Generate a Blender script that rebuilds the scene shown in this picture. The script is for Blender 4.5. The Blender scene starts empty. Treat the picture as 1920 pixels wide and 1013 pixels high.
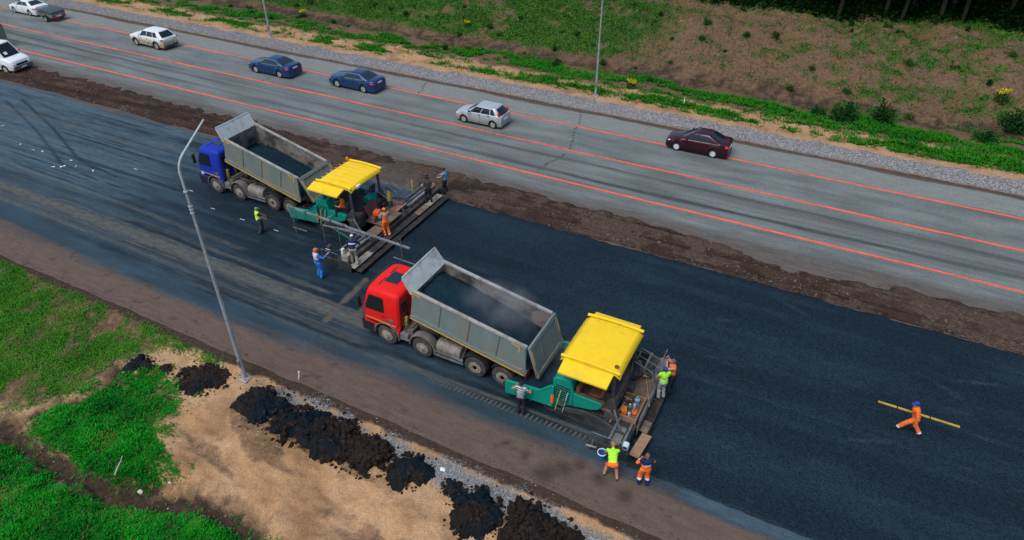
import bpy, bmesh, math, random
import numpy as np
from mathutils import Vector, Matrix, Euler

R = math.radians
random.seed(7)
C = bpy.context.scene.collection
SC = bpy.context.scene

# ------------------------------------------------------------------ camera
cam = bpy.data.cameras.new('camera')
cam.lens = 24.0
cam.sensor_width = 36.0
cam.clip_start = 0.5
cam.clip_end = 2000
camo = bpy.data.objects.new('camera', cam)
C.objects.link(camo)
camo.location = (0, 0, 21.2)
camo.rotation_euler = (R(54.0), 0, R(27.3))
SC.camera = camo

# ------------------------------------------------------------------ sky, sun, exposure
SUN_EL, SUN_AZ = 63.0, 252.0          # azimuth of the direction towards the sun, from +X
w = bpy.data.worlds.new('World')
SC.world = w
w.use_nodes = True
nt = w.node_tree
bg = nt.nodes['Background']
sky = nt.nodes.new('ShaderNodeTexSky')
sky.sky_type = 'NISHITA'
sky.sun_disc = False
sky.sun_elevation = R(SUN_EL)
sky.sun_rotation = R(90 - SUN_AZ)
sky.altitude = 100
sky.air_density = 1.0
sky.dust_density = 2.0
sky.ozone_density = 1.0
nt.links.new(sky.outputs[0], bg.inputs[0])
bg.inputs[1].default_value = 0.13
sl = bpy.data.lights.new('sun', 'SUN')
sl.energy = 1.5
sl.angle = R(32)
sl.color = (1.0, 0.975, 0.90)
so = bpy.data.objects.new('sun', sl)
C.objects.link(so)
sd = Vector((math.cos(R(SUN_EL)) * math.cos(R(SUN_AZ)), math.cos(R(SUN_EL)) * math.sin(R(SUN_AZ)), math.sin(R(SUN_EL))))
so.rotation_euler = sd.to_track_quat('Z', 'Y').to_euler()
so.location = sd * 60
SC.view_settings.view_transform = 'Standard'
SC.view_settings.look = 'None'
SC.view_settings.exposure = 0.45
SC.view_settings.gamma = 1.0
SC.view_settings.use_curve_mapping = False

# ------------------------------------------------------------------ helpers
def smooth01(t):
    t = np.clip(t, 0, 1)
    return t * t * (3 - 2 * t)

def sstep(a, b, x):
    return smooth01((np.asarray(x, float) - a) / (b - a))

def _h(ix, iy, seed):
    h = (ix.astype(np.int64) * 374761393 + iy.astype(np.int64) * 668265263 + seed * 144269504) & 0xffffffff
    h = ((h ^ (h >> 13)) * 1274126177) & 0xffffffff
    h = h ^ (h >> 16)
    return (h & 0xffff) / 65535.0

def vn(x, y, seed=0):
    x = np.asarray(x, float); y = np.asarray(y, float)
    x, y = np.broadcast_arrays(x, y)
    ix = np.floor(x); iy = np.floor(y)
    fx = smooth01(x - ix); fy = smooth01(y - iy)
    a = _h(ix, iy, seed); b = _h(ix + 1, iy, seed); c = _h(ix, iy + 1, seed); d = _h(ix + 1, iy + 1, seed)
    return (a * (1 - fx) + b * fx) * (1 - fy) + (c * (1 - fx) + d * fx) * fy

def fbm(x, y, octv=4, seed=0):
    s = 0; a = 0.5; n = 0
    x = np.asarray(x, float); y = np.asarray(y, float)
    for k in range(octv):
        s = s + a * vn(x, y, seed + k * 17); n += a
        a *= 0.5; x = x * 2.03 + 5.1; y = y * 2.03 + 1.7
    return s / n

def polydist(x, y, pts):
    """distance of every (x, y) to a polyline"""
    d = np.full(np.broadcast(x, y).shape, 1e9)
    for (ax, ay), (bx, by) in zip(pts[:-1], pts[1:]):
        dx, dy = bx - ax, by - ay
        t = np.clip(((x - ax) * dx + (y - ay) * dy) / (dx * dx + dy * dy + 1e-9), 0, 1)
        d = np.minimum(d, np.hypot(x - ax - t * dx, y - ay - t * dy))
    return d

def inpoly(x, y, pts):
    r = np.zeros(np.broadcast(x, y).shape, bool)
    n = len(pts)
    for i in range(n):
        x1, y1 = pts[i]; x2, y2 = pts[(i + 1) % n]
        c = ((y1 > y) != (y2 > y)) & (x < (x2 - x1) * (y - y1) / ((y2 - y1) + 1e-12) + x1)
        r ^= c
    return r

def softpoly(x, y, pts, wdt):
    """1 inside, 0 outside, smooth across +-wdt of the edge"""
    d = polydist(x, y, list(pts) + [pts[0]])
    s = np.where(inpoly(x, y, pts), d, -d)
    return sstep(-wdt, wdt, s)

# ---- materials
MATS = {}
def mat(name, col, rough=0.6, metal=0.0, col2=None, scale=6.0, lo=0.45, hi=0.62, bump=0.0, bscale=60.0,
        bdist=0.01, dust=None, dz=(0.2, 1.2), dmax=0.8, coat=0.0, spec=0.25, var=0.18, alpha=None, emit=None, stretch=(1, 1, 1)):
    if name in MATS:
        return MATS[name]
    m = bpy.data.materials.new(name)
    m.use_nodes = True
    t = m.node_tree; N = t.nodes; L = t.links
    b = N['Principled BSDF']
    b.inputs['Roughness'].default_value = rough
    b.inputs['Metallic'].default_value = metal
    b.inputs['Coat Weight'].default_value = coat
    b.inputs['Coat Roughness'].default_value = 0.08
    b.inputs['Specular IOR Level'].default_value = spec
    tc = N.new('ShaderNodeTexCoord')
    mp = N.new('ShaderNodeMapping'); mp.inputs['Scale'].default_value = stretch
    L.new(tc.outputs['Object'], mp.inputs['Vector'])
    nz = N.new('ShaderNodeTexNoise'); nz.inputs['Scale'].default_value = scale; nz.inputs['Detail'].default_value = 8
    nz.inputs['Roughness'].default_value = 0.65
    L.new(mp.outputs[0], nz.inputs['Vector'])
    # gentle value variation
    rmp = N.new('ShaderNodeMapRange'); rmp.inputs['From Min'].default_value = 0.25; rmp.inputs['From Max'].default_value = 0.75
    rmp.inputs['To Min'].default_value = 1 - var; rmp.inputs['To Max'].default_value = 1 + var
    L.new(nz.outputs['Fac'], rmp.inputs['Value'])
    mul = N.new('ShaderNodeMix'); mul.data_type = 'RGBA'; mul.blend_type = 'MULTIPLY'; mul.inputs['Factor'].default_value = 1
    mul.inputs['A'].default_value = (*col, 1)
    cmb = N.new('ShaderNodeCombineColor')
    for i in range(3):
        L.new(rmp.outputs[0], cmb.inputs[i])
    L.new(cmb.outputs[0], mul.inputs['B'])
    out = mul.outputs['Result']
    if col2 is not None:
        n2 = N.new('ShaderNodeTexNoise'); n2.inputs['Scale'].default_value = scale * 0.6; n2.inputs['Detail'].default_value = 9
        n2.inputs['Roughness'].default_value = 0.7
        L.new(mp.outputs[0], n2.inputs['Vector'])
        r2 = N.new('ShaderNodeMapRange'); r2.inputs['From Min'].default_value = lo; r2.inputs['From Max'].default_value = hi
        L.new(n2.outputs['Fac'], r2.inputs['Value'])
        mx = N.new('ShaderNodeMix'); mx.data_type = 'RGBA'
        L.new(r2.outputs[0], mx.inputs['Factor']); L.new(out, mx.inputs['A']); mx.inputs['B'].default_value = (*col2, 1)
        out = mx.outputs['Result']
    if dust is not None:
        sp = N.new('ShaderNodeSeparateXYZ'); L.new(tc.outputs['Object'], sp.inputs[0])
        r3 = N.new('ShaderNodeMapRange'); r3.inputs['From Min'].default_value = dz[1]; r3.inputs['From Max'].default_value = dz[0]
        r3.inputs['To Max'].default_value = dmax
        L.new(sp.outputs['Z'], r3.inputs['Value'])
        n3 = N.new('ShaderNodeTexNoise'); n3.inputs['Scale'].default_value = 3.5; n3.inputs['Detail'].default_value = 7
        L.new(tc.outputs['Object'], n3.inputs['Vector'])
        r4 = N.new('ShaderNodeMapRange'); r4.inputs['From Min'].default_value = 0.3; r4.inputs['From Max'].default_value = 0.65
        r4.inputs['To Min'].default_value = 0.35
        L.new(n3.outputs['Fac'], r4.inputs['Value'])
        mm = N.new('ShaderNodeMath'); mm.operation = 'MULTIPLY'; L.new(r3.outputs[0], mm.inputs[0]); L.new(r4.outputs[0], mm.inputs[1])
        mx = N.new('ShaderNodeMix'); mx.data_type = 'RGBA'
        L.new(mm.outputs[0], mx.inputs['Factor']); L.new(out, mx.inputs['A']); mx.inputs['B'].default_value = (*dust, 1)
        out = mx.outputs['Result']
        ra = N.new('ShaderNodeMix'); ra.data_type = 'FLOAT'
        L.new(mm.outputs[0], ra.inputs['Factor']); ra.inputs['A'].default_value = rough; ra.inputs['B'].default_value = 0.9
        L.new(ra.outputs['Result'], b.inputs['Roughness'])
    L.new(out, b.inputs['Base Color'])
    if bump > 0:
        nb = N.new('ShaderNodeTexNoise'); nb.inputs['Scale'].default_value = bscale; nb.inputs['Detail'].default_value = 5
        L.new(tc.outputs['Object'], nb.inputs['Vector'])
        bp = N.new('ShaderNodeBump'); bp.inputs['Strength'].default_value = bump; bp.inputs['Distance'].default_value = bdist
        L.new(nb.outputs['Fac'], bp.inputs['Height']); L.new(bp.outputs[0], b.inputs['Normal'])
    if emit is not None:
        b.inputs['Emission Color'].default_value = (*emit[0], 1); b.inputs['Emission Strength'].default_value = emit[1]
    MATS[name] = m
    return m

# ---- mesh builder
class MB:
    def __init__(s):
        s.v = []; s.f = []; s.m = []
    def add(s, vs, fs, m=0):
        o = len(s.v)
        s.v.extend([tuple(p) for p in vs])
        for f in fs:
            s.f.append(tuple(i + o for i in f)); s.m.append(m)
        return s
    def box(s, c, d, rot=None, m=0):
        hx, hy, hz = d[0] / 2, d[1] / 2, d[2] / 2
        vs = [Vector((x, y, z)) for x in (-hx, hx) for y in (-hy, hy) for z in (-hz, hz)]
        if rot is not None:
            mt = Euler(rot).to_matrix() if not isinstance(rot, Matrix) else rot
            vs = [mt @ p for p in vs]
        c = Vector(c)
        return s.add([p + c for p in vs], [(0, 1, 3, 2), (4, 6, 7, 5), (0, 4, 5, 1), (2, 3, 7, 6), (0, 2, 6, 4), (1, 5, 7, 3)], m)
    def b2(s, a, b, m=0):
        return s.box([(a[i] + b[i]) / 2 for i in range(3)], [abs(b[i] - a[i]) for i in range(3)], None, m)
    def beam(s, p0, p1, w, h, m=0, up=(0, 0, 1)):
        p0 = Vector(p0); p1 = Vector(p1); d = p1 - p0
        if d.length < 1e-6: return s
        d.normalize(); up = Vector(up)
        if abs(d.dot(up)) > 0.98: up = Vector((0, 1, 0))
        x = d.cross(up).normalized(); z = x.cross(d).normalized()
        vs = []
        for p in (p0, p1):
            for a, b in ((-1, -1), (1, -1), (1, 1), (-1, 1)):
                vs.append(p + x * a * w / 2 + z * b * h / 2)
        return s.add(vs, [(0, 1, 2, 3), (7, 6, 5, 4), (0, 4, 5, 1), (1, 5, 6, 2), (2, 6, 7, 3), (3, 7, 4, 0)], m)
    def tube(s, pts, r, n=8, m=0, cap=True, closed=False):
        pts = [Vector(p) for p in pts]
        rs = r if isinstance(r, (list, tuple)) else [r] * len(pts)
        vs = []; fs = []; prev = None
        for i, p in enumerate(pts):
            a = pts[max(i - 1, 0)]; b = pts[min(i + 1, len(pts) - 1)]
            d = (b - a).normalized()
            if prev is None:
                u = Vector((0, 0, 1)) if abs(d.z) < 0.9 else Vector((1, 0, 0))
            else:
                u = prev
            x = (u - d * u.dot(d)).normalized(); y = d.cross(x); prev = x
            for k in range(n):
                t = 2 * math.pi * k / n
                vs.append(p + (x * math.cos(t) + y * math.sin(t)) * rs[i])
        for i in range(len(pts) - 1):
            for k in range(n):
                fs.append((i * n + k, i * n + (k + 1) % n, (i + 1) * n + (k + 1) % n, (i + 1) * n + k))
        if cap:
            fs.append(tuple(range(n - 1, -1, -1))); fs.append(tuple(range((len(pts) - 1) * n, len(pts) * n)))
        return s.add(vs, fs, m)
    def cyl(s, p0, p1, r, n=16, m=0):
        return s.tube([p0, p1], r, n, m)
    def lathe(s, prof, c, axis='z', n=24, m=0, caps=True):
        c = Vector(c); vs = []; fs = []
        for (r, h) in prof:
            for k in range(n):
                t = 2 * math.pi * k / n
                a, b = r * math.cos(t), r * math.sin(t)
                p = {'z': (a, b, h), 'y': (b, h, a), 'x': (h, a, b)}[axis]
                vs.append(c + Vector(p))
        q = len(prof)
        for i in range(q - 1):
            for k in range(n):
                fs.append((i * n + k, i * n + (k + 1) % n, (i + 1) * n + (k + 1) % n, (i + 1) * n + k))
        if caps and prof[0][0] > 1e-4: fs.append(tuple(range(n - 1, -1, -1)))
        if caps and prof[-1][0] > 1e-4: fs.append(tuple(range((q - 1) * n, q * n)))
        return s.add(vs, fs, m)
    def ball(s, c, r, n=12, k=8, m=0, rot=None):
        if not isinstance(r, (tuple, list)): r = (r, r, r)
        c = Vector(c); vs = []; fs = []
        mt = rot if rot is not None else Matrix.Identity(3)
        for i in range(k + 1):
            ph = math.pi * i / k
            for j in range(n):
                t = 2 * math.pi * j / n
                vs.append(c + mt @ Vector((r[0] * math.sin(ph) * math.cos(t), r[1] * math.sin(ph) * math.sin(t), r[2] * math.cos(ph))))
        for i in range(k):
            for j in range(n):
                fs.append((i * n + j, (i + 1) * n + j, (i + 1) * n + (j + 1) % n, i * n + (j + 1) % n))
        return s.add(vs, fs, m)
    def prism(s, poly, y0, y1, m=0):
        """polygon in the xz plane pushed from y0 to y1"""
        n = len(poly)
        vs = [(x, y0, z) for x, z in poly] + [(x, y1, z) for x, z in poly]
        fs = [tuple(range(n)), tuple(range(2 * n - 1, n - 1, -1))]
        for i in range(n):
            j = (i + 1) % n
            fs.append((i, n + i, n + j, j))
        return s.add(vs, fs, m)
    def quad(s, a, b, c, d, m=0):
        return s.add([a, b, c, d], [(0, 1, 2, 3)], m)
    def sheet(s, P, m=0):
        nu, nv = len(P), len(P[0])
        vs = [p for row in P for p in row]
        fs = [(i * nv + j, (i + 1) * nv + j, (i + 1) * nv + j + 1, i * nv + j + 1) for i in range(nu - 1) for j in range(nv - 1)]
        return s.add(vs, fs, m)
    def xform(s, M4):
        s.v = [tuple(M4 @ Vector(p)) for p in s.v]
        return s
    def mesh(s, name, mats, ang=35, fixn=True):
        me = bpy.data.meshes.new(name)
        me.from_pydata(s.v, [], s.f)
        for mm in (mats if isinstance(mats, (list, tuple)) else [mats]):
            me.materials.append(mm)
        me.polygons.foreach_set('material_index', s.m)
        if fixn:
            bm = bmesh.new(); bm.from_mesh(me)
            bmesh.ops.remove_doubles(bm, verts=bm.verts, dist=1e-5)
            bmesh.ops.recalc_face_normals(bm, faces=bm.faces)
            bm.to_mesh(me); bm.free()
        me.polygons.foreach_set('use_smooth', [True] * len(me.polygons))
        me.set_sharp_from_angle(angle=R(ang))
        me.update()
        return me
    def build(s, name, mats, parent=None, bev=0.0, seg=1, ang=35, fixn=True):
        o = bpy.data.objects.new(name, s.mesh(name, mats, ang, fixn))
        C.objects.link(o)
        if parent is not None: o.parent = parent
        if bev > 0:
            md = o.modifiers.new('bevel', 'BEVEL'); md.width = bev; md.segments = seg; md.limit_method = 'ANGLE'; md.angle_limit = R(40)
        return o

def tag(o, label=None, cat=None, group=None, kind=None):
    if label: o['label'] = label
    if cat: o['category'] = cat
    if group: o['group'] = group
    if kind: o['kind'] = kind
    return o

def thing(name, label, cat, loc=(0, 0, 0), rz=0.0, group=None):
    o = bpy.data.objects.new(name, None)
    C.objects.link(o)
    o.empty_display_size = 0.2
    o.location = loc; o.rotation_euler = (0, 0, rz)
    return tag(o, label, cat, group)

def share(name, me, parent=None, loc=(0, 0, 0), rot=(0, 0, 0), sc=(1, 1, 1)):
    o = bpy.data.objects.new(name, me)
    C.objects.link(o)
    if parent is not None: o.parent = parent
    o.location = loc; o.rotation_euler = rot; o.scale = sc
    return o

def copy_tree(o, parent=None):
    c = o.copy(); C.objects.link(c); c.parent = parent
    for ch in list(o.children):
        copy_tree(ch, c)
    return c

def np_mesh(name, co, faces, mats, attrs=None, smooth=True, mi=None):
    """co (n,3) array; faces (m,k) int array, all k-gons"""
    me = bpy.data.meshes.new(name)
    co = np.ascontiguousarray(co, np.float32); faces = np.ascontiguousarray(faces, np.int32)
    me.vertices.add(len(co)); me.vertices.foreach_set('co', co.ravel())
    m, k = faces.shape
    me.loops.add(m * k); me.loops.foreach_set('vertex_index', faces.ravel())
    me.polygons.add(m)
    me.polygons.foreach_set('loop_start', np.arange(0, m * k, k, dtype=np.int32))
    me.polygons.foreach_set('use_smooth', np.full(m, smooth, bool))
    for mm in (mats if isinstance(mats, (list, tuple)) else [mats]): me.materials.append(mm)
    if mi is not None: me.polygons.foreach_set('material_index', mi)
    for an, av in (attrs or {}).items():
        a = me.attributes.new(an, 'FLOAT', 'POINT'); a.data.foreach_set('value', np.ascontiguousarray(av, np.float32).ravel())
    me.update(calc_edges=True); me.validate()
    return me

def grid_obj(name, xs, ys, Z, mats, attrs=None, kind='structure'):
    X, Y = np.meshgrid(xs, ys, indexing='ij')
    co = np.stack([X, Y, np.broadcast_to(Z, X.shape)], -1).reshape(-1, 3)
    nx, ny = len(xs), len(ys)
    i = np.arange(nx - 1)[:, None] * ny + np.arange(ny - 1)[None, :]
    i = i.ravel()
    f = np.stack([i, i + ny, i + ny + 1, i + 1], -1)
    o = bpy.data.objects.new(name, np_mesh(name, co, f, mats, attrs))
    C.objects.link(o)
    tag(o, kind=kind)
    return o
# ------------------------------------------------------------------ ground, roads, verges
def layered(name, base, layers, rough=0.9, speck=0.25, sscale=30.0, bump=0.4, bscale=25.0, bdist=0.03, mott=0.25, mscale=1.2, stretch=(1, 1, 1), spec=0.12, roughs=None):
    """base colour, then each (attribute, colour, colour_b, edge noise scale, edge softness) painted over it where its attribute is high"""
    m = bpy.data.materials.new(name); m.use_nodes = True
    t = m.node_tree; N = t.nodes; L = t.links
    b = N['Principled BSDF']; b.inputs['Roughness'].default_value = rough; b.inputs['Specular IOR Level'].default_value = spec
    tc = N.new('ShaderNodeTexCoord'); mp = N.new('ShaderNodeMapping'); mp.inputs['Scale'].default_value = stretch
    L.new(tc.outputs['Object'], mp.inputs[0])
    def noise(sc, det=6, ro=0.6, src=None):
        n = N.new('ShaderNodeTexNoise'); n.inputs['Scale'].default_value = sc; n.inputs['Detail'].default_value = det; n.inputs['Roughness'].default_value = ro
        L.new((src or mp).outputs[0] if src is None else tc.outputs['Object'], n.inputs['Vector']); return n.outputs['Fac']
    def mrange(s, a, b_, c=0.0, d=1.0):
        r = N.new('ShaderNodeMapRange'); L.new(s, r.inputs['Value'])
        for k, vv in zip(('From Min', 'From Max', 'To Min', 'To Max'), (a, b_, c, d)): r.inputs[k].default_value = vv
        return r.outputs[0]
    def mix(f, a, b_, blend='MIX'):
        x = N.new('ShaderNodeMix'); x.data_type = 'RGBA'; x.blend_type = blend
        if isinstance(f, float): x.inputs['Factor'].default_value = f
        else: L.new(f, x.inputs['Factor'])
        for k, vv in (('A', a), ('B', b_)):
            if isinstance(vv, tuple): x.inputs[k].default_value = (*vv, 1)
            else: L.new(vv, x.inputs[k])
        return x.outputs['Result']
    out = mix(mrange(noise(mscale), 0.35, 0.65), tuple(c * (1 - mott) for c in base), tuple(c * (1 + mott) for c in base))
    rgh = None
    for (an, ca, cb, es, ew) in layers:
        at = N.new('ShaderNodeAttribute'); at.attribute_name = an
        ad = N.new('ShaderNodeMath'); ad.operation = 'ADD'; L.new(at.outputs['Fac'], ad.inputs[0])
        L.new(mrange(noise(es, 7, 0.7), 0.25, 0.75, -ew, ew), ad.inputs[1])
        f = mrange(ad.outputs[0], 0.2, 0.8)
        # nothing where the attribute is zero
        g = N.new('ShaderNodeMath'); g.operation = 'MULTIPLY'; L.new(f, g.inputs[0]); L.new(mrange(at.outputs['Fac'], 0.0, 0.12), g.inputs[1])
        cc = mix(mrange(noise(es * 1.7 + 1), 0.35, 0.65), ca, cb)
        out = mix(g.outputs[0], out, cc)
        if roughs and an in roughs:
            x = N.new('ShaderNodeMix'); x.data_type = 'FLOAT'; L.new(g.outputs[0], x.inputs['Factor'])
            if rgh is None: x.inputs['A'].default_value = rough
            else: L.new(rgh, x.inputs['A'])
            x.inputs['B'].default_value = roughs[an]; rgh = x.outputs['Result']
    if rgh is not None: L.new(rgh, b.inputs['Roughness'])
    # grain
    vo = N.new('ShaderNodeTexVoronoi'); vo.inputs['Scale'].default_value = sscale; L.new(tc.outputs['Object'], vo.inputs['Vector'])
    sp = N.new('ShaderNodeSeparateColor'); L.new(vo.outputs['Color'], sp.inputs[0])
    gr = mrange(sp.outputs[0], 0, 1, 1 - speck, 1 + speck)
    cm = N.new('ShaderNodeCombineColor')
    for i in range(3): L.new(gr, cm.inputs[i])
    out = mix(1.0, out, cm.outputs[0], 'MULTIPLY')
    L.new(out, b.inputs['Base Color'])
    if bump:
        bp = N.new('ShaderNodeBump'); bp.inputs['Strength'].default_value = bump; bp.inputs['Distance'].default_value = bdist
        L.new(noise(bscale, 5, 0.65, tc), bp.inputs['Height']); L.new(bp.outputs[0], b.inputs['Normal'])
    return m

DITCH = [(-60, 6.0), (-30.4, 7.0), (-27.0, 7.15), (-23.1, 6.85), (-20.4, 7.15), (-18.4, 7.75), (-16.5, 8.3), (-14.5, 8.2)]
GULLY = [(-26.8, 7.6), (-26.4, 9.1), (-25.5, 9.6), (-25.3, 10.6), (-25.9, 11.6), (-25.2, 12.4)]
G1 = [(-60, 6.0), (-26.8, 6.75), (-24.5, 6.6), (-22.1, 6.5), (-19.6, 6.8), (-18.5, 7.4), (-16.8, 8.2), (-15.0, 8.35), (-13.4, 8.15), (-12.8, 6.0), (-15.5, -5), (-60, -5)]
G2 = [(-26.2, 7.6), (-25.8, 9.3), (-25.5, 11.0), (-24.8, 11.3), (-23.2, 11.8), (-21.9, 11.0), (-21.3, 10.2), (-20.5, 9.2), (-19.3, 8.6), (-18.9, 8.1), (-19.6, 7.5), (-22.0, 7.3), (-24.7, 7.4)]
G3 = [(-60, 16.0), (-45.3, 16.0), (-33.0, 16.0), (-25.0, 16.0), (-23.6, 14.6), (-24.9, 13.5), (-25.7, 12.3), (-25.9, 11.2), (-26.3, 9.0), (-27.8, 7.7), (-60, 7.0)]

def terrain_z(x, y):
    x, y = np.broadcast_arrays(np.asarray(x, float), np.asarray(y, float))
    n1 = fbm(x * 0.45, y * 0.45, 4, 3) - 0.5
    n2 = fbm(x * 2.2, y * 2.2, 3, 8) - 0.5
    near = -0.03 - 0.2 * sstep(14.45, 13.2, y) - 0.10 * sstep(12, 8, y) + 0.35 * n1 * sstep(13.8, 12, y) + 0.10 * n2 * sstep(14.2, 13.2, y)
    rg_ = 1 - np.abs(2 * fbm(x * 0.55 + 0.25 * y, y * 0.9 - 0.1 * x, 4, 71) - 1)
    near = near + (0.42 * (rg_ - 0.8) + 0.10 * np.sin((y + 0.45 * x) * 2.2 + 9 * n1) + 0.10 * (np.floor(5 * fbm(x * 0.5 + 2, y * 0.8, 3, 73)) / 5 - 0.5)) * sstep(12.6, 11.2, y) * sstep(-22.5, -20, x) * sstep(7.3, 8.5, y)
    dd = polydist(x, y, DITCH) + 0.5 * n2
    near = near - 0.55 * np.exp(-(dd / 0.5) ** 2)
    dg = polydist(x, y, GULLY) + 0.25 * n2
    near = near - 0.30 * np.exp(-(dg / 0.18) ** 2)
    road = -0.035 + 0 * x
    far = road - 0.25 * sstep(47.0, 50.0, y) - 0.25 * sstep(50, 53, y) - 0.25 * sstep(54, 58, y)
    far = far - 0.35 * np.exp(-((y - 59.4 - 1.6 * n1 * 2) / 1.0) ** 2)
    cr = 1.0 * (fbm(x * 0.08, y * 0 + 3, 3, 31) - 0.5) * 2
    far = far + 3.6 * sstep(59.4 + cr, 69.2 + cr, y) * (0.97 + 0.3 * n1) + 1.2 * sstep(68, 78, y) + 0.02 * np.maximum(y - 78, 0)
    far = far + 0.35 * n1 * sstep(50, 60, y) + 0.12 * n2 * sstep(49, 52, y)
    rill = np.abs(fbm(x * 1.1 + 0.25 * y, y * 0.16, 3, 77) - 0.5)
    far = far - 0.09 * sstep(0.05, 0.0, rill) * sstep(60.5, 62, y) * sstep(69, 67, y)
    z = np.where(y < 14.45, near, np.where(y > 47.0, far, road))
    return z

def seg(a, b, d): return list(np.arange(a, b, d))
xs = np.array(seg(-400, -120, 20) + seg(-120, -56, 0.5) + seg(-56, 8, 0.125) + seg(8, 32, 0.3) + seg(32, 300, 20) + [300])
ys = np.array(seg(-200, -6, 12) + seg(-6, 2, 0.4) + seg(2, 14.6, 0.11) + seg(14.6, 46.9, 2.7) + seg(46.9, 72, 0.2) + seg(72, 100, 0.8) + seg(100, 420, 16) + [420])
TX, TY = np.meshgrid(xs, ys, indexing='ij')
TZ = terrain_z(TX, TY)
nb = fbm(TX * 0.9, TY * 0.9, 5, 41) - 0.5
nf = fbm(TX * 2.5, TY * 2.5, 4, 51) - 0.5
nbig = fbm(TX * 0.16, TY * 0.16, 3, 61) - 0.5

def cover_near(x, y):
    n = fbm(x * 0.9, y * 0.9, 5, 41) - 0.5
    f = fbm(x * 2.5, y * 2.5, 4, 51) - 0.5
    xx, yy = x + 1.2 * n, y + 1.2 * f * 0.8 + 0.5 * n
    lush = np.maximum(softpoly(xx, yy, G1, 0.45), 0.95 * softpoly(xx + 0.6 * n, yy + 0.8 * f, G2, 0.85))
    thin = softpoly(xx, yy, G3, 0.9) * np.clip(0.54 + 2.2 * n + 0.9 * f + 0.2 * sstep(-28, -34, x), 0, 1)
    rim = np.exp(-((y - 13.75) / 0.32) ** 2) * sstep(-19.5, -23, x) * np.clip(0.55 + 2 * n, 0, 1)
    tuft = sstep(0.17, 0.26, n) * 0.7 * sstep(-19, -21.5, x)
    thin = np.maximum(thin, np.maximum(rim, tuft))
    d = polydist(x, y, DITCH)
    keep = 1 - np.exp(-(d / 0.5) ** 2) * 0.95
    keep = keep * (1 - np.exp(-(polydist(x, y, GULLY) / 0.28) ** 2))
    keep = keep * sstep(14.3, 13.9, y)
    return lush * keep, thin * keep

def cover_far(x, y):
    n = fbm(x * 0.35, y * 0.7, 5, 141) - 0.5
    f = fbm(x * 1.3, y * 1.8, 4, 151) - 0.5
    b = fbm(x * 0.07, y * 0.12, 3, 161) - 0.5
    right = sstep(-12, 8, x)
    # green belt behind the sand, two strips with a sandy gap
    belt = np.exp(-((y - 52.6 - 4 * n) / 1.0) ** 2) * np.clip(0.45 + 3.4 * n + 2.0 * f + 0.45 * sstep(-10, 2, x), 0, 1)
    belt2 = np.exp(-((y - 56.2 - 4 * n) / (2.0 + 0.6 * right)) ** 2) * np.clip(0.50 + 3.0 * n + 2.4 * f + 0.25 * right, 0, 1)
    slope = sstep(60.3, 62, y) * sstep(70.5, 68.5, y)
    bare = sstep(-25, -13, x + 12 * b + 14 * n)
    bare = np.maximum(bare, sstep(0.12, 0.2, n + 0.4 * b) * 0.8)
    sg = 1.25 * slope * np.clip((0.98 + 1.5 * n + 0.8 * f) * (1 - bare) + bare * np.clip(0.11 + 1.3 * f + 0.6 * n + 0.16 * right, 0, 1), 0, 1)
    top = sstep(69.0, 70.5, y) * np.clip(0.5 + 1.6 * n + 0.8 * f, 0, 1)
    g = np.maximum(np.maximum(belt, belt2), np.maximum(sg, top))
    return np.clip(g, 0, 1) * sstep(50.4, 51.4, y + 1.2 * n)

ln, th = cover_near(TX, TY)
gf = cover_far(TX, TY)
nearm = (TY < 14.45)
grassy = np.where(nearm, np.clip(ln + 0.7 * th, 0, 1), gf)
edge = sstep(13.75, 14.05, TY + 0.5 * nb + 0.3 * nf) * nearm * 1.0
ddn = polydist(TX, TY, DITCH)
darkn = np.maximum(edge, np.exp(-((ddn + 0.8 * nf) / 0.75) ** 2) * 0.9)
darkn = np.maximum(darkn, 0.50 * sstep(0.02, 0.10, fbm(TX * 0.35 + 0.45 * TY, TY * 0.9, 4, 83) - 0.52) * sstep(-22, -19, TX) * sstep(13, 12, TY))
darkn = np.maximum(darkn, np.exp(-((polydist(TX, TY, GULLY) + 0.1 * nf) / 0.16) ** 2))
darkn = np.maximum(darkn, softpoly(TX + nb, TY + nf, G3, 0.6) * 0.62)
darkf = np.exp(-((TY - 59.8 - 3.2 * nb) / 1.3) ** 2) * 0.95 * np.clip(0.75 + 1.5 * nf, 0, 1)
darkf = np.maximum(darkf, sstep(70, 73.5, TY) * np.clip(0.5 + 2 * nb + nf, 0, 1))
slope_soil = sstep(53.6, 55.4, TY + 3 * nb)
gravn = np.clip(1.3 * np.exp(-((TY - 13.35 - 1.0 * nb) / 0.5) ** 2) * sstep(-19.9, -18.4, TX), 0, 1) * nearm
gravf = sstep(47.3, 47.9, TY + 0.8 * nb) * sstep(50.6, 50.0, TY + 1.0 * nb) * (~nearm)
curb = sstep(47.9, 47.3, TY) * (TY > 46.5)
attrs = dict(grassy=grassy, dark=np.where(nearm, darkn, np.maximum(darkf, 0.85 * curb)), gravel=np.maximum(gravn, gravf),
             slope=np.where(nearm, 0, np.maximum(slope_soil, (TY < 46.9))), sandy=np.where(nearm, np.clip(0.5 + 2.2 * nb + 4 * nbig, 0, 1), np.clip(0.4 + 2 * nb, 0, 1)))
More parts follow.
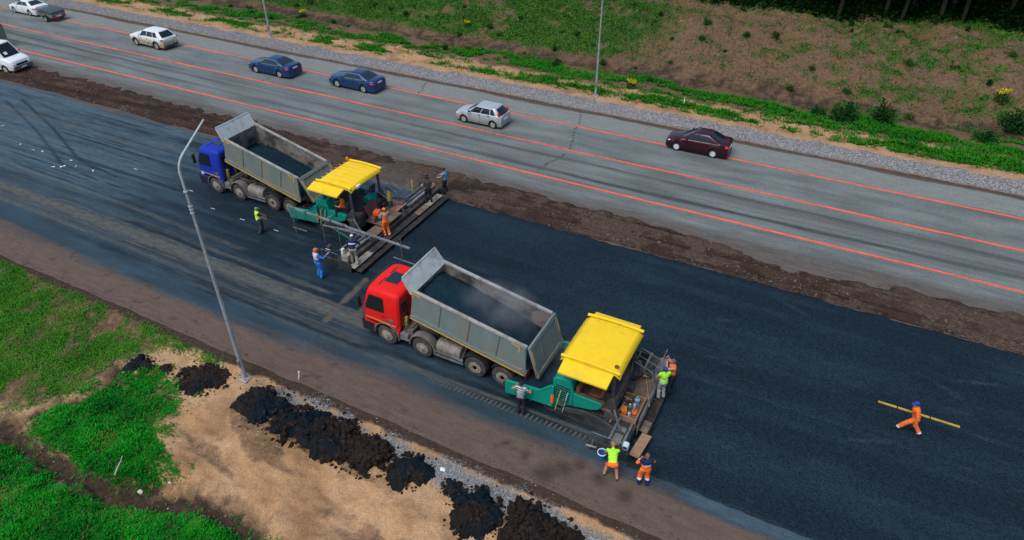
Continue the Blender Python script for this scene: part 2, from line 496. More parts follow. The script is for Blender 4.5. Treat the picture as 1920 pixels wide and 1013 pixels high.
m_ground = layered('soil_and_grass_ground', (0.33, 0.19, 0.095),
                   [('sandy', (0.445, 0.275, 0.150), (0.385, 0.232, 0.125), 3.0, 0.3),
                    ('slope', (0.108, 0.066, 0.039), (0.160, 0.100, 0.058), 1.6, 0.2),
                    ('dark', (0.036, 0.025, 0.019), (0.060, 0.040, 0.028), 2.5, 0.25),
                    ('gravel', (0.20, 0.198, 0.195), (0.11, 0.11, 0.11), 9.0, 0.45),
                    ('grassy', (0.018, 0.075, 0.012), (0.045, 0.085, 0.018), 5.0, 0.3)],
                   rough=0.95, speck=0.2, sscale=24, bump=0.45, bscale=15, bdist=0.05, mscale=0.8)
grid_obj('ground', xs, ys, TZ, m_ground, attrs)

# ---- old asphalt under the works (dusty verge, wheel tracks, tack coat)
xs2 = np.array(seg(-300, -110, 10) + seg(-110, -62, 0.4) + seg(-62, 8, 0.1) + seg(8, 30, 0.3) + seg(30, 200, 10) + [200])
ys2 = np.array([14.38] + seg(14.5, 31.2, 0.1))
X, Y = np.meshgrid(xs2, ys2, indexing='ij')
Yw = Y.copy()
Yw[:, 0] = 14.36 + 0.22 * (fbm(xs2 * 0.7, xs2 * 0, 4, 5) - 0.5)
n1 = fbm(X * 0.35, Y * 1.1, 5, 201) - 0.5
n2 = fbm(X * 1.7, Y * 1.7, 4, 211) - 0.5
st = fbm(X * 0.022 + 0.05 * Y, Y * 2.4, 4, 221) - 0.5
st2 = fbm(X * 0.016, Y * 6.5, 3, 231) - 0.5
nl = fbm(X * 0.07, Y * 1.2, 4, 241) - 0.5
dust = np.clip(sstep(17.0, 15.5, Y + 1.3 * nl + 0.4 * n1) * (1.0 + 0.5 * nl), 0, 1)
for yc, wd, x0, x1, a in ((18.95, 0.42, -120, -17.3, 0.75), (17.95, 0.30, -60, -16.6, 0.6), (20.6, 0.16, -60, -26, 0.45), (19.9, 0.2, -120, -20, 0.45), (17.35, 0.22, -40, -13, 0.35)):
    dust = np.maximum(dust, 0 * a * np.exp(-((Y - yc - 0.25 * n1 - 0.2 * np.sin(X * 0.11)) / wd) ** 2) * np.clip(0.85 + 3.0 * st + 2.0 * st2, 0, 1) * sstep(x1 + 1, x1 - 1, X) * sstep(x0, x0 + 3, X))
for pts, wd, a in (([(-19.7, 21.6), (-19.45, 18.2)], 0.22, 0.6), ([(-18.6, 21.6), (-18.3, 19.0)], 0.2, 0.55)):
    dust = np.maximum(dust, a * np.exp(-(polydist(X, Y, pts) / wd) ** 4) * np.clip(0.9 + 2 * n2, 0, 1))
lugs = np.exp(-((Y - 17.02 - 0.012 * (X + 10)) / 0.13) ** 4) * (0.5 + 0.5 * np.sin(X * 2 * math.pi / 0.42)) * sstep(-13.2, -12.6, X) * sstep(-4.6, -5.2, X)
tr = [([(-64, 26.3), (-58.6, 26.6), (-55.4, 27.0), (-48.9, 27.5), (-44.2, 27.4), (-39.1, 28.0), (-35, 28.9)], 0.75, 0.75),
      ([(-64, 28.2), (-55, 28.9), (-47, 29.0), (-41, 29.6)], 0.3, 0.5), ([(-50, 24.9), (-44, 25.9), (-38, 26.4), (-33, 27.6)], 0.28, 0.4),
      ([(-45, 25.5), (-40, 24.6), (-35.5, 24.4)], 0.3, 0.35)]
for pts, wd, a in tr:
    pass
dust = np.maximum(dust, sstep(30.0, 30.9, Y + 1.2 * n1 + 0.4 * n2) * 0.85)
darkk = np.zeros_like(X)
for pts, wd, a in (([(-59.2, 28.6), (-51.7, 26.2), (-45.2, 23.7), (-41.0, 23.3)], 0.14, 0.8), ([(-60.2, 27.9), (-52.4, 25.4), (-46, 22.9), (-41.7, 22.4)], 0.14, 0.7),
                   ([(-62, 29.6), (-52, 27.9), (-44, 28.6)], 0.12, 0.55)):
    darkk = np.maximum(darkk, a * np.exp(-(polydist(X, Y, pts) / wd) ** 2))
fresh = sstep(-40, -33, X + 5 * n1) * sstep(17.0, 17.6, Y + 0.6 * n1 + 0.5 * st)
fresh = fresh * np.clip(0.72 + 1.4 * st + 0.8 * n1, 0, 1)
darkk = np.maximum(darkk, fresh)
darkk = np.maximum(darkk, 0.7 * sstep(-62, -45, X) * sstep(0.03, 0.16, st2 + 0.3 * n1) * sstep(17, 17.5, Y))
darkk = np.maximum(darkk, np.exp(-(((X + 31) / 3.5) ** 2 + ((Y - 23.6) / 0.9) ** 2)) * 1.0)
stain = sstep(0.17, 0.26, fbm(X * 1.5, Y * 2.2, 4, 777) - 0.5) * (Y < 17) * 0.55
stain = np.maximum(stain, sstep(0.24, 0.27, vn(X * 5, Y * 5, 779) * vn(X * 1.1, Y * 1.1, 781) - 0.42) * (Y < 16.8) * 0.5)
for (bx, by, br) in ((-6.3, 14.95, 0.5), (-7.4, 15.35, 0.28), (-8.3, 15.5, 0.22), (-5.4, 15.9, 0.3), (-4.4, 15.6, 0.35), (-3.4, 15.4, 0.4), (-5.9, 15.5, 0.4)):
    stain = np.maximum(stain, 0.85 * np.exp(-(((X - bx + 0.5 * n2) / br) ** 2 + ((Y - by + 0.4 * n1) / br) ** 2)))
streak = np.zeros_like(X)
for yc, wd, x0, x1, a in ((19.05, 0.50, -120, -16.9, 1.0), (18.0, 0.34, -70, -16.4, 0.85), (20.9, 0.22, -70, -27, 0.6), (20.1, 0.22, -120, -20.5, 0.7), (17.35, 0.16, -30, -13.5, 0.5), (21.8, 0.14, -60, -33, 0.4), (17.62, 0.17, -17.5, -4.5, 0.75), (19.55, 0.10, -70, -17.5, 0.8), (18.45, 0.09, -70, -17, 0.7)):
    streak = np.maximum(streak, a * np.exp(-((Y - yc - 0.22 * n1 - 0.18 * np.sin(X * 0.11)) / wd) ** 2) * np.clip(0.95 + 2.4 * st + 2.4 * st2, 0, 1) * sstep(x1 + 0.8, x1 - 0.8, X) * sstep(x0, x0 + 3, X))
for pts, wd, a in (([(-19.75, 21.7), (-19.6, 19.8), (-19.4, 18.2)], 0.20, 0.66), ([(-18.65, 21.7), (-18.5, 20.4), (-18.35, 19.0)], 0.18, 0.6)):
    streak = np.maximum(streak, a * np.exp(-(polydist(X, Y, pts) / wd) ** 4) * np.clip(0.9 + 2 * n2, 0, 1))
for pts, wd, a in tr: streak = np.maximum(streak, 0.8 * a * np.exp(-(polydist(X, Y + 0.5 * n1, pts) / wd) ** 2) * np.clip(0.8 + 2.2 * st + 1.5 * n2, 0, 1))
light = sstep(-33, -43, X + 4 * n1) * sstep(20.2, 21.4, Y + 0.8 * n1) * np.clip(0.62 + 1.0 * st + 0.5 * n1, 0, 1)
vs_ = sstep(16.8, 16.6, Y) * sstep(15.75, 16.35, Y + 0.3 * n1 - 0.02 * (X + 2)) * sstep(-3.0, -0.5, X)
light = np.maximum(light, 0.62 * vs_); dust = dust * (1 - 0.9 * vs_)
m_old = layered('old_asphalt', (0.026, 0.049, 0.066),
                [('light', (0.072, 0.112, 0.134), (0.048, 0.082, 0.104), 1.5, 0.3),
                 ('dark', (0.0055, 0.0130, 0.0205), (0.0105, 0.0245, 0.0365), 1.8, 0.22),
                 ('streak', (0.100, 0.103, 0.092), (0.055, 0.062, 0.060), 2.2, 0.25),
                 ('dust', (0.122, 0.089, 0.070), (0.094, 0.069, 0.056), 1.2, 0.12), ('stain', (0.045, 0.036, 0.032), (0.060, 0.048, 0.041), 3.0, 0.2)],
                 rough=0.72, speck=0.16, sscale=28, bump=0.35, bscale=30, bdist=0.012, mscale=0.7, stretch=(0.35, 1.6, 1), roughs=dict(dust=0.95, dark=0.55, streak=0.9), spec=0.16)
edge_dirt = sstep(14.75, 14.45, Y + 0.5 * n2 + 0.3 * n1)
darkk = np.maximum(darkk, edge_dirt * 0.8)
o = grid_obj('old_asphalt_road', xs2, ys2, 0.0, m_old, dict(dust=dust, dark=darkk, stain=stain, light=light, streak=np.clip(streak, 0, 0.8)))
co = np.stack([X, Yw, np.zeros_like(X)], -1).astype(np.float32)
o.data.vertices.foreach_set('co', co.ravel()); o.data.update()

# ---- the open carriageway
xs3 = np.array(seg(-400, -110, 10) + seg(-110, 14, 0.16) + seg(14, 40, 0.4) + seg(40, 220, 10) + [220])
ys3 = np.array(seg(31.25, 47.3, 0.12))
X, Y = np.meshgrid(xs3, ys3, indexing='ij')
n1 = fbm(X * 0.25, Y * 0.9, 5, 301) - 0.5
st = fbm(X * 0.03, Y * 2.2, 4, 311) - 0.5
st2 = fbm(X * 0.02 + 0.02 * Y, Y * 4.5, 3, 321) - 0.5
skid = np.zeros_like(X)
for yc, wd, a in ((37.35, 0.30, 0.78), (38.95, 0.28, 0.6), (38.2, 0.5, 0.25), (41.4, 0.45, 0.22), (43.1, 0.45, 0.18), (37.9, 0.12, 0.3)):
    skid = np.maximum(skid, a * np.exp(-((Y - yc - 0.35 * n1 - 0.25 * np.sin(X * 0.06 + yc)) / wd) ** 2) * np.clip(0.9 + 1.8 * st, 0, 1))
skid = np.maximum(skid, sstep(0.07, 0.2, st2) * 0.4 * (Y < 40))
dust = sstep(36.0, 33.6, Y + 0.8 * n1 + 0.9 * st) * 0.9
dust = np.maximum(dust, sstep(0.05, 0.2, st) * 0.4 * sstep(40, 38.5, Y))
shoulder = sstep(44.4, 44.6, Y) * 0.75
dirt = sstep(46.55, 47.1, Y + 0.5 * n1)
crack = np.zeros_like(X)
rc = random.Random(4)
for (x0, y0, x1, y1) in ((-16.3, 40.6, -18.2, 46.9), (-17.0, 36.4, -16.3, 40.6), (-45, 40.6, -44.2, 46.5), (-31.5, 44.4, -32.5, 47)):
    pts = [(x0 + (x1 - x0) * k / 9 + rc.uniform(-.14, .14), y0 + (y1 - y0) * k / 9) for k in range(10)]
    crack = np.maximum(crack, np.exp(-(polydist(X, Y, pts) / 0.07) ** 2) * 0.8)
m_hw = layered('carriageway_asphalt', (0.138, 0.156, 0.150),
               [('shoulder', (0.205, 0.218, 0.200), (0.172, 0.185, 0.170), 1.2, 0.2),
                ('skid', (0.034, 0.042, 0.047), (0.050, 0.058, 0.062), 1.2, 0.2),
                ('dust', (0.122, 0.106, 0.090), (0.080, 0.073, 0.066), 0.9, 0.25),
                ('dirt', (0.07, 0.052, 0.042), (0.10, 0.075, 0.058), 2.5, 0.3),
                ('crack', (0.03, 0.03, 0.032), (0.04, 0.04, 0.04), 3, 0.05)],
               rough=0.85, speck=0.15, sscale=18, bump=0.25, bscale=22, bdist=0.012, mscale=0.6, stretch=(0.3, 1.3, 1))
grid_obj('carriageway', xs3, ys3, 0.0, m_hw, dict(skid=skid, dust=dust, shoulder=shoulder, dirt=dirt, crack=crack))

# ---- orange temporary lane lines: thin worn sheets 4 mm above the road
m_line = layered('orange_road_paint', (0.80, 0.125, 0.055), [('worn', (0.30, 0.10, 0.065), (0.13, 0.10, 0.09), 4.0, 0.4)], rough=0.7, speck=0.12, sscale=20, bump=0.1, mscale=1.5, mott=0.12)
for yc, hw, wv in ((44.28, 0.095, 0.12), (40.42, 0.11, 0.22), (36.12, 0.095, 0.10)):
    lx = np.array(seg(-250, 40, 0.4)); ly = np.array([yc - hw, yc - hw * .4, yc + hw * .4, yc + hw])
    LX, LY = np.meshgrid(lx, ly, indexing='ij')
    wn = np.clip(wv + 1.6 * (fbm(LX * 0.5, LY * 8, 4, int(yc)) - 0.5), 0, 1) + 0.3 * (np.abs(LY - yc) > hw * .6)
    tag(grid_obj('lane_line', lx, ly, 0.004, m_line, dict(worn=wn)))

# ---- strip of loose soil between the carriageway and the works
xs4 = np.array(seg(-200, -78, 4) + seg(-78, 14, 0.11) + seg(14, 30, .3) + seg(30, 120, 5)); ys4 = np.array(seg(29.7, 36.2, 0.09))
X, Y = np.meshgrid(xs4, ys4, indexing='ij')
n1 = fbm(X * 0.22, Y * 0.22, 4, 401) - 0.5
n2 = fbm(X * 1.6, Y * 1.6, 4, 411) - 0.5
n3 = fbm(X * 5.0, Y * 5.0, 3, 421) - 0.5
n4 = fbm(X * 0.13 + 0.6 * Y, Y * 2.4 - 0.12 * X, 4, 431) - 0.5
up = 33.95 + 1.0 * n1 - 1.0 * np.exp(-((X + 0.2) / 5) ** 2)
lo = 30.62 + 0.5 * n1 + 0.12 * n2
env = sstep(0, 0.9, up - Y + 0.9 * n2) * sstep(0, 0.30, Y - lo + 0.25 * n2)
Zs = -0.05 + 0.075 * sstep(0.0, 0.25, env) + env * (0.05 + 0.15 * (n2 + 0.2) + 0.06 * n3 + 0.34 * n4)
Zs = np.where(env > 0.3, np.maximum(Zs, 0.014), Zs)
Zs = np.where(env < 0.02, -0.05, Zs)
rut = np.zeros_like(X)
for k in range(26):
    x0 = rc.uniform(-66, 10); yy0 = rc.uniform(31, 33.6); ang = rc.choice([rc.uniform(-0.1, 0.1), rc.uniform(-0.5, 0.5)]); ln_ = rc.uniform(3, 9)
    d1 = polydist(X, Y, [(x0, yy0), (x0 + ln_ * .5, yy0 + ln_ * .5 * math.tan(ang)), (x0 + ln_, yy0 + ln_ * .8 * math.tan(ang))])
    rut = np.maximum(rut, np.exp(-(d1 / 0.11) ** 2))
Zs = np.where(env > 0.4, np.maximum(Zs - 0.08 * rut, 0.008), Zs)
m_soil = layered('loose_brown_soil', (0.046, 0.028, 0.021),
                 [('rut', (0.022, 0.015, 0.012), (0.030, 0.020, 0.016), 3.0, 0.2), ('pale', (0.080, 0.055, 0.041), (0.062, 0.043, 0.032), 1.2, 0.3)],
                 rough=0.95, speck=0.3, sscale=12, bump=0.9, bscale=6, bdist=0.08, mscale=1.0, mott=0.3)
grid_obj('soil_strip', xs4, ys4, Zs, m_soil, dict(rut=rut * 0.8 + sstep(0.08, 0.2, -n4) * 0.5, pale=sstep(0.02, 0.2, n1 + 0.6 * n4 + 0.4 * n2)))

# ---- freshly laid asphalt: two mats, each with a real edge
m_new = layered('new_asphalt', (0.0080, 0.0182, 0.0275), [('sheen', (0.0130, 0.0275, 0.0395), (0.0100, 0.0222, 0.0325), 0.5, 0.3), ('smear', (0.030, 0.046, 0.058), (0.020, 0.036, 0.048), 2.5, 0.3)], rough=0.72, speck=0.42, sscale=19, bump=0.6, bscale=22, bdist=0.02, mscale=0.35, mott=0.14, stretch=(0.3, 1, 1), spec=0.10, roughs=dict(sheen=0.66))
def laid(x0, y0, y1, z, sd):
    xa = np.array(seg(x0, 14, 0.14) + seg(14, 60, 1.5) + [60.0])
    ya = np.array([y0, y0] + seg(y0 + 0.14, y1 - 0.1, 0.14) + [y1, y1])
    X, Y = np.meshgrid(xa, ya, indexing='ij')
    Z = z + 0.012 * (fbm(X * 0.8, Y * 0.8, 3, sd) - 0.5) + 0.014 * (vn(X * 7, Y * 7, sd + 4) - 0.5)
    jit = 0.22 * (fbm(xa * 0.9, xa * 0, 4, sd + 9) - 0.5) + 0.08 * (vn(xa * 5, xa * 0, sd + 2) - 0.5)
    for k in (0, 1): Y[:, k] += jit; Y[:, -1 - k] += jit[::-1]
    Z[:, 0] = -0.01; Z[:, -1] = -0.01
    Y[:, 0] -= 0.05; Y[:, -1] += 0.05
    sh = np.clip(0.45 + 1.6 * (fbm(X * 0.06, Y * 1.3, 4, sd + 5) - 0.5) + 1.2 * (fbm(X * 0.3, Y * 0.3, 3, sd + 6) - 0.5), 0, 1)
    roll = np.exp(-((np.mod(Y - 16.9 + 0.05 * np.sin(X * .4), 1.55) - 0.75) / 0.10) ** 2) * 0.35 * np.clip(0.6 + 2.5 * (fbm(X * 0.12, Y * 2, 3, sd + 7) - 0.5), 0, 1)
    sh = np.clip(sh + roll, 0, 1)
    smr = np.zeros_like(X)
    rq = random.Random(sd)
    for k in range(26):
        cx_, cy_, a_ = rq.uniform(-3, 12), rq.uniform(y0 + .3, y1 - .3), rq.uniform(-.5, .5)
        l_, w_ = rq.uniform(.25, 1.3), rq.uniform(.05, .2)
        dx_, dy_ = (X - cx_) * math.cos(a_) + (Y - cy_) * math.sin(a_), -(X - cx_) * math.sin(a_) + (Y - cy_) * math.cos(a_)
        smr = np.maximum(smr, rq.uniform(.25, .6) * np.exp(-(dx_ / l_) ** 2 - (dy_ / w_) ** 2))
    o = grid_obj('new_asphalt_mat', xa, ya, Z, m_new, dict(sheen=sh, smear=smr))
    o.data.vertices.foreach_set('co', np.stack([X, Y, Z], -1).astype(np.float32).ravel()); o.data.update()
laid(-20.9, 22.42, 30.62, 0.066, 501)
laid(-3.75, 16.72, 22.80, 0.060, 531)

# ---- chalk dashes on the old asphalt
m_chalk = mat('white_chalk', (0.7, 0.72, 0.72), rough=0.9)
for (x, y) in ((-37.8, 25.6), (-35.2, 24.2), (-32.3, 23.25), (-29.8, 23.15), (-27.2, 23.15), (-23.3, 23.0), (-49.6, 23.3), (-40.8, 24.6)):
    q = MB(); q.box((x, y, 0.004), (0.34, 0.035, 0.002), (0, 0, 0.04)); tag(q.build('chalk_dash', m_chalk), kind='structure')

# ---- paver track print: two rows of cleat marks left in the dust
for k in range(40):
    x = -12.9 + 0.21 * k; q = MB()
    q.add([(x, 17.02 + 0.010 * k * 0.2, 0.004), (x + 0.10, 17.02 + 0.010 * k * 0.2, 0.004), (x + 0.16, 17.30 + 0.010 * k * 0.2, 0.004), (x + 0.06, 17.30 + 0.010 * k * 0.2, 0.004)], [(0, 1, 2, 3)])
    tag(q.build('track_print', mat('grey_track_dust', (0.075, 0.078, 0.074), rough=0.95, col2=(0.04, 0.046, 0.05), scale=5)), kind='structure')
# ------------------------------------------------------------------ shared materials
DUSTC = (0.19, 0.165, 0.135)
m_rubber = mat('dusty_rubber', (0.045, 0.042, 0.04), rough=0.9, col2=(0.12, 0.105, 0.09), scale=9, lo=0.45, hi=0.7)
m_black = mat('black_plastic', (0.02, 0.021, 0.023), rough=0.55)
m_chassis = mat('dusty_chassis', (0.09, 0.08, 0.07), rough=0.9, col2=(0.16, 0.13, 0.10), scale=5)
m_rim = mat('dusty_wheel_rim', (0.30, 0.26, 0.21), rough=0.75, col2=(0.19, 0.16, 0.13), scale=7)
m_glass = mat('dark_glass', (0.010, 0.014, 0.018), rough=0.08, spec=0.4, var=0.05)
m_glass2 = mat('tinted_glass', (0.014, 0.026, 0.034), rough=0.10, spec=0.4, var=0.05)
m_amber = mat('amber_lens', (0.75, 0.22, 0.02), rough=0.3)
m_redlens = mat('red_lens', (0.55, 0.02, 0.02), rough=0.2)
m_clear = mat('clear_lens', (0.75, 0.77, 0.78), rough=0.15)
m_yelref = mat('yellow_reflective_tape', (0.72, 0.40, 0.03), rough=0.5, col2=(0.4, 0.27, 0.08), scale=5, lo=0.55, hi=0.7)
m_steel = mat('worn_grey_steel', (0.24, 0.25, 0.25), rough=0.55, metal=0.3, col2=(0.13, 0.115, 0.10), scale=4)
m_galv = mat('galvanised_steel', (0.36, 0.385, 0.40), rough=0.55, metal=0.25, col2=(0.26, 0.28, 0.29), scale=3)
m_chrome = mat('bright_metal', (0.7, 0.72, 0.73), rough=0.2, metal=0.9)
m_plate = mat('number_plate_white', (0.72, 0.72, 0.7), rough=0.5)
m_hot = mat('loose_hot_asphalt', (0.0050, 0.0190, 0.030), rough=0.85, spec=0.12, col2=(0.008, 0.027, 0.041), scale=4, bump=0.8, bscale=22, bdist=0.04)

# ------------------------------------------------------------------ tip trucks
def truck_wheel(root, x, y, side, dual):
    """side -1 = camera side; outer face looks along side*y"""
    wd = 0.34 if not dual else 0.58
    s = side
    tyre = MB()
    r = 0.525
    prof = [(0.30, -wd / 2), (0.42, -wd / 2), (0.50, -wd / 2 + 0.02), (r, -wd / 2 + 0.05), (r, -0.02), (r - 0.02, -0.012), (r - 0.02, 0.012), (r, 0.02), (r, wd / 2 - 0.05), (0.50, wd / 2 - 0.02), (0.42, wd / 2), (0.30, wd / 2)]
    tyre.lathe(prof, (x, y, r), 'y', 28, caps=False)
    w_ = tyre.build('wheel', m_rubber, root, ang=30)
    rim = MB()
    yo = y + s * wd / 2
    d = s
    if dual:
        pr = [(0.305, yo - d * 0.0), (0.29, yo - d * 0.02), (0.275, yo - d * 0.07), (0.20, yo - d * 0.085), (0.15, yo - d * 0.07), (0.14, yo - d * 0.02), (0.10, yo + d * 0.0), (0.0, yo + d * 0.0)]
    else:
        pr = [(0.305, yo - d * 0.0), (0.29, yo - d * 0.03), (0.275, yo - d * 0.06), (0.21, yo - d * 0.01), (0.17, yo + d * 0.03), (0.12, yo + d * 0.05), (0.11, yo + d * 0.10), (0.0, yo + d * 0.11)]
    rim.lathe([(a, b) for a, b in pr], (x, 0, r), 'y', 24)
    for k in range(10):
        t = 2 * math.pi * k / 10
        rim.cyl((x + 0.17 * math.cos(t), yo - d * 0.10 if dual else yo, r + 0.17 * math.sin(t)), (x + 0.17 * math.cos(t), yo + d * 0.0 + d * 0.05, r + 0.17 * math.sin(t)), 0.017, 6)
    rim.build('rim', m_rim, w_, ang=30)
    return w_

def make_truck(label, x0, yc, paint, tilt, hinge_x, gate_deg, visor_dirt, z_hinge=1.18):
    t = thing('dump_truck', label, 'truck', (x0, yc, 0), 0, 'tip trucks feeding the pavers')
    AX = (0.0, 1.90, 4.60, 5.94)
    # ---- cab shell: outline in side view, half width depends on height
    def hw(z): return 1.215 if z < 1.85 else 1.215 - 0.07 * ((z - 1.85) / 0.8) ** 1.4
    cab = MB()
    # stations in height, each a ring (front x, rear x)
    zs_ = [(1.14, -1.20, 0.76), (1.45, -1.23, 0.78), (1.85, -1.20, 0.79), (2.25, -1.10, 0.79), (2.66, -0.98, 0.79), (2.80, -0.92, 0.77), (2.88, -0.82, 0.72), (2.92, -0.62, 0.60)]
    rings = []
    for z, xf, xr in zs_:
        h = hw(z) if z < 2.7 else {2.80: 1.11, 2.88: 1.04, 2.92: 0.90}[z]
        cr = 0.16 if z < 2.7 else 0.22
        rings.append([(xf + cr, -h, z), (xf + 0.04, -h + cr * 0.55, z), (xf - 0.015, -h + cr * 1.5, z), (xf - 0.05, 0, z), (xf - 0.015, h - cr * 1.5, z), (xf + 0.04, h - cr * 0.55, z), (xf + cr, h, z),
                      (xr - 0.10, h, z), (xr, h - 0.10, z), (xr, 0, z), (xr, -h + 0.10, z), (xr - 0.10, -h, z)])
    n = 12
    vs = [p for r_ in rings for p in r_]
    fs = []
    for i in range(len(rings) - 1):
        for k in range(n):
            fs.append((i * n + k, i * n + (k + 1) % n, (i + 1) * n + (k + 1) % n, (i + 1) * n + k))
    fs.append(tuple(range((len(rings) - 1) * n, len(rings) * n))); fs.append(tuple(range(n - 1, -1, -1)))
    cab.add(vs, fs)
    # skirt left and right of the wheel arch
    for s in (-1, 1):
        pts = [(-1.19, 1.14), (-1.17, 0.80), (-0.78, 0.80)]
        for k in range(9):
            a = math.pi * (0.97 - 0.94 * k / 8); pts.append((0.66 * math.cos(a), 0.52 + 0.66 * math.sin(a)))
        pts += [(0.72, 0.95), (0.76, 1.14)]
        cab.prism(pts, s * 1.205, s * 1.05)
    cab.build('cab', paint, t, bev=0.02, ang=40)
    # roof pressings, rails and sun visor
    rf = MB()
    rf.box((-0.10, 0.0, 2.935), (0.66, 0.80, 0.03)); rf.build('roof_hatch', m_glass2 if paint.name.startswith('red') else m_glass2, t, bev=0.012, seg=2)
    for s in (-1, 1):
        rr = MB(); rr.tube([(-0.55, s * 0.72, 2.90), (-0.5, s * 0.72, 2.94), (-0.5, s * 0.2, 2.95), (-0.55, s * 0.2, 2.91)], 0.012, 6); rr.build('roof_rail', m_black, t)
    for y in (-0.15, 0.08):
        rr = MB(); rr.ball((0.40, y, 2.925), (0.05, 0.04, 0.03), 8, 5); rr.build('roof_vent', m_black, t)
    sv = MB(); sv.beam((-1.12, -0.95, 2.70), (-1.12, 0.95, 2.70), 0.18, 0.03); sv.build('sun_visor', m_black, t, bev=0.008)
    # glass
    ws = MB()
    ws.add([(-1.262, -0.98, 1.88), (-1.262, 0.98, 1.88), (-1.075, 0.95, 2.60), (-1.075, -0.95, 2.60)], [(0, 1, 2, 3)])
    ws.add([(-1.275, -0.02, 1.88), (-1.09, -0.02, 2.60), (-1.09, 0.02, 2.60), (-1.275, 0.02, 1.88)], [(0, 1, 2, 3)])
    ws.build('windscreen', m_glass, t)
    def side(pts, s, off): return [(x, s * (hw(z) + off), z) for x, z in pts]
    win = [(-0.99, 1.80), (-0.99, 1.95), (-0.80, 2.52), (-0.70, 2.58), (-0.10, 2.58), (0.0, 2.50), (0.02, 1.92), (-0.04, 1.80)]
    door = [(-1.02, 1.28), (-1.0, 1.96), (-0.80, 2.62), (0.04, 2.62), (0.08, 1.28)]
    for s in (-1, 1):
        d = MB()
        d.add(side(door, s, 0.006) + side(door, s, -0.02), [tuple(range(5)), tuple(range(9, 4, -1))] + [(i, 5 + i, 5 + (i + 1) % 5, (i + 1) % 5) for i in range(5)])
        do = d.build('door', paint, t, ang=20)
        g = MB(); n8 = len(win)
        g.add(side(win, s, 0.016) + side(win, s, -0.01), [tuple(range(n8)), tuple(range(2 * n8 - 1, n8 - 1, -1))] + [(i, n8 + i, n8 + (i + 1) % n8, (i + 1) % n8) for i in range(n8)])
        g.build('window', m_glass, do, ang=20)
        h = MB(); h.box((-0.08, s * 1.235, 1.60), (0.16, 0.03, 0.05)); h.build('door_handle', m_black, do, bev=0.008)
        rw = MB(); rw.box((0.795, s * 0.78, 2.2), (0.012, 0.5, 0.55)); rw.build('rear_window', m_glass, t)
        sb = MB(); sb.box((0.35, s * 1.222, 1.42), (0.26, 0.02, 0.24)); sb.box((0.06, s * 1.226, 1.42), (0.12, 0.02, 0.12)); sb.build('side_locker', m_chassis, t, bev=0.01)
        rs = MB(); rs.beam((-1.05, s * 1.226, 1.30), (0.55, s * 1.226, 1.22), 0.008, 0.035, up=(0, 0, 1)); rs.build('reflective_stripe', m_yelref, t)
        mi = MB(); mi.tube([(-1.05, s * 1.18, 2.45), (-1.22, s * 1.33, 2.45), (-1.22, s * 1.34, 1.9), (-1.1, s * 1.22, 1.86)], 0.018, 6)
        mi.box((-1.23, s * 1.34, 2.24), (0.10, 0.17, 0.36)); mi.box((-1.23, s * 1.34, 1.94), (0.10, 0.17, 0.18))
        mi.build('mirror', m_black, t, bev=0.015)
        hl = MB(); hl.box((-1.27, s * 0.92, 0.82), (0.06, 0.42, 0.20)); hl.build('headlight', m_clear, t, bev=0.02)
    # bumper, grille, mudguards
    bp = MB()
    bp.prism([(-1.36, 0.42), (-1.38, 0.95), (-1.26, 1.12), (-1.10, 1.12), (-1.10, 0.42)], -1.2, 1.2)
    for s in (-1, 1): bp.prism([(-1.30, 0.42), (-1.30, 0.98), (-0.62, 0.98), (-0.72, 0.42)], s * 1.21, s * 1.06)
    bp.build('bumper', m_black, t, bev=0.03, seg=2)
    gr = MB()
    for k in range(4): gr.box((-1.255, 0, 1.20 + 0.14 * k), (0.05, 1.5, 0.07))
    gr.build('grille', m_black, t, bev=0.01)
    pl = MB(); pl.box((-1.385, 0, 0.6), (0.012, 0.52, 0.115)); pl.build('number_plate', m_plate, t)
    for ax in AX[:2]:
        for s in (-1, 1):
            g = MB()
            pts_o = []; pts_i = []
            for k in range(11):
                a = math.pi * (1.02 - 1.06 * k / 10)
                pts_o.append((ax + 0.70 * math.cos(a), 0.52 + 0.70 * math.sin(a))); pts_i.append((ax + 0.64 * math.cos(a), 0.52 + 0.64 * math.sin(a)))
            g.prism(pts_o + pts_i[::-1], s * 1.235, s * 0.84)
            g.build('mudguard', mat('grey_dusty_mudguard', (0.12, 0.11, 0.10), rough=0.85, col2=(0.19, 0.165, 0.14), scale=4), t, bev=0.01)
    for i, ax in enumerate(AX):
        for s in (-1, 1):
            truck_wheel(t, ax, s * (1.05 if i < 2 else 0.93), s, i >= 2)
    # chassis
    c = MB()
    for s in (-1, 1): c.b2((-1.0, s * 0.37, 0.78), (6.95, s * 0.46, 1.05))
    for x in (-0.5, 1.2, 2.3, 3.4, 4.3, 5.3, 6.2, 6.9): c.b2((x, -0.46, 0.80), (x + 0.12, 0.46, 1.0))
    for ax in AX: c.cyl((ax, -1.0, 0.52), (ax, 1.0, 0.52), 0.11, 10)
    c.b2((4.5, -0.20, 0.4), (6.1, 0.20, 0.75))
    c.b2((0.85, -1.0, 0.70), (1.30, 1.0, 1.10)); c.b2((1.0, -0.85, 1.05), (1.22, 0.85, 1.20))
    c.tube([(0.95, -0.3, 1.1), (0.95, -0.3, 2.2)], 0.08, 8)
    c.build('chassis', m_chassis, t, bev=0.012)
    # steps / battery box beside the second axle, air cleaner
    for s in (-1, 1):
        b = MB(); b.b2((0.68, s * 1.16, 0.52), (1.16, s * 0.75, 0.64)); b.b2((0.74, s * 1.18, 0.70), (1.14, s * 0.75, 0.92)); b.build('step', m_steel, t, bev=0.012)
    b = MB(); b.box((0.93, -0.88, 1.42), (0.14, 0.16, 0.62), (0, 0.08, 0)); b.build('air_intake', mat('yellow_ochre_panel', (0.50, 0.33, 0.06), rough=0.6, col2=(0.25, 0.19, 0.10)), t, bev=0.02)
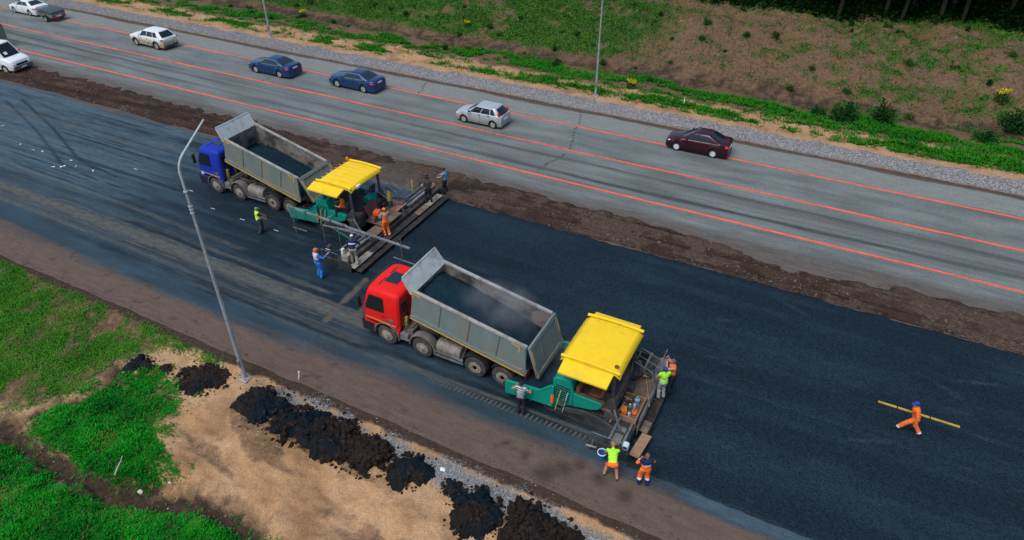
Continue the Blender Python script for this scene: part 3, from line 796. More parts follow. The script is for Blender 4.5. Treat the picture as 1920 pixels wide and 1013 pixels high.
    # ladder on the back of the cab / front of the box
    l = MB()
    for k in range(8): l.beam((0.92, -1.10 + 0.0 * k, 1.25 + 0.19 * k), (0.92, -0.72, 1.25 + 0.19 * k), 0.03, 0.03)
    for y in (-1.10, -0.72): l.beam((0.92, y, 1.15), (0.92, y, 2.75), 0.04, 0.03)
    l.build('ladder', m_black, t)
    for s in (-1, 1):
        f = MB(); f.lathe([(0, 2.62), (0.30, 2.62), (0.33, 2.66), (0.33, 3.78), (0.30, 3.82), (0, 3.82)], (0, s * 0.86, 0.80), 'x', 24)
        tk = f.build('fuel_tank', mat('dusty_fuel_tank', (0.22, 0.195, 0.165), rough=0.7, metal=0.2, col2=(0.30, 0.25, 0.20), scale=3), t, ang=30)
        for x in (2.85, 3.22, 3.58):
            q = MB(); q.lathe([(0.33, x), (0.342, x), (0.342, x + 0.06), (0.33, x + 0.06)], (0, s * 0.86, 0.80), 'x', 24); q.build('tank_strap', m_steel, tk, ang=30)
        q = MB(); q.cyl((2.95, s * 0.80, 1.10), (2.95, s * 0.80, 1.20), 0.07, 12); q.build('tank_cap', m_rim, tk)
        gd = MB()
        gd.beam((2.50, s * 1.19, 0.62), (4.0, s * 1.19, 0.62), 0.03, 0.12); gd.beam((2.5, s * 1.19, 0.42), (4.0, s * 1.19, 0.42), 0.03, 0.10)
        for x in (2.7, 3.85): gd.beam((x, s * 1.17, 0.40), (x, s * 0.5, 0.95), 0.05, 0.05)
        gd.build('side_guard', m_steel, t)
        # rear mudguards and lights
        mg = MB()
        for ax in AX[2:]:
            po = []; pi = []
            for k in range(7):
                a = math.pi * (0.8 - 0.6 * k / 6); po.append((ax + 0.68 * math.cos(a), 0.52 + 0.62 * math.sin(a))); pi.append((ax + 0.64 * math.cos(a), 0.52 + 0.58 * math.sin(a)))
            mg.prism(po + pi[::-1], s * 1.2, s * 0.65)
        mg.build('rear_mudguard', m_black, t)
        tl = MB(); tl.box((6.98, s * 0.92, 0.82), (0.06, 0.42, 0.14)); tl.build('tail_light', m_redlens, t, bev=0.01)
    # ---- tipping box, built in its own frame: u forward along the floor, n up
    T = R(tilt); L = 5.70; H = 1.52; W = 1.25; SL = 0.27
    def P(u, y, n): return (hinge_x - u * math.cos(T) - n * math.sin(T) * 0 + n * math.sin(T), y, z_hinge + u * math.sin(T) + n * math.cos(T))
    M4 = Matrix(((-math.cos(T), 0, math.sin(T), hinge_x), (0, 1, 0, 0), (math.sin(T), 0, math.cos(T), z_hinge), (0, 0, 0, 1)))
    m_box = mat('grey_tipper_paint', (0.150, 0.205, 0.200), rough=0.6, col2=(0.205, 0.195, 0.165), scale=2.6, lo=0.45, hi=0.68, var=0.16, stretch=(1, 1, 0.35), dust=(0.20, 0.175, 0.135), dz=(1.2, 2.9), dmax=0.55) if visor_dirt == 0 else \
        mat('dusty_tipper_paint', (0.140, 0.180, 0.168), rough=0.7, col2=(0.225, 0.205, 0.160), scale=2.4, lo=0.42, hi=0.66, var=0.16, stretch=(1, 1, 0.35), dust=(0.22, 0.185, 0.135), dz=(1.2, 3.2), dmax=0.7)
    m_in = mat('asphalt_stained_steel', (0.23, 0.205, 0.175), rough=0.7, col2=(0.05, 0.048, 0.048), scale=2.0, lo=0.42, hi=0.6)
    b = MB()
    th = 0.07
    # floor
    b.b2((0, -W + 0.02, 0), (L, W - 0.02, 0.09))
    # sides: inner sheet, top rail, lower rail, edge posts
    for s in (-1, 1):
        b.prism([(0.0, 0.02), (L - 0.03, 0.02), (L - 0.03, H - 0.06), (SL * (H - 0.06) / H, H - 0.06)], s * (W - 0.005), s * (W - th))
    b.b2((L - 0.09, -W + 0.03, 0.05), (L, W - 0.03, H - 0.04))
    b.xform(M4); bo = b.build('tipping_box', m_box, t, bev=0.012)
    ib = MB()
    for s in (-1, 1): ib.prism([(0.02, 0.09), (L - 0.1, 0.09), (L - 0.1, H - 0.07), (0.02 + SL, H - 0.07)], s * (W - th - 0.004), s * (W - th - 0.001))
    ib.b2((L - 0.096, -W + th, 0.09), (L - 0.093, W - th, H - 0.07))
    ib.xform(M4); ib.build('inner_lining', m_in, bo)
    rl = MB()
    for s in (-1, 1): rl.b2((SL - 0.02, s * (W + 0.03), H - 0.07), (L + 0.02, s * (W - 0.12), H + 0.05))
    rl.xform(M4); rl.build('top_rail', mat('pale_worn_rail', (0.33, 0.325, 0.30), rough=0.65, col2=(0.20, 0.185, 0.16), scale=3), bo, bev=0.02)
    lr = MB()
    for s in (-1, 1):
        lr.prism([(0.0, -0.06), (L, -0.06), (L, 0.10), (L - 0.35, 0.22), (L * 0.63, 0.22), (L * 0.6, 0.14), (L * 0.36, 0.14), (L * 0.33, 0.22), (0.4, 0.22), (0.0, 0.34)], s * (W + 0.035), s * (W - 0.01))
        lr.prism([(0.02, 0.2), (0.18, 0.2), (0.18 + SL, H), (0.02 + SL, H)], s * (W + 0.05), s * (W - 0.02))
    lr.xform(M4); lr.build('lower_rail', m_box, bo, bev=0.01)
    for s in (-1, 1):
        for u in (1.45, 2.85, 4.25):
            q = MB(); q.b2((u, s * (W + 0.018), 0.22), (u + 0.035, s * (W - 0.01), H - 0.07)); q.xform(M4)
            q.build('side_rib', mat('dark_seam', (0.11, 0.12, 0.118), rough=0.7), bo)
        q = MB()
        q.b2((0.1, s * (W + 0.040), -0.055), (L - 0.05, s * (W + 0.034), -0.005))
        for u0, n0 in ((L - 0.42, H - 0.16), (0.55, H - 0.16)): q.b2((u0, s * (W + 0.012), n0), (u0 + 0.38, s * (W - 0.01), n0 + 0.045))
        q.b2((L - 0.06, s * (W + 0.012), H - 0.42), (L - 0.02, s * (W - 0.01), H - 0.1)); q.b2((0.52, s * (W + 0.012), H - 0.45), (0.56, s * (W - 0.01), H - 0.12))
        q.xform(M4); q.build('reflective_stripe', m_yelref, bo)
    # visor over the cab
    v = MB()
    v.prism([(L - 0.12, H - 0.06), (L + 0.50, H + 0.46), (L + 0.54, H + 0.40), (L - 0.02, H - 0.12)], -W - 0.02, W + 0.02)
    for s in (-1, 1): v.prism([(L - 0.12, H - 0.1), (L + 0.52, H + 0.50), (L + 0.56, H + 0.36), (L + 0.05, H - 0.25)], s * (W + 0.03), s * (W - 0.03))
    v.prism([(L + 0.48, H + 0.44), (L + 0.50, H + 0.50), (L + 0.57, H + 0.50), (L + 0.56, H + 0.40)], -W - 0.01, W + 0.01)
    v.xform(M4); v.build('cab_guard', mat('pale_galvanised_visor', (0.36, 0.40, 0.40), rough=0.5, col2=(0.22, 0.225, 0.21), scale=2.6, lo=0.5, hi=0.68), bo, bev=0.012)
    # tailgate, hung from the top
    G = R(gate_deg)
    top = M4 @ Vector((SL - 0.06, 0, H + 0.02))
    g4 = Matrix.Translation(top) @ Matrix.Rotation(-G, 4, 'Y')
    g = MB(); g.b2((-0.02, -W, -1.56), (0.03, W, 0.0)); g.xform(g4); go = g.build('tailgate', m_box, t, bev=0.01)
    f = MB()
    for a, bb in (((0.031, -W, -0.18), (0.10, W, 0.02)), ((0.031, -W, -1.58), (0.10, W, -1.38)), ((0.031, -W, -1.379), (0.10, -W + 0.2, -0.181)), ((0.031, W, -1.379), (0.10, W - 0.2, -0.181))): f.b2(a, bb)
    f.xform(g4); f.build('tailgate_frame', m_box, go, bev=0.015)
    for y in (-0.4, 0.4):
        q = MB(); q.b2((0.031, y - 0.04, -1.379), (0.07, y + 0.04, -0.181)); q.xform(g4); q.build('tailgate_rib', m_box, go, bev=0.01)
    for s in (-1, 1):
        q = MB(); q.b2((0.101, s * (W - 0.02), -0.9), (0.106, s * (W - 0.06), -0.2)); q.b2((0.101, s * (W - 0.02), -1.5), (0.106, s * (W - 0.08), -1.25)); q.xform(g4); q.build('reflective_stripe', m_yelref, go)
    # hoist ram
    h = MB(); p0 = Vector((1.45, 0, 0.95)); p1 = M4 @ Vector((L - 0.25, 0, 0.4)); pm = p0.lerp(p1, 0.6)
    h.cyl(p0, pm, 0.10, 12); h.cyl(pm, p1, 0.07, 12); h.build('hoist_ram', m_steel, t)
    sf = MB(); 
    for s in (-1, 1): sf.b2((0.1, s * 0.40, -0.14), (L - 0.2, s * 0.50, -0.001))
    for u in np.arange(0.4, L - 0.2, 0.55): sf.b2((u, -W + 0.03, -0.13), (u + 0.08, W - 0.03, -0.002))
    sf.xform(M4); sf.build('box_subframe', m_chassis, bo)
    return t, M4, L, H, W

m_red = mat('red_cab_paint', (0.72, 0.016, 0.014), rough=0.5, coat=0.0, spec=0.10, dust=(0.34, 0.06, 0.045), dz=(0.7, 1.8), dmax=0.35, var=0.06)
m_blue = mat('blue_cab_paint', (0.014, 0.034, 0.34), rough=0.5, coat=0.0, spec=0.12, dust=(0.05, 0.06, 0.22), dz=(0.7, 1.6), dmax=0.3, var=0.08)
trk_red, MR, BL, BH, BW = make_truck('grey tip truck with a bright red cab, loaded bed raised slightly', -15.80, 19.42, m_red, 10.2, 7.06, 16, 0)
trk_blue, MBx, _, _, _ = make_truck('dusty tip truck with a blue cab, bed tipped up steeply', -33.45, 26.02, m_blue, 13.8, 6.98, 29, 1, z_hinge=1.24)
tr = MB(); tr.add([(-1.05, -1.232, 1.12), (-0.80, -1.232, 1.12), (-0.93, -1.232, 1.36)], [(0, 1, 2)]); tr.build('warning_triangle', m_plate, trk_blue)

# asphalt still lying in the two beds
def bed_load(root, M4, prof, label, sd):
    mb = MB(); nu, nv = 64, 26
    rows = []
    for i in range(nu):
        u = 0.02 + (BL - 0.14) * i / (nu - 1)
        row = []
        for j in range(nv):
            y = -(BW - 0.085) + 2 * (BW - 0.085) * j / (nv - 1)
            base = np.interp(u, [p[0] for p in prof], [p[1] for p in prof])
            e = abs(y) / (BW - 0.085)
            n = base * (1 - 0.25 * e ** 3) + 0.16 * (float(fbm(u * 1.4 + sd, y * 1.4, 4, sd)) - 0.5) + 0.05 * (float(vn(u * 9, y * 9, sd + 1)) - 0.5)
            v = M4 @ Vector((u, y, max(n, 0.1)))
            row.append(v)
        rows.append(row)
    mb.sheet(rows)
    o = mb.build('asphalt_load', m_hot, None, ang=180)
    o.location = root.location
    return tag(o, label, 'asphalt', kind=None)
bed_load(trk_red, MR, [(0, 0.55), (1.0, 0.75), (2.4, 1.0), (3.8, 1.22), (5.0, 1.30), (5.6, 1.25)], 'smoking black asphalt filling the bed of the red truck', 71)
bed_load(trk_blue, MBx, [(0, 0.42), (1.5, 0.60), (3.0, 0.75), (4.2, 0.70), (5.0, 0.45), (5.6, 0.2)], 'black asphalt left in the steep bed of the blue truck', 83)
# ------------------------------------------------------------------ cars
def car_wheel(root, x, y, s, r, wd, m_r, spokes):
    t = MB()
    t.lathe([(r * 0.62, -wd / 2), (r * 0.9, -wd / 2), (r, -wd / 2 + 0.03), (r, wd / 2 - 0.03), (r * 0.9, wd / 2), (r * 0.62, wd / 2)], (x, y, r), 'y', 24, caps=False)
    w_ = t.build('wheel', m_rubber_car, root, ang=35)
    q = MB(); yo = y + s * wd / 2
    q.lathe([(r * 0.64, yo), (r * 0.60, yo - s * 0.02), (r * 0.58, yo - s * 0.05), (0.0, yo - s * 0.05)], (x, 0, r), 'y', 20)
    for k in range(spokes):
        a = 2 * math.pi * k / spokes + 0.3
        q.beam((x + 0.03 * math.cos(a), yo - s * 0.02, r + 0.03 * math.sin(a)), (x + r * 0.6 * math.cos(a), yo - s * 0.015, r + r * 0.6 * math.sin(a)), 0.05, 0.03, 1, up=(0, 1, 0))
    q.lathe([(r * 0.64, yo + s * 0.002), (r * 0.57, yo + s * 0.004), (r * 0.57, yo - s * 0.03)], (x, 0, r), 'y', 20, 1)
    q.lathe([(r * 0.16, yo - s * 0.03), (r * 0.16, yo + s * 0.005), (0, yo + s * 0.008)], (x, 0, r), 'y', 10, 1)
    q.build('rim', [m_black, m_r], w_, ang=30)

m_rubber_car = mat('car_tyre', (0.022, 0.022, 0.023), rough=0.85)
m_alloy = mat('silver_alloy', (0.50, 0.51, 0.52), rough=0.35, metal=0.5)
m_hub = mat('pale_wheel_cover', (0.60, 0.62, 0.63), rough=0.4)
m_dustrim = mat('dusty_car_rim', (0.33, 0.30, 0.26), rough=0.6)

def make_car(name, label, cat, x0, y0, spec, paint, rz=0.0, group=None, m_r=None, spokes=10, trim=None, glass=None, arch=None):
    """front points to -X before rotation; origin on the ground under the front axle, x grows to the rear"""
    t = thing(name, label, cat, (x0, y0, 0), rz, group)
    S = spec; W = S['w'] / 2; r = S['r']; wb = S['wb']; fo = S['fo']; ro = S['ro']
    xa, xb = -fo, wb + ro
    deck = S['deck']; gp = glass or m_glass
    # lower shell
    xs_ = sorted(set([xa + (xb - xa) * k / 46 for k in range(47)] + [c + d for c in (0, wb) for d in (-r - 0.07, -r - 0.04, r + 0.04, r + 0.07)]))
    rows = []
    for x in xs_:
        f = (x - xa) / (xb - xa)
        tap = 1 - S.get('nose', 0.17) * max(0, 1 - (x - xa) / 0.55) ** 2.2 - S.get('tail', 0.12) * max(0, 1 - (xb - x) / 0.5) ** 2.2
        w_ = W * tap
        zd = float(np.interp(x, [p[0] for p in deck], [p[1] for p in deck]))
        zb = S['gc']
        for c in (0, wb):
            d = abs(x - c)
            if d < r + 0.06: zb = max(zb, r + math.sqrt(max((r + 0.06) ** 2 - d * d, 0)))
        zb = min(zb, zd - 0.12)
        zm = max(zb + 0.02, S['gc'] + 0.42 * (zd - S['gc'])); zs = zb + (zd - zb) * 0.86
        half = [(w_ * 0.80, zb), (w_ * 0.975, zb + 0.015), (w_ * 1.0, (zb + zm) / 2 + .02), (w_ * 0.995, max(zm, zb + 0.05)), (w_ * 0.975, zs), (w_ * 0.93, zd - 0.02), (w_ * 0.82, zd + 0.012), (w_ * 0.45, zd + 0.045), (0, zd + 0.055)]
        rows.append([(x, -y, z) for y, z in half] + [(x, y, z) for y, z in half[-2::-1]])
    b = MB(); b.sheet(rows)
    n = len(rows[0])
    b.add(rows[0], [tuple(range(n))]); b.add(rows[-1], [tuple(range(n))])
    # greenhouse
    (xw0, xw1, xr1, xr0) = S['gh']; zr = S['h']; wr = S['wr'] / 2; wbelt = W * 0.93
    zb0 = float(np.interp(xw0, [p[0] for p in deck], [p[1] for p in deck])); zb1 = float(np.interp(xr0, [p[0] for p in deck], [p[1] for p in deck]))
    def belt(f): return xw0 + (xr0 - xw0) * f, zb0 + (zb1 - zb0) * f
    def roofp(f): return xw1 + (xr1 - xw1) * f
    def sideP(f, v, s, off=0.0):
        xb_, zb_ = belt(f); xt = roofp(f); zt = zr - 0.05
        x = xb_ + (xt - xb_) * v; z = zb_ + (zt - zb_) * v
        y = wbelt + (wr - wbelt) * v + 0.035 * math.sin(math.pi * v)
        if f < 0.12: y -= 0.10 * (1 - f / 0.12) ** 2
        if f > 0.88: y -= 0.08 * ((f - 0.88) / 0.12) ** 2
        return (x, s * (y + off), z + off * 0.35)
    nf, nv = 24, 6
    for s in (-1, 1):
        b.sheet([[sideP(i / nf, j / nv, s) for j in range(nv + 1)] for i in range(nf + 1)])
    def endP(f, u, v, off=0.0):
        a = Vector(sideP(f, v, -1)); c = Vector(sideP(f, v, 1))
        p = a.lerp(c, u); d = -1 if f == 0 else 1
        bl = 0.10 * (1 - (2 * u - 1) ** 2) * (1 - 0.4 * v)
        return (p.x + d * (bl + off * 0.8), p.y, p.z + off * 0.6)
    for f in (0, 1): b.sheet([[endP(f, i / 10, j / 6) for j in range(7)] for i in range(11)])
    def roofS(f, u):
        a = Vector(sideP(f, 1, -1)); c = Vector(sideP(f, 1, 1)); p = a.lerp(c, u)
        e = 1 - (2 * u - 1) ** 4; g = 1 - abs(2 * f - 1) ** 6
        x = p.x
        if f == 0: x -= 0.06 * (1 - (2 * u - 1) ** 2)
        if f == 1: x += 0.06 * (1 - (2 * u - 1) ** 2)
        return (x, p.y, p.z + 0.055 * e * (0.25 + 0.75 * g))
    b.sheet([[roofS(i / 14, j / 10) for j in range(11)] for i in range(15)])
    body = b.build('body', paint, t, ang=50)
    # under tray
    u = MB(); u.b2((xa + 0.25, -W * 0.86, S['gc'] - 0.02), (xb - 0.2, W * 0.86, S['gc'] + 0.25)); u.build('underbody', m_black, t)
    # glazing
    def patch(fn, nu, nv_, nm, m_, par=t):
        q = MB(); q.sheet([[fn(i / nu, j / nv_) for j in range(nv_ + 1)] for i in range(nu + 1)]); q.build(nm, m_, par, ang=60)
    patch(lambda a, c: endP(0, 0.06 + 0.88 * a, 0.05 + 0.90 * c, 0.012), 10, 4, 'windscreen', gp)
    patch(lambda a, c: endP(1, 0.07 + 0.86 * a, S.get('rg0', 0.06) + (0.93 - S.get('rg0', 0.06)) * c, 0.012), 10, 4, 'rear_window', gp)
    for s in (-1, 1):
        for (f0, f1, t0, t1) in S['win']:
            patch(lambda a, c: sideP((f0 + (f1 - f0) * a) * (1 - c) + (t0 + (t1 - t0) * a) * c, 0.07 + 0.80 * c, s, 0.012), 8, 4, 'window', gp)
        if trim:
            pts = [sideP(S['win'][0][0] + (S['win'][-1][1] - S['win'][0][0]) * k / 12, 0.03, s, 0.012) for k in range(13)]
            a0 = S['win'][0][2]; a1 = S['win'][-1][3]
            pts2 = [sideP(a0 + (a1 - a0) * k / 12, 0.92, s, 0.012) for k in range(13)]
            q = MB(); q.tube(pts + pts2[::-1] + [pts[0]], 0.014, 5); q.build('window_trim', m_chrome, t)
        # doors: handles and shut lines
        for dx in S['handles']:
            zt_ = float(np.interp(dx, [p[0] for p in deck], [p[1] for p in deck]))
            q = MB(); q.box((dx, s * (W * 0.985), zt_ - 0.12), (0.17, 0.05, 0.035)); q.build('door_handle', paint if not S.get('dark_handles') else m_black, t, bev=0.008)
        for dx in S['shuts']:
            zt_ = float(np.interp(dx, [p[0] for p in deck], [p[1] for p in deck]))
            q = MB(); q.b2((dx - 0.006, s * (W * 1.004), S['gc'] + 0.08), (dx + 0.006, s * (W * 0.94), zt_ - 0.14)); q.build('door_seam', m_black, t)
        mx, mz = belt(0.10)
        q = MB(); q.ball((mx + 0.05, s * (W + 0.10), mz + 0.10), (0.08, 0.12, 0.075), 10, 6); q.beam((mx + 0.05, s * (W - 0.06), mz + 0.06), (mx + 0.05, s * (W + 0.06), mz + 0.09), 0.06, 0.04)
        q.build('mirror', paint if not S.get('dark_handles') else m_black, t)
        zt_ = float(np.interp(xa + 0.1, [p[0] for p in deck], [p[1] for p in deck]))
        q = MB(); q.ball((xa + 0.24, s * W * 0.74, zt_ - 0.075), (0.24, 0.17, 0.085), 12, 8, rot=Euler((0, -0.35, s * 0.55)).to_matrix()); q.build('headlight', m_clear, t)
        tl = S['tail_l']
        q = MB(); q.ball((xb - tl[0], s * W * tl[1], tl[2]), tl[3], 12, 8, rot=Euler((0, tl[4], -s * 0.5)).to_matrix()); q.build('tail_light', m_redlens, t)
    # bumpers, grille, plates
    q = MB(); q.b2((xa - 0.012, -W * 0.5, S['gc'] + 0.18), (xa + 0.10, W * 0.5, S['gc'] + 0.30)); q.build('grille', m_black, t, bev=0.02)
    q = MB(); q.b2((xb - 0.1, -W * 0.80, S['gc'] + 0.02), (xb + 0.02, W * 0.80, S['gc'] + 0.17)); q.build('bumper', arch or paint, t, bev=0.03, seg=2)
    q = MB(); q.b2((xb - 0.02, -0.26, S['plz']), (xb + 0.035, 0.26, S['plz'] + 0.112)); q.build('number_plate', m_plate, t)
    q = MB(); q.b2((xa - 0.03, -0.26, S['gc'] + 0.20), (xa + 0.02, 0.26, S['gc'] + 0.312)); q.build('number_plate', m_plate, t)
    for x in (0, wb):
        for s in (-1, 1):
            car_wheel(t, x, s * (W - 0.125), s, r, 0.21, m_r or m_alloy, spokes)
            if arch:
                q = MB(); po = []; pi = []
                for k in range(13):
                    a = math.pi * (1.03 - 1.06 * k / 12); po.append((x + (r + .11) * math.cos(a), r + (r + .11) * math.sin(a))); pi.append((x + (r + .05) * math.cos(a), r + (r + .05) * math.sin(a)))
                q.prism(po + pi[::-1], s * (W + 0.012), s * (W - 0.1)); q.build('arch_trim', arch, t)
            q = MB(); q.lathe([(r + 0.04, -0.12), (r + 0.05, 0.12)], (x, s * (W - 0.20), r), 'y', 20); q.build('wheel_well', m_black, t, fixn=False)
    return t, S

SEDAN = dict(w=1.82, wb=2.70, fo=0.94, ro=1.08, r=0.325, gc=0.20, h=1.46, wr=1.22,
             deck=[(-0.96, 0.66), (-0.8, 0.78), (0.2, 0.93), (0.55, 0.98), (2.9, 1.02), (3.2, 1.05), (3.68, 1.03), (3.8, 0.95)], gh=(0.42, 1.25, 2.35, 3.18),
             win=[(0.10, 0.47, 0.02, 0.45), (0.495, 0.86, 0.48, 0.90)], handles=(1.62, 2.62), shuts=(0.55, 1.72, 2.66), tail_l=(0.20, 0.80, 0.84, (0.22, 0.20, 0.085), 0.1), plz=0.80)
HATCH = dict(w=1.70, wb=2.47, fo=0.78, ro=0.66, r=0.30, gc=0.20, h=1.50, wr=1.20, nose=0.22,
             deck=[(-0.8, 0.62), (-0.65, 0.76), (0.1, 0.93), (0.5, 0.99), (2.6, 1.04), (2.95, 1.04), (3.15, 0.92)], gh=(0.22, 1.05, 2.55, 3.02),
             win=[(0.10, 0.40, 0.03, 0.38), (0.43, 0.70, 0.41, 0.72), (0.735, 0.86, 0.76, 0.90)], handles=(1.32, 2.12), shuts=(0.42, 1.40, 2.2), tail_l=(0.21, 0.79, 1.02, (0.10, 0.12, 0.27), -0.25), plz=0.62, dark_handles=True)
SUV = dict(w=1.88, wb=2.79, fo=0.92, ro=0.98, r=0.36, gc=0.26, h=1.66, wr=1.32,
           deck=[(-0.94, 0.80), (-0.8, 0.93), (0.2, 1.05), (0.6, 1.10), (3.2, 1.15), (3.6, 1.14), (3.75, 1.0)], gh=(0.45, 1.20, 3.05, 3.62),
           win=[(0.09, 0.36, 0.02, 0.33), (0.385, 0.66, 0.36, 0.66), (0.685, 0.86, 0.69, 0.90)], handles=(1.7, 2.7), shuts=(0.6, 1.75, 2.75), tail_l=(0.16, 0.84, 0.98, (0.14, 0.24, 0.075), 0.0), plz=0.82)
COMPACT = dict(w=1.70, wb=2.52, fo=0.80, ro=0.96, r=0.30, gc=0.19, h=1.48, wr=1.16,
               deck=[(-0.82, 0.64), (-0.66, 0.77), (0.15, 0.93), (0.5, 0.98), (2.6, 1.03), (3.0, 1.08), (3.36, 1.08), (3.48, 0.98)], gh=(0.32, 1.10, 2.15, 2.92),
               win=[(0.11, 0.47, 0.03, 0.45), (0.50, 0.86, 0.48, 0.90)], handles=(1.45, 2.35), shuts=(0.5, 1.55, 2.4), tail_l=(0.14, 0.82, 0.88, (0.16, 0.18, 0.13), 0.0), plz=0.70)
VAN = dict(w=2.04, wb=2.90, fo=1.00, ro=1.30, r=0.35, gc=0.30, h=2.34, wr=1.66, nose=0.12, tail=0.03,
           deck=[(-1.02, 0.92), (-0.90, 1.06), (-0.2, 1.26), (0.1, 1.34), (4.2, 1.36)], gh=(-0.16, 0.62, 4.05, 4.18),
           win=[(0.06, 0.26, 0.02, 0.19), (0.30, 0.55, 0.27, 0.53), (0.58, 0.90, 0.56, 0.90)], handles=(1.2,), shuts=(0.3, 1.3, 2.5), tail_l=(0.1, 0.9, 1.0, (0.06, 0.08, 0.2), 0), plz=0.6, dark_handles=True)

p_navy = mat('navy_car_paint', (0.004, 0.032, 0.105), rough=0.32, coat=0.35, dust=(0.05, 0.075, 0.10), dz=(0.2, 0.6), dmax=0.4, var=0.05)
p_silver = mat('silver_car_paint', (0.40, 0.44, 0.46), rough=0.35, metal=0.25, coat=0.4, dust=(0.26, 0.19, 0.11), dz=(0.35, 0.68), dmax=0.95, var=0.05)
p_maroon = mat('maroon_car_paint', (0.030, 0.0035, 0.008), rough=0.3, coat=0.4, var=0.05)
p_white = mat('white_car_paint', (0.70, 0.72, 0.72), rough=0.3, coat=0.5, dust=(0.34, 0.32, 0.28), dz=(0.2, 0.6), dmax=0.5, var=0.03)
p_beige = mat('white_dusty_car_paint', (0.70, 0.71, 0.69), rough=0.35, coat=0.4, dust=(0.30, 0.215, 0.105), dz=(0.55, 1.0), dmax=1.3, var=0.03)
p_van = mat('white_van_paint', (0.70, 0.73, 0.73), rough=0.4, coat=0.3, dust=(0.36, 0.34, 0.30), dz=(0.2, 0.9), dmax=0.6, var=0.04)
make_car('sedan', 'dark blue sedan with chrome window trim, nearer the silver hatchback', 'car', -38.25, 43.20, SEDAN, p_navy, 0.0, 'dark blue sedans', m_alloy, 10, trim=True, glass=m_glass2)
make_car('sedan', 'dark blue sedan with chrome window trim, behind the white dusty crossover', 'car', -46.75, 42.65, SEDAN, p_navy, 0.0, 'dark blue sedans', m_alloy, 10, trim=True, glass=m_glass2)
make_car('hatchback', 'silver hatchback with dusty sills and tall red tail lights', 'car', -25.25, 41.85, HATCH, p_silver, 0.0, None, m_dustrim, 8)
make_car('sedan', 'maroon compact sedan with pale wheel covers and driver in blue sleeve', 'car', -9.75, 44.55, COMPACT, p_maroon, 0.0, None, m_hub, 9)
make_car('crossover', 'white crossover with tan dust over its lower half', 'car', -62.4, 43.0, SUV, p_beige, 0.0, None, m_dustrim, 7, arch=m_black)
make_car('sedan', 'clean white sedan towing a small covered trailer', 'car', -83.75, 44.45, dict(SEDAN, w=1.84), p_white, 0.0, None, m_alloy, 8)
van, _ = make_car('minibus', 'white minibus with paper in its windscreen, parked on the soil strip', 'van', -66.15, 32.60, VAN, p_van, math.pi + 0.16, None, m_dustrim, 6)
q = MB(); q.b2((-1.06, -0.92, 0.30), (-0.80, 0.92, 0.62)); q.build('front_bumper', m_chassis, van, bev=0.05, seg=2)
for s in (-1, 1):
    q = MB(); q.box((-0.99, s * 0.74, 0.80), (0.10, 0.30, 0.17), (0, -0.3, -s * 0.25)); q.build('headlight', m_clear, van, bev=0.03)
q = MB(); q.b2((-1.075, -0.26, 0.42), (-1.061, 0.26, 0.53)); q.build('number_plate', m_plate, van)
q = MB(); q.b2((-1.03, -0.55, 0.66), (-0.9, 0.55, 0.84)); q.build('radiator_grille', m_black, van, bev=0.02)
q = MB(); q.add([(-0.12, 0.55, 1.52), (-0.12, 0.25, 1.52), (0.04, 0.25, 1.72), (0.04, 0.55, 1.72)], [(0, 1, 2, 3)]); q.build('windscreen_paper', m_plate, van)

# small covered trailer
t = thing('trailer', 'small car trailer with a dark tarpaulin cover and red tail lights', 'trailer', (-77.7, 43.95, 0), 0)
q = MB(); q.b2((-1.0, -0.75, 0.45), (1.15, 0.75, 0.85)); q.build('box', m_steel, t, bev=0.03)
q = MB(); q.prism([(-1.05, 0.80), (-1.0, 1.12), (-0.5, 1.20), (0.6, 1.17), (1.15, 1.02), (1.2, 0.80)], -0.80, 0.80); q.build('tarpaulin', mat('dark_tarpaulin', (0.055, 0.075, 0.085), rough=0.6, bump=0.5, bscale=4, bdist=0.05), t, bev=0.06, seg=2)
q = MB(); q.beam((-1.0, 0, 0.42), (-2.2, 0, 0.42), 0.08, 0.06); q.beam((-1.0, 0.5, 0.42), (-1.7, 0, 0.42), 0.05, 0.05); q.beam((-1.0, -0.5, 0.42), (-1.7, 0, 0.42), 0.05, 0.05); q.build('drawbar', m_chassis, t)
for s in (-1, 1):
    car_wheel(t, 0.15, s * 0.88, s, 0.29, 0.17, m_dustrim, 6)
    q = MB(); po = [(0.15 + 0.38 * math.cos(math.pi * (1 - k / 8)), 0.29 + 0.38 * math.sin(math.pi * (1 - k / 8))) for k in range(9)]; pi_ = [(0.15 + 0.34 * math.cos(math.pi * (1 - k / 8)), 0.29 + 0.34 * math.sin(math.pi * (1 - k / 8))) for k in range(9)]
    q.prism(po + pi_[::-1], s * 0.98, s * 0.76); q.build('mudguard', m_black, t)
    q = MB(); q.b2((1.151, s * 0.72, 0.50), (1.19, s * 0.42, 0.64)); q.build('tail_light', m_redlens, t)
q = MB(); q.b2((1.151, -0.26, 0.50), (1.165, 0.26, 0.61)); q.build('number_plate', m_plate, t)
q = MB(); q.b2((1.10, -0.76, 0.36), (1.15, 0.76, 0.449)); q.build('bumper', mat('red_trailer_bar', (0.32, 0.05, 0.04), rough=0.6), t)

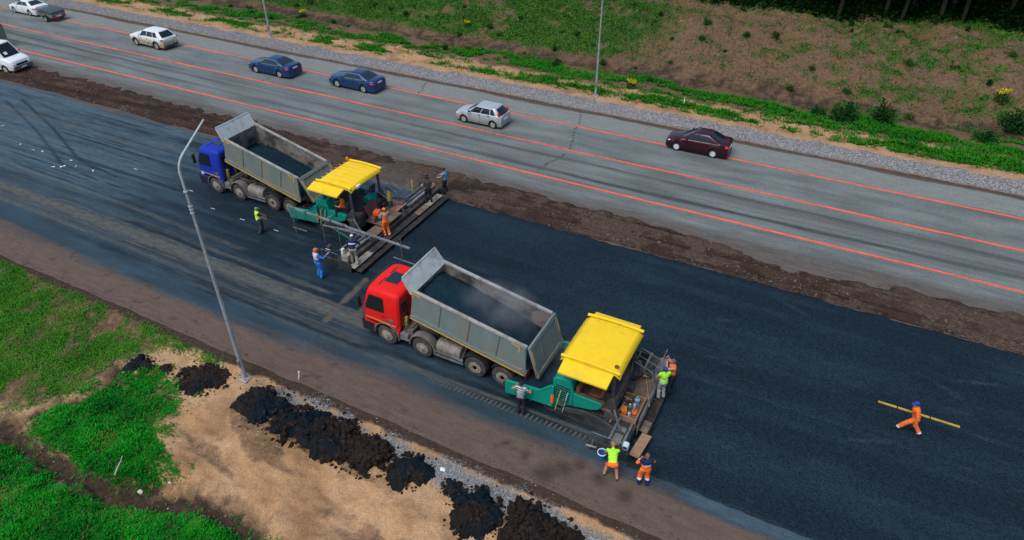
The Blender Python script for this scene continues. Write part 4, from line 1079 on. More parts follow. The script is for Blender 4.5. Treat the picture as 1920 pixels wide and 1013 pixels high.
# box van corner at the frame edge, parked beyond the minibus
t = thing('box_van', 'grey green box body peeking in at the left picture edge behind the minibus', 'van', (-75.0, 35.3, 0), 0.05)
q = MB(); q.b2((-2.2, -1.0, 0.75), (2.0, 1.0, 2.15)); q.build('box_body', mat('grey_green_panel', (0.14, 0.19, 0.15), rough=0.6), t, bev=0.04, seg=2)
q = MB(); q.b2((-2.0, -0.4, 0.5), (1.95, 0.4, 0.749)); q.build('chassis', m_chassis, t)
q = MB(); q.prism([(-4.0, 0.45), (-4.0, 1.1), (-3.3, 1.3), (-2.9, 2.0), (-2.25, 2.05), (-2.25, 0.45)], -0.95, 0.95); cb = q.build('cab', p_van, t, bev=0.06, seg=2)
q = MB(); q.add([(-3.29, -0.8, 1.34), (-3.29, 0.8, 1.34), (-2.93, 0.75, 1.95), (-2.93, -0.75, 1.95)], [(0, 1, 2, 3)]); q.xform(Matrix.Translation((-0.03, 0, 0.01))); q.build('windscreen', m_glass, cb)
for x in (-3.2, 1.0):
    for s in (-1, 1): car_wheel(t, x, s * 0.88, s, 0.35, 0.2, m_dustrim, 6)
# ------------------------------------------------------------------ road pavers
m_teal = mat('teal_machine_paint', (0.004, 0.24, 0.17), rough=0.45, coat=0.0, spec=0.2, col2=(0.03, 0.13, 0.10), scale=2.5, lo=0.55, hi=0.75, dust=(0.09, 0.10, 0.085), dz=(0.4, 1.2), dmax=0.45, var=0.1)
m_tealw = mat('scuffed_teal_hopper', (0.004, 0.25, 0.175), rough=0.5, spec=0.2, col2=(0.42, 0.50, 0.48), scale=1.7, lo=0.66, hi=0.70, var=0.1)
m_yel = mat('yellow_canopy_paint', (0.83, 0.55, 0.012), rough=0.5, coat=0.0, spec=0.3, var=0.07, col2=(0.66, 0.41, 0.03), scale=2.2, lo=0.54, hi=0.74)
m_frame = mat('charcoal_machine_frame', (0.035, 0.04, 0.045), rough=0.6, col2=(0.075, 0.07, 0.065), scale=4)
m_track = mat('dirty_track_rubber', (0.03, 0.028, 0.027), rough=0.9, col2=(0.10, 0.088, 0.075), scale=3)
m_deck = mat('dirty_brown_deck', (0.12, 0.088, 0.062), rough=0.85, col2=(0.19, 0.145, 0.105), scale=3.5, bump=0.3, bscale=20)
m_scr = mat('asphalt_smeared_steel', (0.034, 0.034, 0.034), rough=0.65, metal=0.2, col2=(0.085, 0.072, 0.062), scale=3)
m_rod = mat('polished_rod', (0.26, 0.27, 0.27), rough=0.4, metal=0.5, col2=(0.13, 0.12, 0.11), scale=5)
m_seat = mat('brown_seat', (0.16, 0.062, 0.032), rough=0.7, col2=(0.10, 0.045, 0.03), scale=5)
m_wood = mat('weathered_wood', (0.32, 0.20, 0.115), rough=0.85, col2=(0.19, 0.12, 0.075), scale=4, stretch=(1, 8, 8))
m_wood2 = mat('pale_wood_stick', (0.36, 0.24, 0.12), rough=0.8, col2=(0.25, 0.16, 0.08), scale=6)
m_orange = mat('orange_plastic', (0.80, 0.24, 0.04), rough=0.45)
m_org2 = mat('orange_cone_red', (0.78, 0.12, 0.025), rough=0.45)

def rail(t, name, paths, r=0.018, m=None):
    q = MB()
    for p in paths: q.tube(p, r, 6)
    return q.build(name, m or mat('grimy_rail', (0.20, 0.215, 0.22), rough=0.6, metal=0.3, col2=(0.10, 0.10, 0.10), scale=4), t)

def make_paver(label, X0, Y0, sx, y_near, y_far, worn, ribs):
    t = thing('asphalt_paver', label, 'paver', (X0, Y0, 0), 0, 'asphalt pavers laying the new road')
    # hopper wings
    for s in (-1, 1):
        q = MB(); y = s * 1.60
        q.prism([(-3.46, 0.42), (-3.46, 1.06), (-3.36, 1.13), (-2.7, 1.16), (-1.9, 1.24), (-1.62, 1.42), (-1.42, 1.72), (-1.30, 1.78), (-1.30, 0.62), (-2.3, 0.55)], y, y - s * 0.09)
        w_ = q.build('hopper_wing', m_tealw if worn else m_teal, t, bev=0.012)
        q = MB(); q.beam((-3.44, y - s * 0.045, 1.10), (-1.9, y - s * 0.045, 1.25), 0.13, 0.05); q.beam((-1.9, y - s * 0.045, 1.25), (-1.40, y - s * 0.045, 1.74), 0.13, 0.05); q.build('wing_rim', m_teal, w_, bev=0.01)
        if s < 0:
            for x in (-3.0, -2.3): 
                q = MB(); q.b2((x, y - 0.02, 0.5), (x + 0.05, y + 0.01, 1.05)); q.build('wing_stiffener', m_teal, w_, bev=0.008)
    q = MB(); q.add([(-3.4, -1.5, 0.45), (-1.3, -1.5, 0.5), (-1.3, 0, 0.42), (-3.4, 0, 0.36), (-3.4, 1.5, 0.45), (-1.3, 1.5, 0.5)], [(0, 1, 2, 3), (3, 2, 5, 4)])
    q.b2((-3.45, -1.5, 0.28), (-3.35, 1.5, 0.44)); q.build('hopper_floor', m_scr, t)
    q = MB(); q.cyl((-3.66, -1.2, 0.5), (-3.66, 1.2, 0.5), 0.11, 14); q.b2((-3.62, -0.15, 0.4), (-3.46, 0.15, 0.6)); q.build('push_roller', m_scr, t)
    q = MB(); q.b2((-1.32, -1.48, 0.5), (-1.24, 1.48, 1.75)); q.build('hopper_back', m_teal, t)
    # tractor hull: bonnet block, side fairings, engine housing
    for ya, yb in ((-1.47, -0.55), (0.55, 1.47)):
        q = MB(); q.prism([(-1.40, 0.66), (-1.40, 2.02), (-1.22, 2.20), (-0.62, 2.18), (-0.50, 1.70), (-0.50, 0.95), (-0.9, 0.72)], ya, yb); q.build('bonnet', m_teal, t, bev=0.04, seg=2)
    for s in (-1, 1):
        q = MB(); q.prism([(-0.50, 0.95), (-0.50, 1.66), (0.30, 1.64), (0.66, 1.62), (0.70, 1.50), (0.55, 1.24), (0.2, 1.10)], s * 1.50, s * 1.28)
        q.build('side_fairing', m_teal, t, bev=0.03, seg=2)
    q = MB(); q.b2((-1.22, -0.549, 0.7), (0.95, 0.549, 1.55)); q.b2((-1.1, -0.54, 1.55), (-0.1, 0.54, 2.05)); q.b2((-0.4, 0.35, 2.051), (-0.1, 0.52, 2.35)); q.build('engine_housing', m_frame, t, bev=0.02)
    for k in range(6):
        q = MB(); q.box((-0.99 + 0.01 * k, -1.478, 1.14 + 0.13 * k), (0.62, 0.02, 0.045), (0, 0.10, 0)); q.build('louvre_slot', m_black, t)
    for k in range(5):
        q = MB(); q.box((-1.05, -1.12 + 0.1 * k, 2.205), (0.34, 0.035, 0.012)); q.build('louvre_slot', m_black, t)
    # tracks with shoes
    for s in (-1, 1):
        yc = s * 1.12
        lo = []
        for k in range(9): a = math.pi * (0.5 + k / 8); lo.append((-1.55 + 0.36 * math.cos(a), 0.37 + 0.36 * math.sin(a)))
        for k in range(9): a = math.pi * (1.5 + k / 8); lo.append((0.95 + 0.36 * math.cos(a), 0.37 + 0.36 * math.sin(a)))
        q = MB(); q.prism(lo, yc - 0.15, yc + 0.15); tk = q.build('crawler_track', m_track, t, bev=0.01)
        sh = MB(); sh.box((0, 0, 0), (0.105, 0.34, 0.03)); sm = sh.mesh('track_shoe', m_track)
        per = []
        for k in range(17): per.append((-1.45 + 2.4 * k / 16 - 0.05, 0.74, 0.0))
        for k in range(17): per.append((-1.45 + 2.4 * k / 16 - 0.05, 0.006, 0.0))
        for c, sg in ((-1.55, -1), (0.95, 1)):
            for k in range(7):
                a = -math.pi / 2 + math.pi * (k + 0.5) / 7
                per.append((c + sg * 0.37 * math.cos(a), 0.37 + 0.37 * math.sin(a), -sg * (math.pi / 2 - a) if sg > 0 else (math.pi / 2 - a)))
        for (x, z, a) in per: share('track_shoe', sm, tk, (x, yc, z), (0, -a, 0))
    # operator platform, seats, consoles
    q = MB(); q.b2((-0.45, -1.44, 1.30), (1.05, -0.56, 1.40)); q.b2((-0.45, 0.56, 1.30), (1.05, 1.44, 1.40)); q.b2((0.951, -0.55, 1.30), (1.05, 0.55, 1.40)); q.build('platform', m_deck, t)
    for s in (-1, 1):
        q = MB(); q.b2((0.05, s * 1.05 - 0.25, 1.62), (0.55, s * 1.05 + 0.25, 1.76)); q.box((0.62, s * 1.05, 2.0), (0.12, 0.50, 0.62), (0, 0.15, 0)); q.b2((0.2, s * 1.05 - 0.18, 1.401), (0.48, s * 1.05 + 0.18, 1.619))
        q.build('operator_seat', m_seat if worn else m_frame, t, bev=0.05, seg=2)
    q = MB(); q.box((-0.30, 0, 2.28), (0.30, 2.3, 0.22), (0, 0.35, 0)); q.b2((-0.42, -0.3, 2.04), (-0.2, 0.3, 2.2)); q.build('control_console', m_frame if worn else m_frame, t, bev=0.03)
    q = MB(); q.cyl((-0.52, -1.0, 2.25), (-0.30, -1.0, 2.62), 0.015, 6); q.lathe([(0.19, -0.012), (0.205, 0), (0.19, 0.012)], (-0.30, -1.0, 2.62), 'z', 18); q.build('steering_column', m_black, t)
    if worn:
        q = MB(); q.b2((-0.42, -1.44, 1.401), (-0.28, -0.58, 2.0)); q.b2((-0.26, -1.44, 1.401), (0.04, -1.36, 1.75)); q.build('cab_panel', m_seat, t, bev=0.015)
        for k in range(3):
            q = MB(); q.box((0.1 + 0.28 * k, -1.42, 1.62), (0.22, 0.03, 0.28)); q.build('side_panel', m_seat, t, bev=0.012)
    # canopy: bowed roof with rolled lips and drop-side flaps
    q = MB(); rows = []
    for i in range(13):
        x = -1.17 + 2.42 * i / 12; row = []
        for j in range(17):
            y = -1.40 + 2.80 * j / 16; e = abs(y) / 1.40
            z = 3.30 + 0.06 * (1 - (2 * i / 12 - 1) ** 2) + 0.05 * (1 - e ** 2)
            if e > 0.90: z += 0.035
            if i in (0, 12): z -= 0.12
            if j in (0, 16): z -= 0.11
            row.append((x, y, z))
        rows.append(row)
    q.sheet(rows); ca = q.build('canopy', m_yel, t, ang=25)
    sd = ca.modifiers.new('solid', 'SOLIDIFY'); sd.thickness = 0.05; sd.offset = -1
    q = MB(); q.b2((-1.10, -1.35, 3.16), (1.18, -1.25, 3.22)); q.b2((-1.10, 1.25, 3.16), (1.18, 1.35, 3.22)); q.b2((-1.10, -1.249, 3.16), (-1.0, 1.249, 3.22)); q.b2((1.08, -1.249, 3.16), (1.18, 1.249, 3.22)); q.build('canopy_frame', m_frame, ca)
    for s in (-1, 1):
        lp = MB(); lp.tube([(-1.14 + 2.36 * i / 8, s * 1.345, 3.335 + 0.06 * (1 - (2 * i / 8 - 1) ** 2)) for i in range(9)], 0.065, 8); lp.build('canopy_lip', m_yel, ca)
    if ribs:
        for k in range(6):
            y = -0.95 + 0.38 * k
            rr = MB(); rr.tube([(-1.12 + 2.32 * i / 6, y, 3.325 + 0.06 * (1 - (2 * i / 6 - 1) ** 2) + 0.05 * (1 - (y / 1.4) ** 2)) for i in range(7)], 0.012, 5); rr.build('canopy_rib', m_yel, ca)
    for s in ((-1, 1) if worn else (-1,)):
        q = MB(); x0, x1 = (-1.02, 0.98) if worn else (-1.32, 0.75)
        q.add([(x0, s * 1.36, 3.24), (x1, s * 1.36, 3.24), (x1 - 0.03, s * 1.98, 3.06), (x0, s * 1.98, 3.06), (x0, s * 1.36, 3.19), (x1, s * 1.36, 3.19), (x1 - 0.03, s * 1.98, 2.95), (x0, s * 1.98, 2.95)],
              [(0, 1, 2, 3), (7, 6, 5, 4), (0, 4, 5, 1), (1, 5, 6, 2), (2, 6, 7, 3), (3, 7, 4, 0)])
        q.build('canopy_flap', m_yel, ca, bev=0.025, seg=2)
    q = MB()
    if worn: q.lathe([(0.09, 3.405), (0.09, 3.42), (0, 3.425)], (0.98, -1.08, 0), 'z', 16)
    else: q.cyl((-1.05, 1.22, 3.40), (-1.05, 1.22, 3.55), 0.075, 12)
    q.build('beacon', m_seat if worn else m_amber, ca)
    if not worn:
        q = MB(); q.box((1.22, -0.75, 3.22), (0.10, 0.30, 0.22), (0, 0.3, 0)); q.build('work_lamp', m_clear, ca, bev=0.02)
    for (x, y) in ((-0.95, -1.22), (0.98, -1.22), (-0.95, 1.22), (0.98, 1.22)):
        q = MB(); q.beam((x + 0.05, y, 1.45), (x, y, 3.17), 0.13, 0.10); q.build('canopy_post', m_frame, t, bev=0.015)
    q = MB(); q.prism([(0.55, 1.38), (0.98, 2.0), (1.10, 2.0), (1.30, 1.30), (1.15, 0.85), (0.95, 0.85)], -1.40, -1.22); q.prism([(0.55, 1.38), (0.98, 2.0), (1.10, 2.0), (1.30, 1.30), (1.15, 0.85), (0.95, 0.85)], 1.22, 1.40)
    q.cyl((1.05, -1.46, 1.05), (1.05, -1.05, 1.05), 0.24, 16); q.cyl((1.05, 1.05, 1.05), (1.05, 1.46, 1.05), 0.24, 16)
    q.b2((0.85, -1.0, 0.6), (1.12, 1.0, 1.299)); q.build('rear_frame', m_frame, t, bev=0.02)
    # near ladder and extinguisher
    rail(t, 'ladder_rail', [[(-1.18, -1.62, 0.55), (-1.02, -1.56, 1.55), (-1.0, -1.5, 1.62)]], 0.022, mat('olive_yellow_rail', (0.35, 0.33, 0.10), rough=0.6))
    rail(t, 'ladder_rail', [[(-0.86, -1.62, 0.55), (-0.72, -1.56, 1.55), (-0.70, -1.5, 1.62)]], 0.022, mat('pale_green_rail', (0.30, 0.42, 0.36), rough=0.6))
    for k in range(3):
        q = MB(); q.beam((-1.15 + 0.05 * k, -1.60, 0.65 + 0.28 * k), (-0.82 + 0.05 * k, -1.60, 0.65 + 0.28 * k), 0.10, 0.025); q.build('ladder_step', m_frame, t)
    q = MB(); q.lathe([(0.0, 0.86), (0.075, 0.86), (0.075, 1.22), (0.03, 1.32), (0.0, 1.33)], (-1.34, -1.56, 0), 'z', 14); q.build('fire_extinguisher', m_org2, t)
    # tow arms
    for s in (-1, 1):
        q = MB(); y = s * 1.64
        po = [(-0.75, 0.85), (0.0, 1.02), (0.7, 0.98), (1.3, 0.72), (1.9 + sx, 0.62)]; th = 0.11
        q.prism([(x, z + th) for x, z in po] + [(x, z - th) for x, z in po[::-1]], y, y + s * 0.07); q.build('tow_arm', m_frame, t, bev=0.015)
        q = MB(); q.cyl((1.2, s * 1.5, 1.6), (1.55 + sx * .5, s * 1.62, 0.75), 0.045, 10); q.build('lift_cylinder', m_rod, t)
    # auger
    q = MB(); q.cyl((1.24 + sx * .6, y_near + 0.4, 0.42), (1.24 + sx * .6, y_far - 0.4, 0.42), 0.05, 10)
    nn = int((y_far - y_near - 0.8) / 0.04); vs = []; fs = []
    for k in range(nn + 1):
        y = y_near + 0.4 + k * 0.04; a = k * 0.62 * (1 if y < 0 else -1)
        c = Vector((1.24 + sx * .6, y, 0.42)); d = Vector((math.cos(a), 0, math.sin(a)))
        vs += [c + d * 0.04, c + d * 0.19]
        if k: fs.append((2 * k - 2, 2 * k - 1, 2 * k + 1, 2 * k))
    q.add(vs, fs); q.build('auger', m_scr, t)
    return t

PX1, PY1 = -23.45, 25.75
PX2, PY2 = -5.95, 19.20
pav1 = make_paver('asphalt paver with ribbed yellow canopy and very wide screed, behind the blue truck', PX1, PY1, 0.55, -3.9, 5.2, False, True)
pav2 = make_paver('asphalt paver with smooth yellow canopy and scuffed teal hopper, behind the red truck', PX2, PY2, 0.0, -2.2, 3.2, True, False)

def hopper_load(X0, Y0, label, sd):
    mb = MB(); rows = []
    for i in range(30):
        x = -3.38 + 2.05 * i / 29; row = []
        for j in range(36):
            y = -1.49 + 2.98 * j / 35; e = abs(y) / 1.49
            z = 0.72 + 0.18 * e ** 2 + 0.28 * math.exp(-((x + 2.0) / 0.8) ** 2) * (1 - e ** 2) + 0.16 * (float(fbm(x * 2 + sd, y * 2, 4, sd)) - 0.5) + 0.05 * (float(vn(x * 11, y * 11, sd + 1)) - 0.5)
            row.append((x, y, z))
        rows.append(row)
    mb.sheet(rows); o = mb.build('asphalt_load', m_hot, None, ang=180); o.location = (X0, Y0, 0)
    tag(o, label, 'asphalt')
hopper_load(PX1, PY1, 'black asphalt in the teal hopper below the blue truck tailgate', 91)
hopper_load(PX2, PY2, 'black asphalt in the scuffed hopper below the red truck tailgate', 97)
def auger_load(X0, Y0, sx, ya, yb, label, sd):
    mb = MB(); rows = []
    for i in range(14):
        x = 1.02 + sx * .4 + (0.75 + sx * .4) * i / 13; row = []
        for j in range(int((yb - ya) / 0.09)):
            y = ya + 0.09 * j
            z = 0.06 + 0.34 * math.sin(math.pi * i / 13) ** 0.7 * (0.7 + 0.6 * float(fbm(x * 2, y * 1.2, 3, sd))) + 0.06 * (float(vn(x * 10, y * 10, sd)) - 0.5)
            row.append((x, y, z if 0 < i < 13 else 0.0))
        rows.append(row)
    mb.sheet(rows); o = mb.build('asphalt_load', m_hot, None, ang=180); o.location = (X0, Y0, 0); tag(o, label, 'asphalt')
auger_load(PX1, PY1, 0.55, -3.8, 5.3, 'loose asphalt heaped along the auger of the wide paver', 101)
auger_load(PX2, PY2, 0.0, -2.15, 3.2, 'loose asphalt heaped along the auger of the smooth canopy paver', 103)

# ---- screed of the front machine (smooth canopy)
def part(t, name, m, fn, bev=0.012, **k):
    q = MB(); fn(q); return q.build(name, m, t, bev=bev, **k)
t = pav2
part(t, 'screed_body', m_scr, lambda q: (q.b2((1.12, -1.30, 0.07), (2.02, 2.0, 0.62)),))
part(t, 'screed_deck', m_deck, lambda q: (q.b2((0.86, 0.32, 0.72), (2.04, 2.05, 0.80)),))
part(t, 'screed_cover', mat('pale_steel_tread', (0.20, 0.20, 0.19), rough=0.6, metal=0.3, col2=(0.11, 0.10, 0.09), scale=3), lambda q: (q.b2((1.72, 2.051, 0.66), (2.06, 3.1, 0.72)), q.b2((2.062, -1.1, 0.22), (2.11, 2.0, 0.74)), q.b2((1.40, -2.25, 0.60), (1.76, -1.32, 0.66))))
part(t, 'screed_extension', m_scr, lambda q: (q.b2((1.30, -2.28, 0.06), (1.98, -1.31, 0.56)),))
part(t, 'screed_extension', m_scr, lambda q: (q.b2((1.30, 2.01, 0.06), (1.98, 3.2, 0.56)),))
for x, z in ((1.34, 0.80), (1.86, 0.70)):
    part(t, 'guide_tube', m_rod, lambda q: q.cyl((x, -2.2, z), (x, -1.0, z), 0.055, 10), 0)
    part(t, 'guide_tube', m_rod, lambda q: q.cyl((x, 1.5, z + .05), (x, 3.0, z + .05), 0.055, 10), 0)
for y in (-2.34, 3.24): part(t, 'end_plate', m_scr, lambda q: q.b2((0.55, y - 0.03, 0.01), (2.15, y + 0.03, 0.55)))
rail(t, 'handrail', [[(0.62, -2.36, 0.45), (0.62, -2.40, 0.95), (0.70, -2.40, 1.02), (2.05, -2.40, 1.02), (2.13, -2.40, 0.95), (2.13, -2.36, 0.45)]])
for k in range(3):
    rail(t, 'handrail', [[(1.05, 0.95 + 0.45 * k, 1.35), (1.05, 0.95 + 0.45 * k, 1.95), (1.12, 0.95 + 0.45 * k, 2.02), (1.88, 0.95 + 0.45 * k, 1.75), (1.94, 0.95 + 0.45 * k, 1.68), (1.94, 0.95 + 0.45 * k, 0.80)]])
rail(t, 'handrail', [[(1.05, 0.9, 1.5), (1.05, 2.2, 1.5)], [(1.96, 0.9, 1.35), (1.96, 3.0, 1.35)], [(2.1, -1.0, 1.05), (2.1, 1.9, 1.05)], [(2.1, 1.9, 1.05), (2.1, 1.9, 0.7)], [(2.1, -1.0, 1.05), (2.1, -1.0, 0.7)]])
part(t, 'hydraulic_block', m_frame, lambda q: (q.b2((0.98, 0.35, 0.801), (1.35, 0.75, 1.15)), q.cyl((1.2, 1.3, 0.9), (1.7, 2.3, 1.0), 0.09, 10), q.b2((1.55, 1.55, 0.801), (1.85, 1.95, 1.0))))
part(t, 'hose', m_black, lambda q: q.tube([(0.98, -0.5, 1.2), (1.2, -0.6, 1.35), (1.35, -0.3, 1.0), (1.6, 0.3, 0.9)], 0.025, 6), 0)
part(t, 'hose', m_black, lambda q: q.tube([(0.98, 0.5, 1.3), (1.3, 0.9, 1.3), (1.4, 1.3, 0.95), (1.7, 1.5, 0.9)], 0.025, 6), 0)
part(t, 'hose', m_black, lambda q: q.tube([(0.6, -2.1, 0.5), (0.9, -2.0, 0.8), (1.2, -1.8, 0.7), (1.35, -1.5, 0.75)], 0.02, 6), 0)
for k, (ya, yb) in enumerate(((-0.9, 0.0), (0.02, 0.95), (0.97, 1.9), (1.92, 2.85))):
    part(t, 'footboard', mat('asphalt_black_plank', (0.024, 0.021, 0.019), rough=0.85, col2=(0.055, 0.043, 0.036), scale=4), lambda q: q.b2((2.14, ya, 0.30), (2.52, yb, 0.35)))
for y in (-0.5, 0.9, 2.3): part(t, 'footboard_bracket', m_scr, lambda q: q.beam((1.98, y, 0.45), (2.5, y, 0.27), 0.05, 0.05))
part(t, 'control_panel', mat('pale_blue_control_box', (0.42, 0.55, 0.60), rough=0.5), lambda q: (q.box((2.06, -2.42, 0.98), (0.22, 0.24, 0.30), (0.2, 0, 0)),), 0.03)
part(t, 'control_screen', m_black, lambda q: q.box((2.06, -2.545, 1.0), (0.15, 0.012, 0.16), (0.2, 0, 0)), 0)
part(t, 'panel_post', m_frame, lambda q: q.beam((2.06, -2.36, 0.5), (2.06, -2.40, 0.86), 0.04, 0.04), 0)
part(t, 'slope_sensor', m_rod, lambda q: (q.cyl((0.55, -2.5, 0.30), (0.95, -2.45, 0.30), 0.05, 10), q.beam((0.75, -2.45, 0.3), (0.75, -2.36, 0.6), 0.04, 0.04)), 0)

def thing_mesh(name, label, cat, m, fn, loc=(0, 0, 0), rz=0.0, group=None, bev=0.008):
    q = MB(); fn(q); o = q.build(name, m, None, bev=bev); o.location = loc; o.rotation_euler = (0, 0, rz)
    return tag(o, label, cat, group)
# wooden tool tray and what lies in it
b = thing('tool_tray', 'open wooden tool tray on the screed of the smooth canopy paver', 'tray', (PX2 + 1.52, PY2 - 0.36, 0.66), 0)
for a, c in (((-0.45, -0.66, 0), (0.45, -0.61, 0.26)), ((-0.45, 0.61, 0), (0.45, 0.66, 0.26)), ((-0.45, -0.609, 0), (-0.40, 0.609, 0.26)), ((0.40, -0.609, 0), (0.45, 0.609, 0.26))):
    part(b, 'side_board', m_wood, lambda q: q.b2(a, c), 0.006)
part(b, 'bottom_board', m_deck, lambda q: q.b2((-0.399, -0.608, 0.0), (0.399, 0.608, 0.02)), 0)
tx, ty, tz = PX2 + 1.52, PY2 - 0.36, 0.682
def can(q): q.box((0, 0, 0.14), (0.22, 0.30, 0.28)); q.tube([(0, -0.1, 0.28), (0, -0.08, 0.34), (0, 0.08, 0.34), (0, 0.1, 0.28)], 0.02, 6)
c = thing_mesh('jerrycan', 'orange plastic canister at the near end of the wooden tool tray', 'canister', m_orange, can, (tx - 0.16, ty - 0.30, tz), 0.3, bev=0.04)
def bottle(m_, label, loc, r, h, mc, rz=0):
    t_ = thing('bottle', label, 'bottle', loc, rz)
    part(t_, 'bottle_body', m_, lambda q: q.lathe([(0, 0), (r, 0.0), (r, h * 0.7), (r * 0.4, h * 0.85), (r * 0.4, h * 0.95), (0, h * 0.95)], (0, 0, 0), 'z', 14), 0)
    part(t_, 'cap', mc, lambda q: q.cyl((0, 0, h * 0.951), (0, 0, h * 1.03), r * 0.45, 10), 0)
bottle(mat('clear_blue_plastic', (0.20, 0.34, 0.50), rough=0.15), 'big pale blue water bottle at the far end of the wooden tool tray', (tx + 0.14, ty + 0.42, tz), 0.12, 0.38, mat('green_cap', (0.15, 0.4, 0.08), rough=0.5))
bottle(mat('green_plastic', (0.03, 0.22, 0.12), rough=0.35), 'green bottle beside the orange canister in the wooden tool tray', (tx - 0.02, ty + 0.0, tz), 0.09, 0.28, m_plate)
bottle(mat('clear_plastic', (0.50, 0.55, 0.58), rough=0.15), 'clear bottle in the middle of the wooden tool tray', (tx + 0.13, ty + 0.14, tz), 0.06, 0.32, mat('blue_cap', (0.02, 0.1, 0.5), rough=0.4))
bottle(mat('white_plastic', (0.6, 0.6, 0.58), rough=0.4), 'white bottle near the tray edge beside the red gloves', (tx + 0.08, ty - 0.36, tz), 0.06, 0.28, mat('blue_cap', (0.02, 0.1, 0.5), rough=0.4))
thing_mesh('work_gloves', 'crumpled red orange gloves in the wooden tool tray', 'gloves', m_org2, lambda q: (q.ball((0, 0, 0.06), (0.13, 0.09, 0.07), 10, 6), q.ball((0.06, 0.10, 0.08), (0.07, 0.08, 0.05), 8, 5), q.ball((-0.07, 0.08, 0.10), (0.05, 0.10, 0.05), 8, 5)), (tx + 0.25, ty - 0.16, tz), 0.4, bev=0)
def broom(q): q.cyl((0, 0, 0), (1.5, 0, 0), 0.02, 8); q.box((1.53, 0, 0), (0.06, 0.34, 0.06))
o = thing_mesh('broom', 'long handled broom leaning over the near side of the wooden tray', 'broom', m_wood2, broom, (PX2 + 1.10, PY2 - 1.62, 0.98), 1.42, bev=0)
def shov(q): q.cyl((0, 0, 0), (1.7, 0, 0), 0.02, 8); q.box((1.85, 0, -0.01), (0.32, 0.24, 0.02))
o = thing_mesh('shovel', 'wooden handled shovel lying across the deck behind the smooth canopy', 'shovel', m_wood2, shov, (PX2 + 2.22, PY2 - 0.15, 0.98), 1.93, bev=0); o.rotation_euler = (0, 0.05, 1.95)
thing_mesh('plank', 'loose brown wooden plank sticking out behind the screed end', 'plank', m_wood, lambda q: q.b2((-0.20, -0.62, 0), (0.20, 0.62, 0.06)), (PX2 + 2.42, PY2 - 1.60, 0.30), -0.10)
thing_mesh('plank', 'short dark wooden plank between the footboards and the brown plank', 'plank', m_deck, lambda q: q.b2((-0.16, -0.3, 0), (0.16, 0.3, 0.05)), (PX2 + 2.32, PY2 - 0.66, 0.352), -0.05)
bk = thing('bucket', 'blue plastic bucket with white rim beside the bending worker', 'bucket', (-4.72, 16.62, 0.004), 0)
part(bk, 'bucket_body', mat('blue_bucket_plastic', (0.02, 0.12, 0.42), rough=0.45), lambda q: q.lathe([(0, 0), (0.13, 0), (0.17, 0.30), (0.155, 0.30), (0.12, 0.02), (0, 0.02)], (0, 0, 0), 'z', 20), 0)
part(bk, 'bucket_rim', m_plate, lambda q: q.lathe([(0.16, 0.30), (0.185, 0.30), (0.185, 0.34), (0.16, 0.34), (0.16, 0.30)], (0, 0, 0), 'z', 20, caps=False), 0)

# ---- screed of the wide machine (ribbed canopy)
t = pav1
part(t, 'screed_body', m_scr, lambda q: q.b2((1.60, -1.45, 0.07), (2.55, 1.75, 0.62)))
part(t, 'screed_deck', m_deck, lambda q: (q.b2((1.05, -0.45, 0.80), (2.45, 1.2, 0.86)), q.b2((1.8, -1.4, 0.72), (2.5, -0.47, 0.78))))
part(t, 'screed_cover', mat('rust_pink_plate', (0.40, 0.17, 0.11), rough=0.7, col2=(0.2, 0.10, 0.075), scale=4), lambda q: q.b2((1.10, 1.22, 0.80), (2.1, 2.2, 0.87)))
part(t, 'screed_extension', m_scr, lambda q: q.b2((1.75, 1.76, 0.06), (2.5, 5.1, 0.56)))
part(t, 'screed_extension', m_scr, lambda q: q.b2((1.75, -3.85, 0.06), (2.5, -1.46, 0.56)))
for x, z in ((1.62, 0.78), (1.90, 0.74), (2.20, 0.72)):
    part(t, 'guide_tube', m_rod, lambda q: q.cyl((x, -3.4, z), (x, -1.5, z), 0.055, 10), 0)
    part(t, 'guide_tube', m_rod, lambda q: q.cyl((x, 2.2, z), (x, 4.9, z), 0.055, 10), 0)
part(t, 'side_tread', m_galv, lambda q: q.b2((1.98, 2.3, 0.60), (2.12, 4.4, 0.66)))
part(t, 'side_tread', m_galv, lambda q: q.b2((1.98, -3.3, 0.60), (2.14, -1.6, 0.66)))
mp_ = mat('pale_footboard', (0.34, 0.32, 0.27), rough=0.8, col2=(0.15, 0.13, 0.11), scale=3)
for (ya, yb, mm_) in ((-3.9, -2.3, mp_), (-2.28, -0.9, m_scr), (-0.88, 0.6, m_scr), (0.62, 2.1, m_scr), (2.12, 3.3, m_deck), (3.32, 4.7, mp_)):
    part(t, 'footboard', mm_, lambda q: q.b2((2.56, ya, 0.32), (2.98, yb, 0.38)))
for (ya, yb) in ((-3.9, -2.0), (-1.98, 0.2), (0.22, 2.6), (2.62, 4.9)):
    part(t, 'walkway_plank', mat('asphalt_black_plank', (0.045, 0.038, 0.034)), lambda q: q.b2((3.0, ya, 0.22), (3.35, yb, 0.27)))
for y in (-3.92, 5.14): part(t, 'end_plate', m_scr, lambda q: q.b2((0.9, y - 0.03, 0.01), (2.75, y + 0.03, 0.58)))
part(t, 'machine_box', mp_, lambda q: q.b2((2.10, -3.85, 0.561), (2.52, -3.45, 0.92)))
part(t, 'lid', mat('maroon_plate', (0.115, 0.035, 0.03), rough=0.6, col2=(0.07, 0.03, 0.028), scale=3), lambda q: q.box((1.32, 0.0, 1.42), (0.05, 0.95, 0.85), (0, -0.5, 0)))
part(t, 'storage_box', m_deck, lambda q: (q.b2((1.35, -0.44, 0.861), (1.75, 0.40, 1.18)),))
part(t, 'generator', m_teal, lambda q: (q.b2((0.55, 0.2, 1.401), (1.0, 0.95, 1.9)),), 0.04)
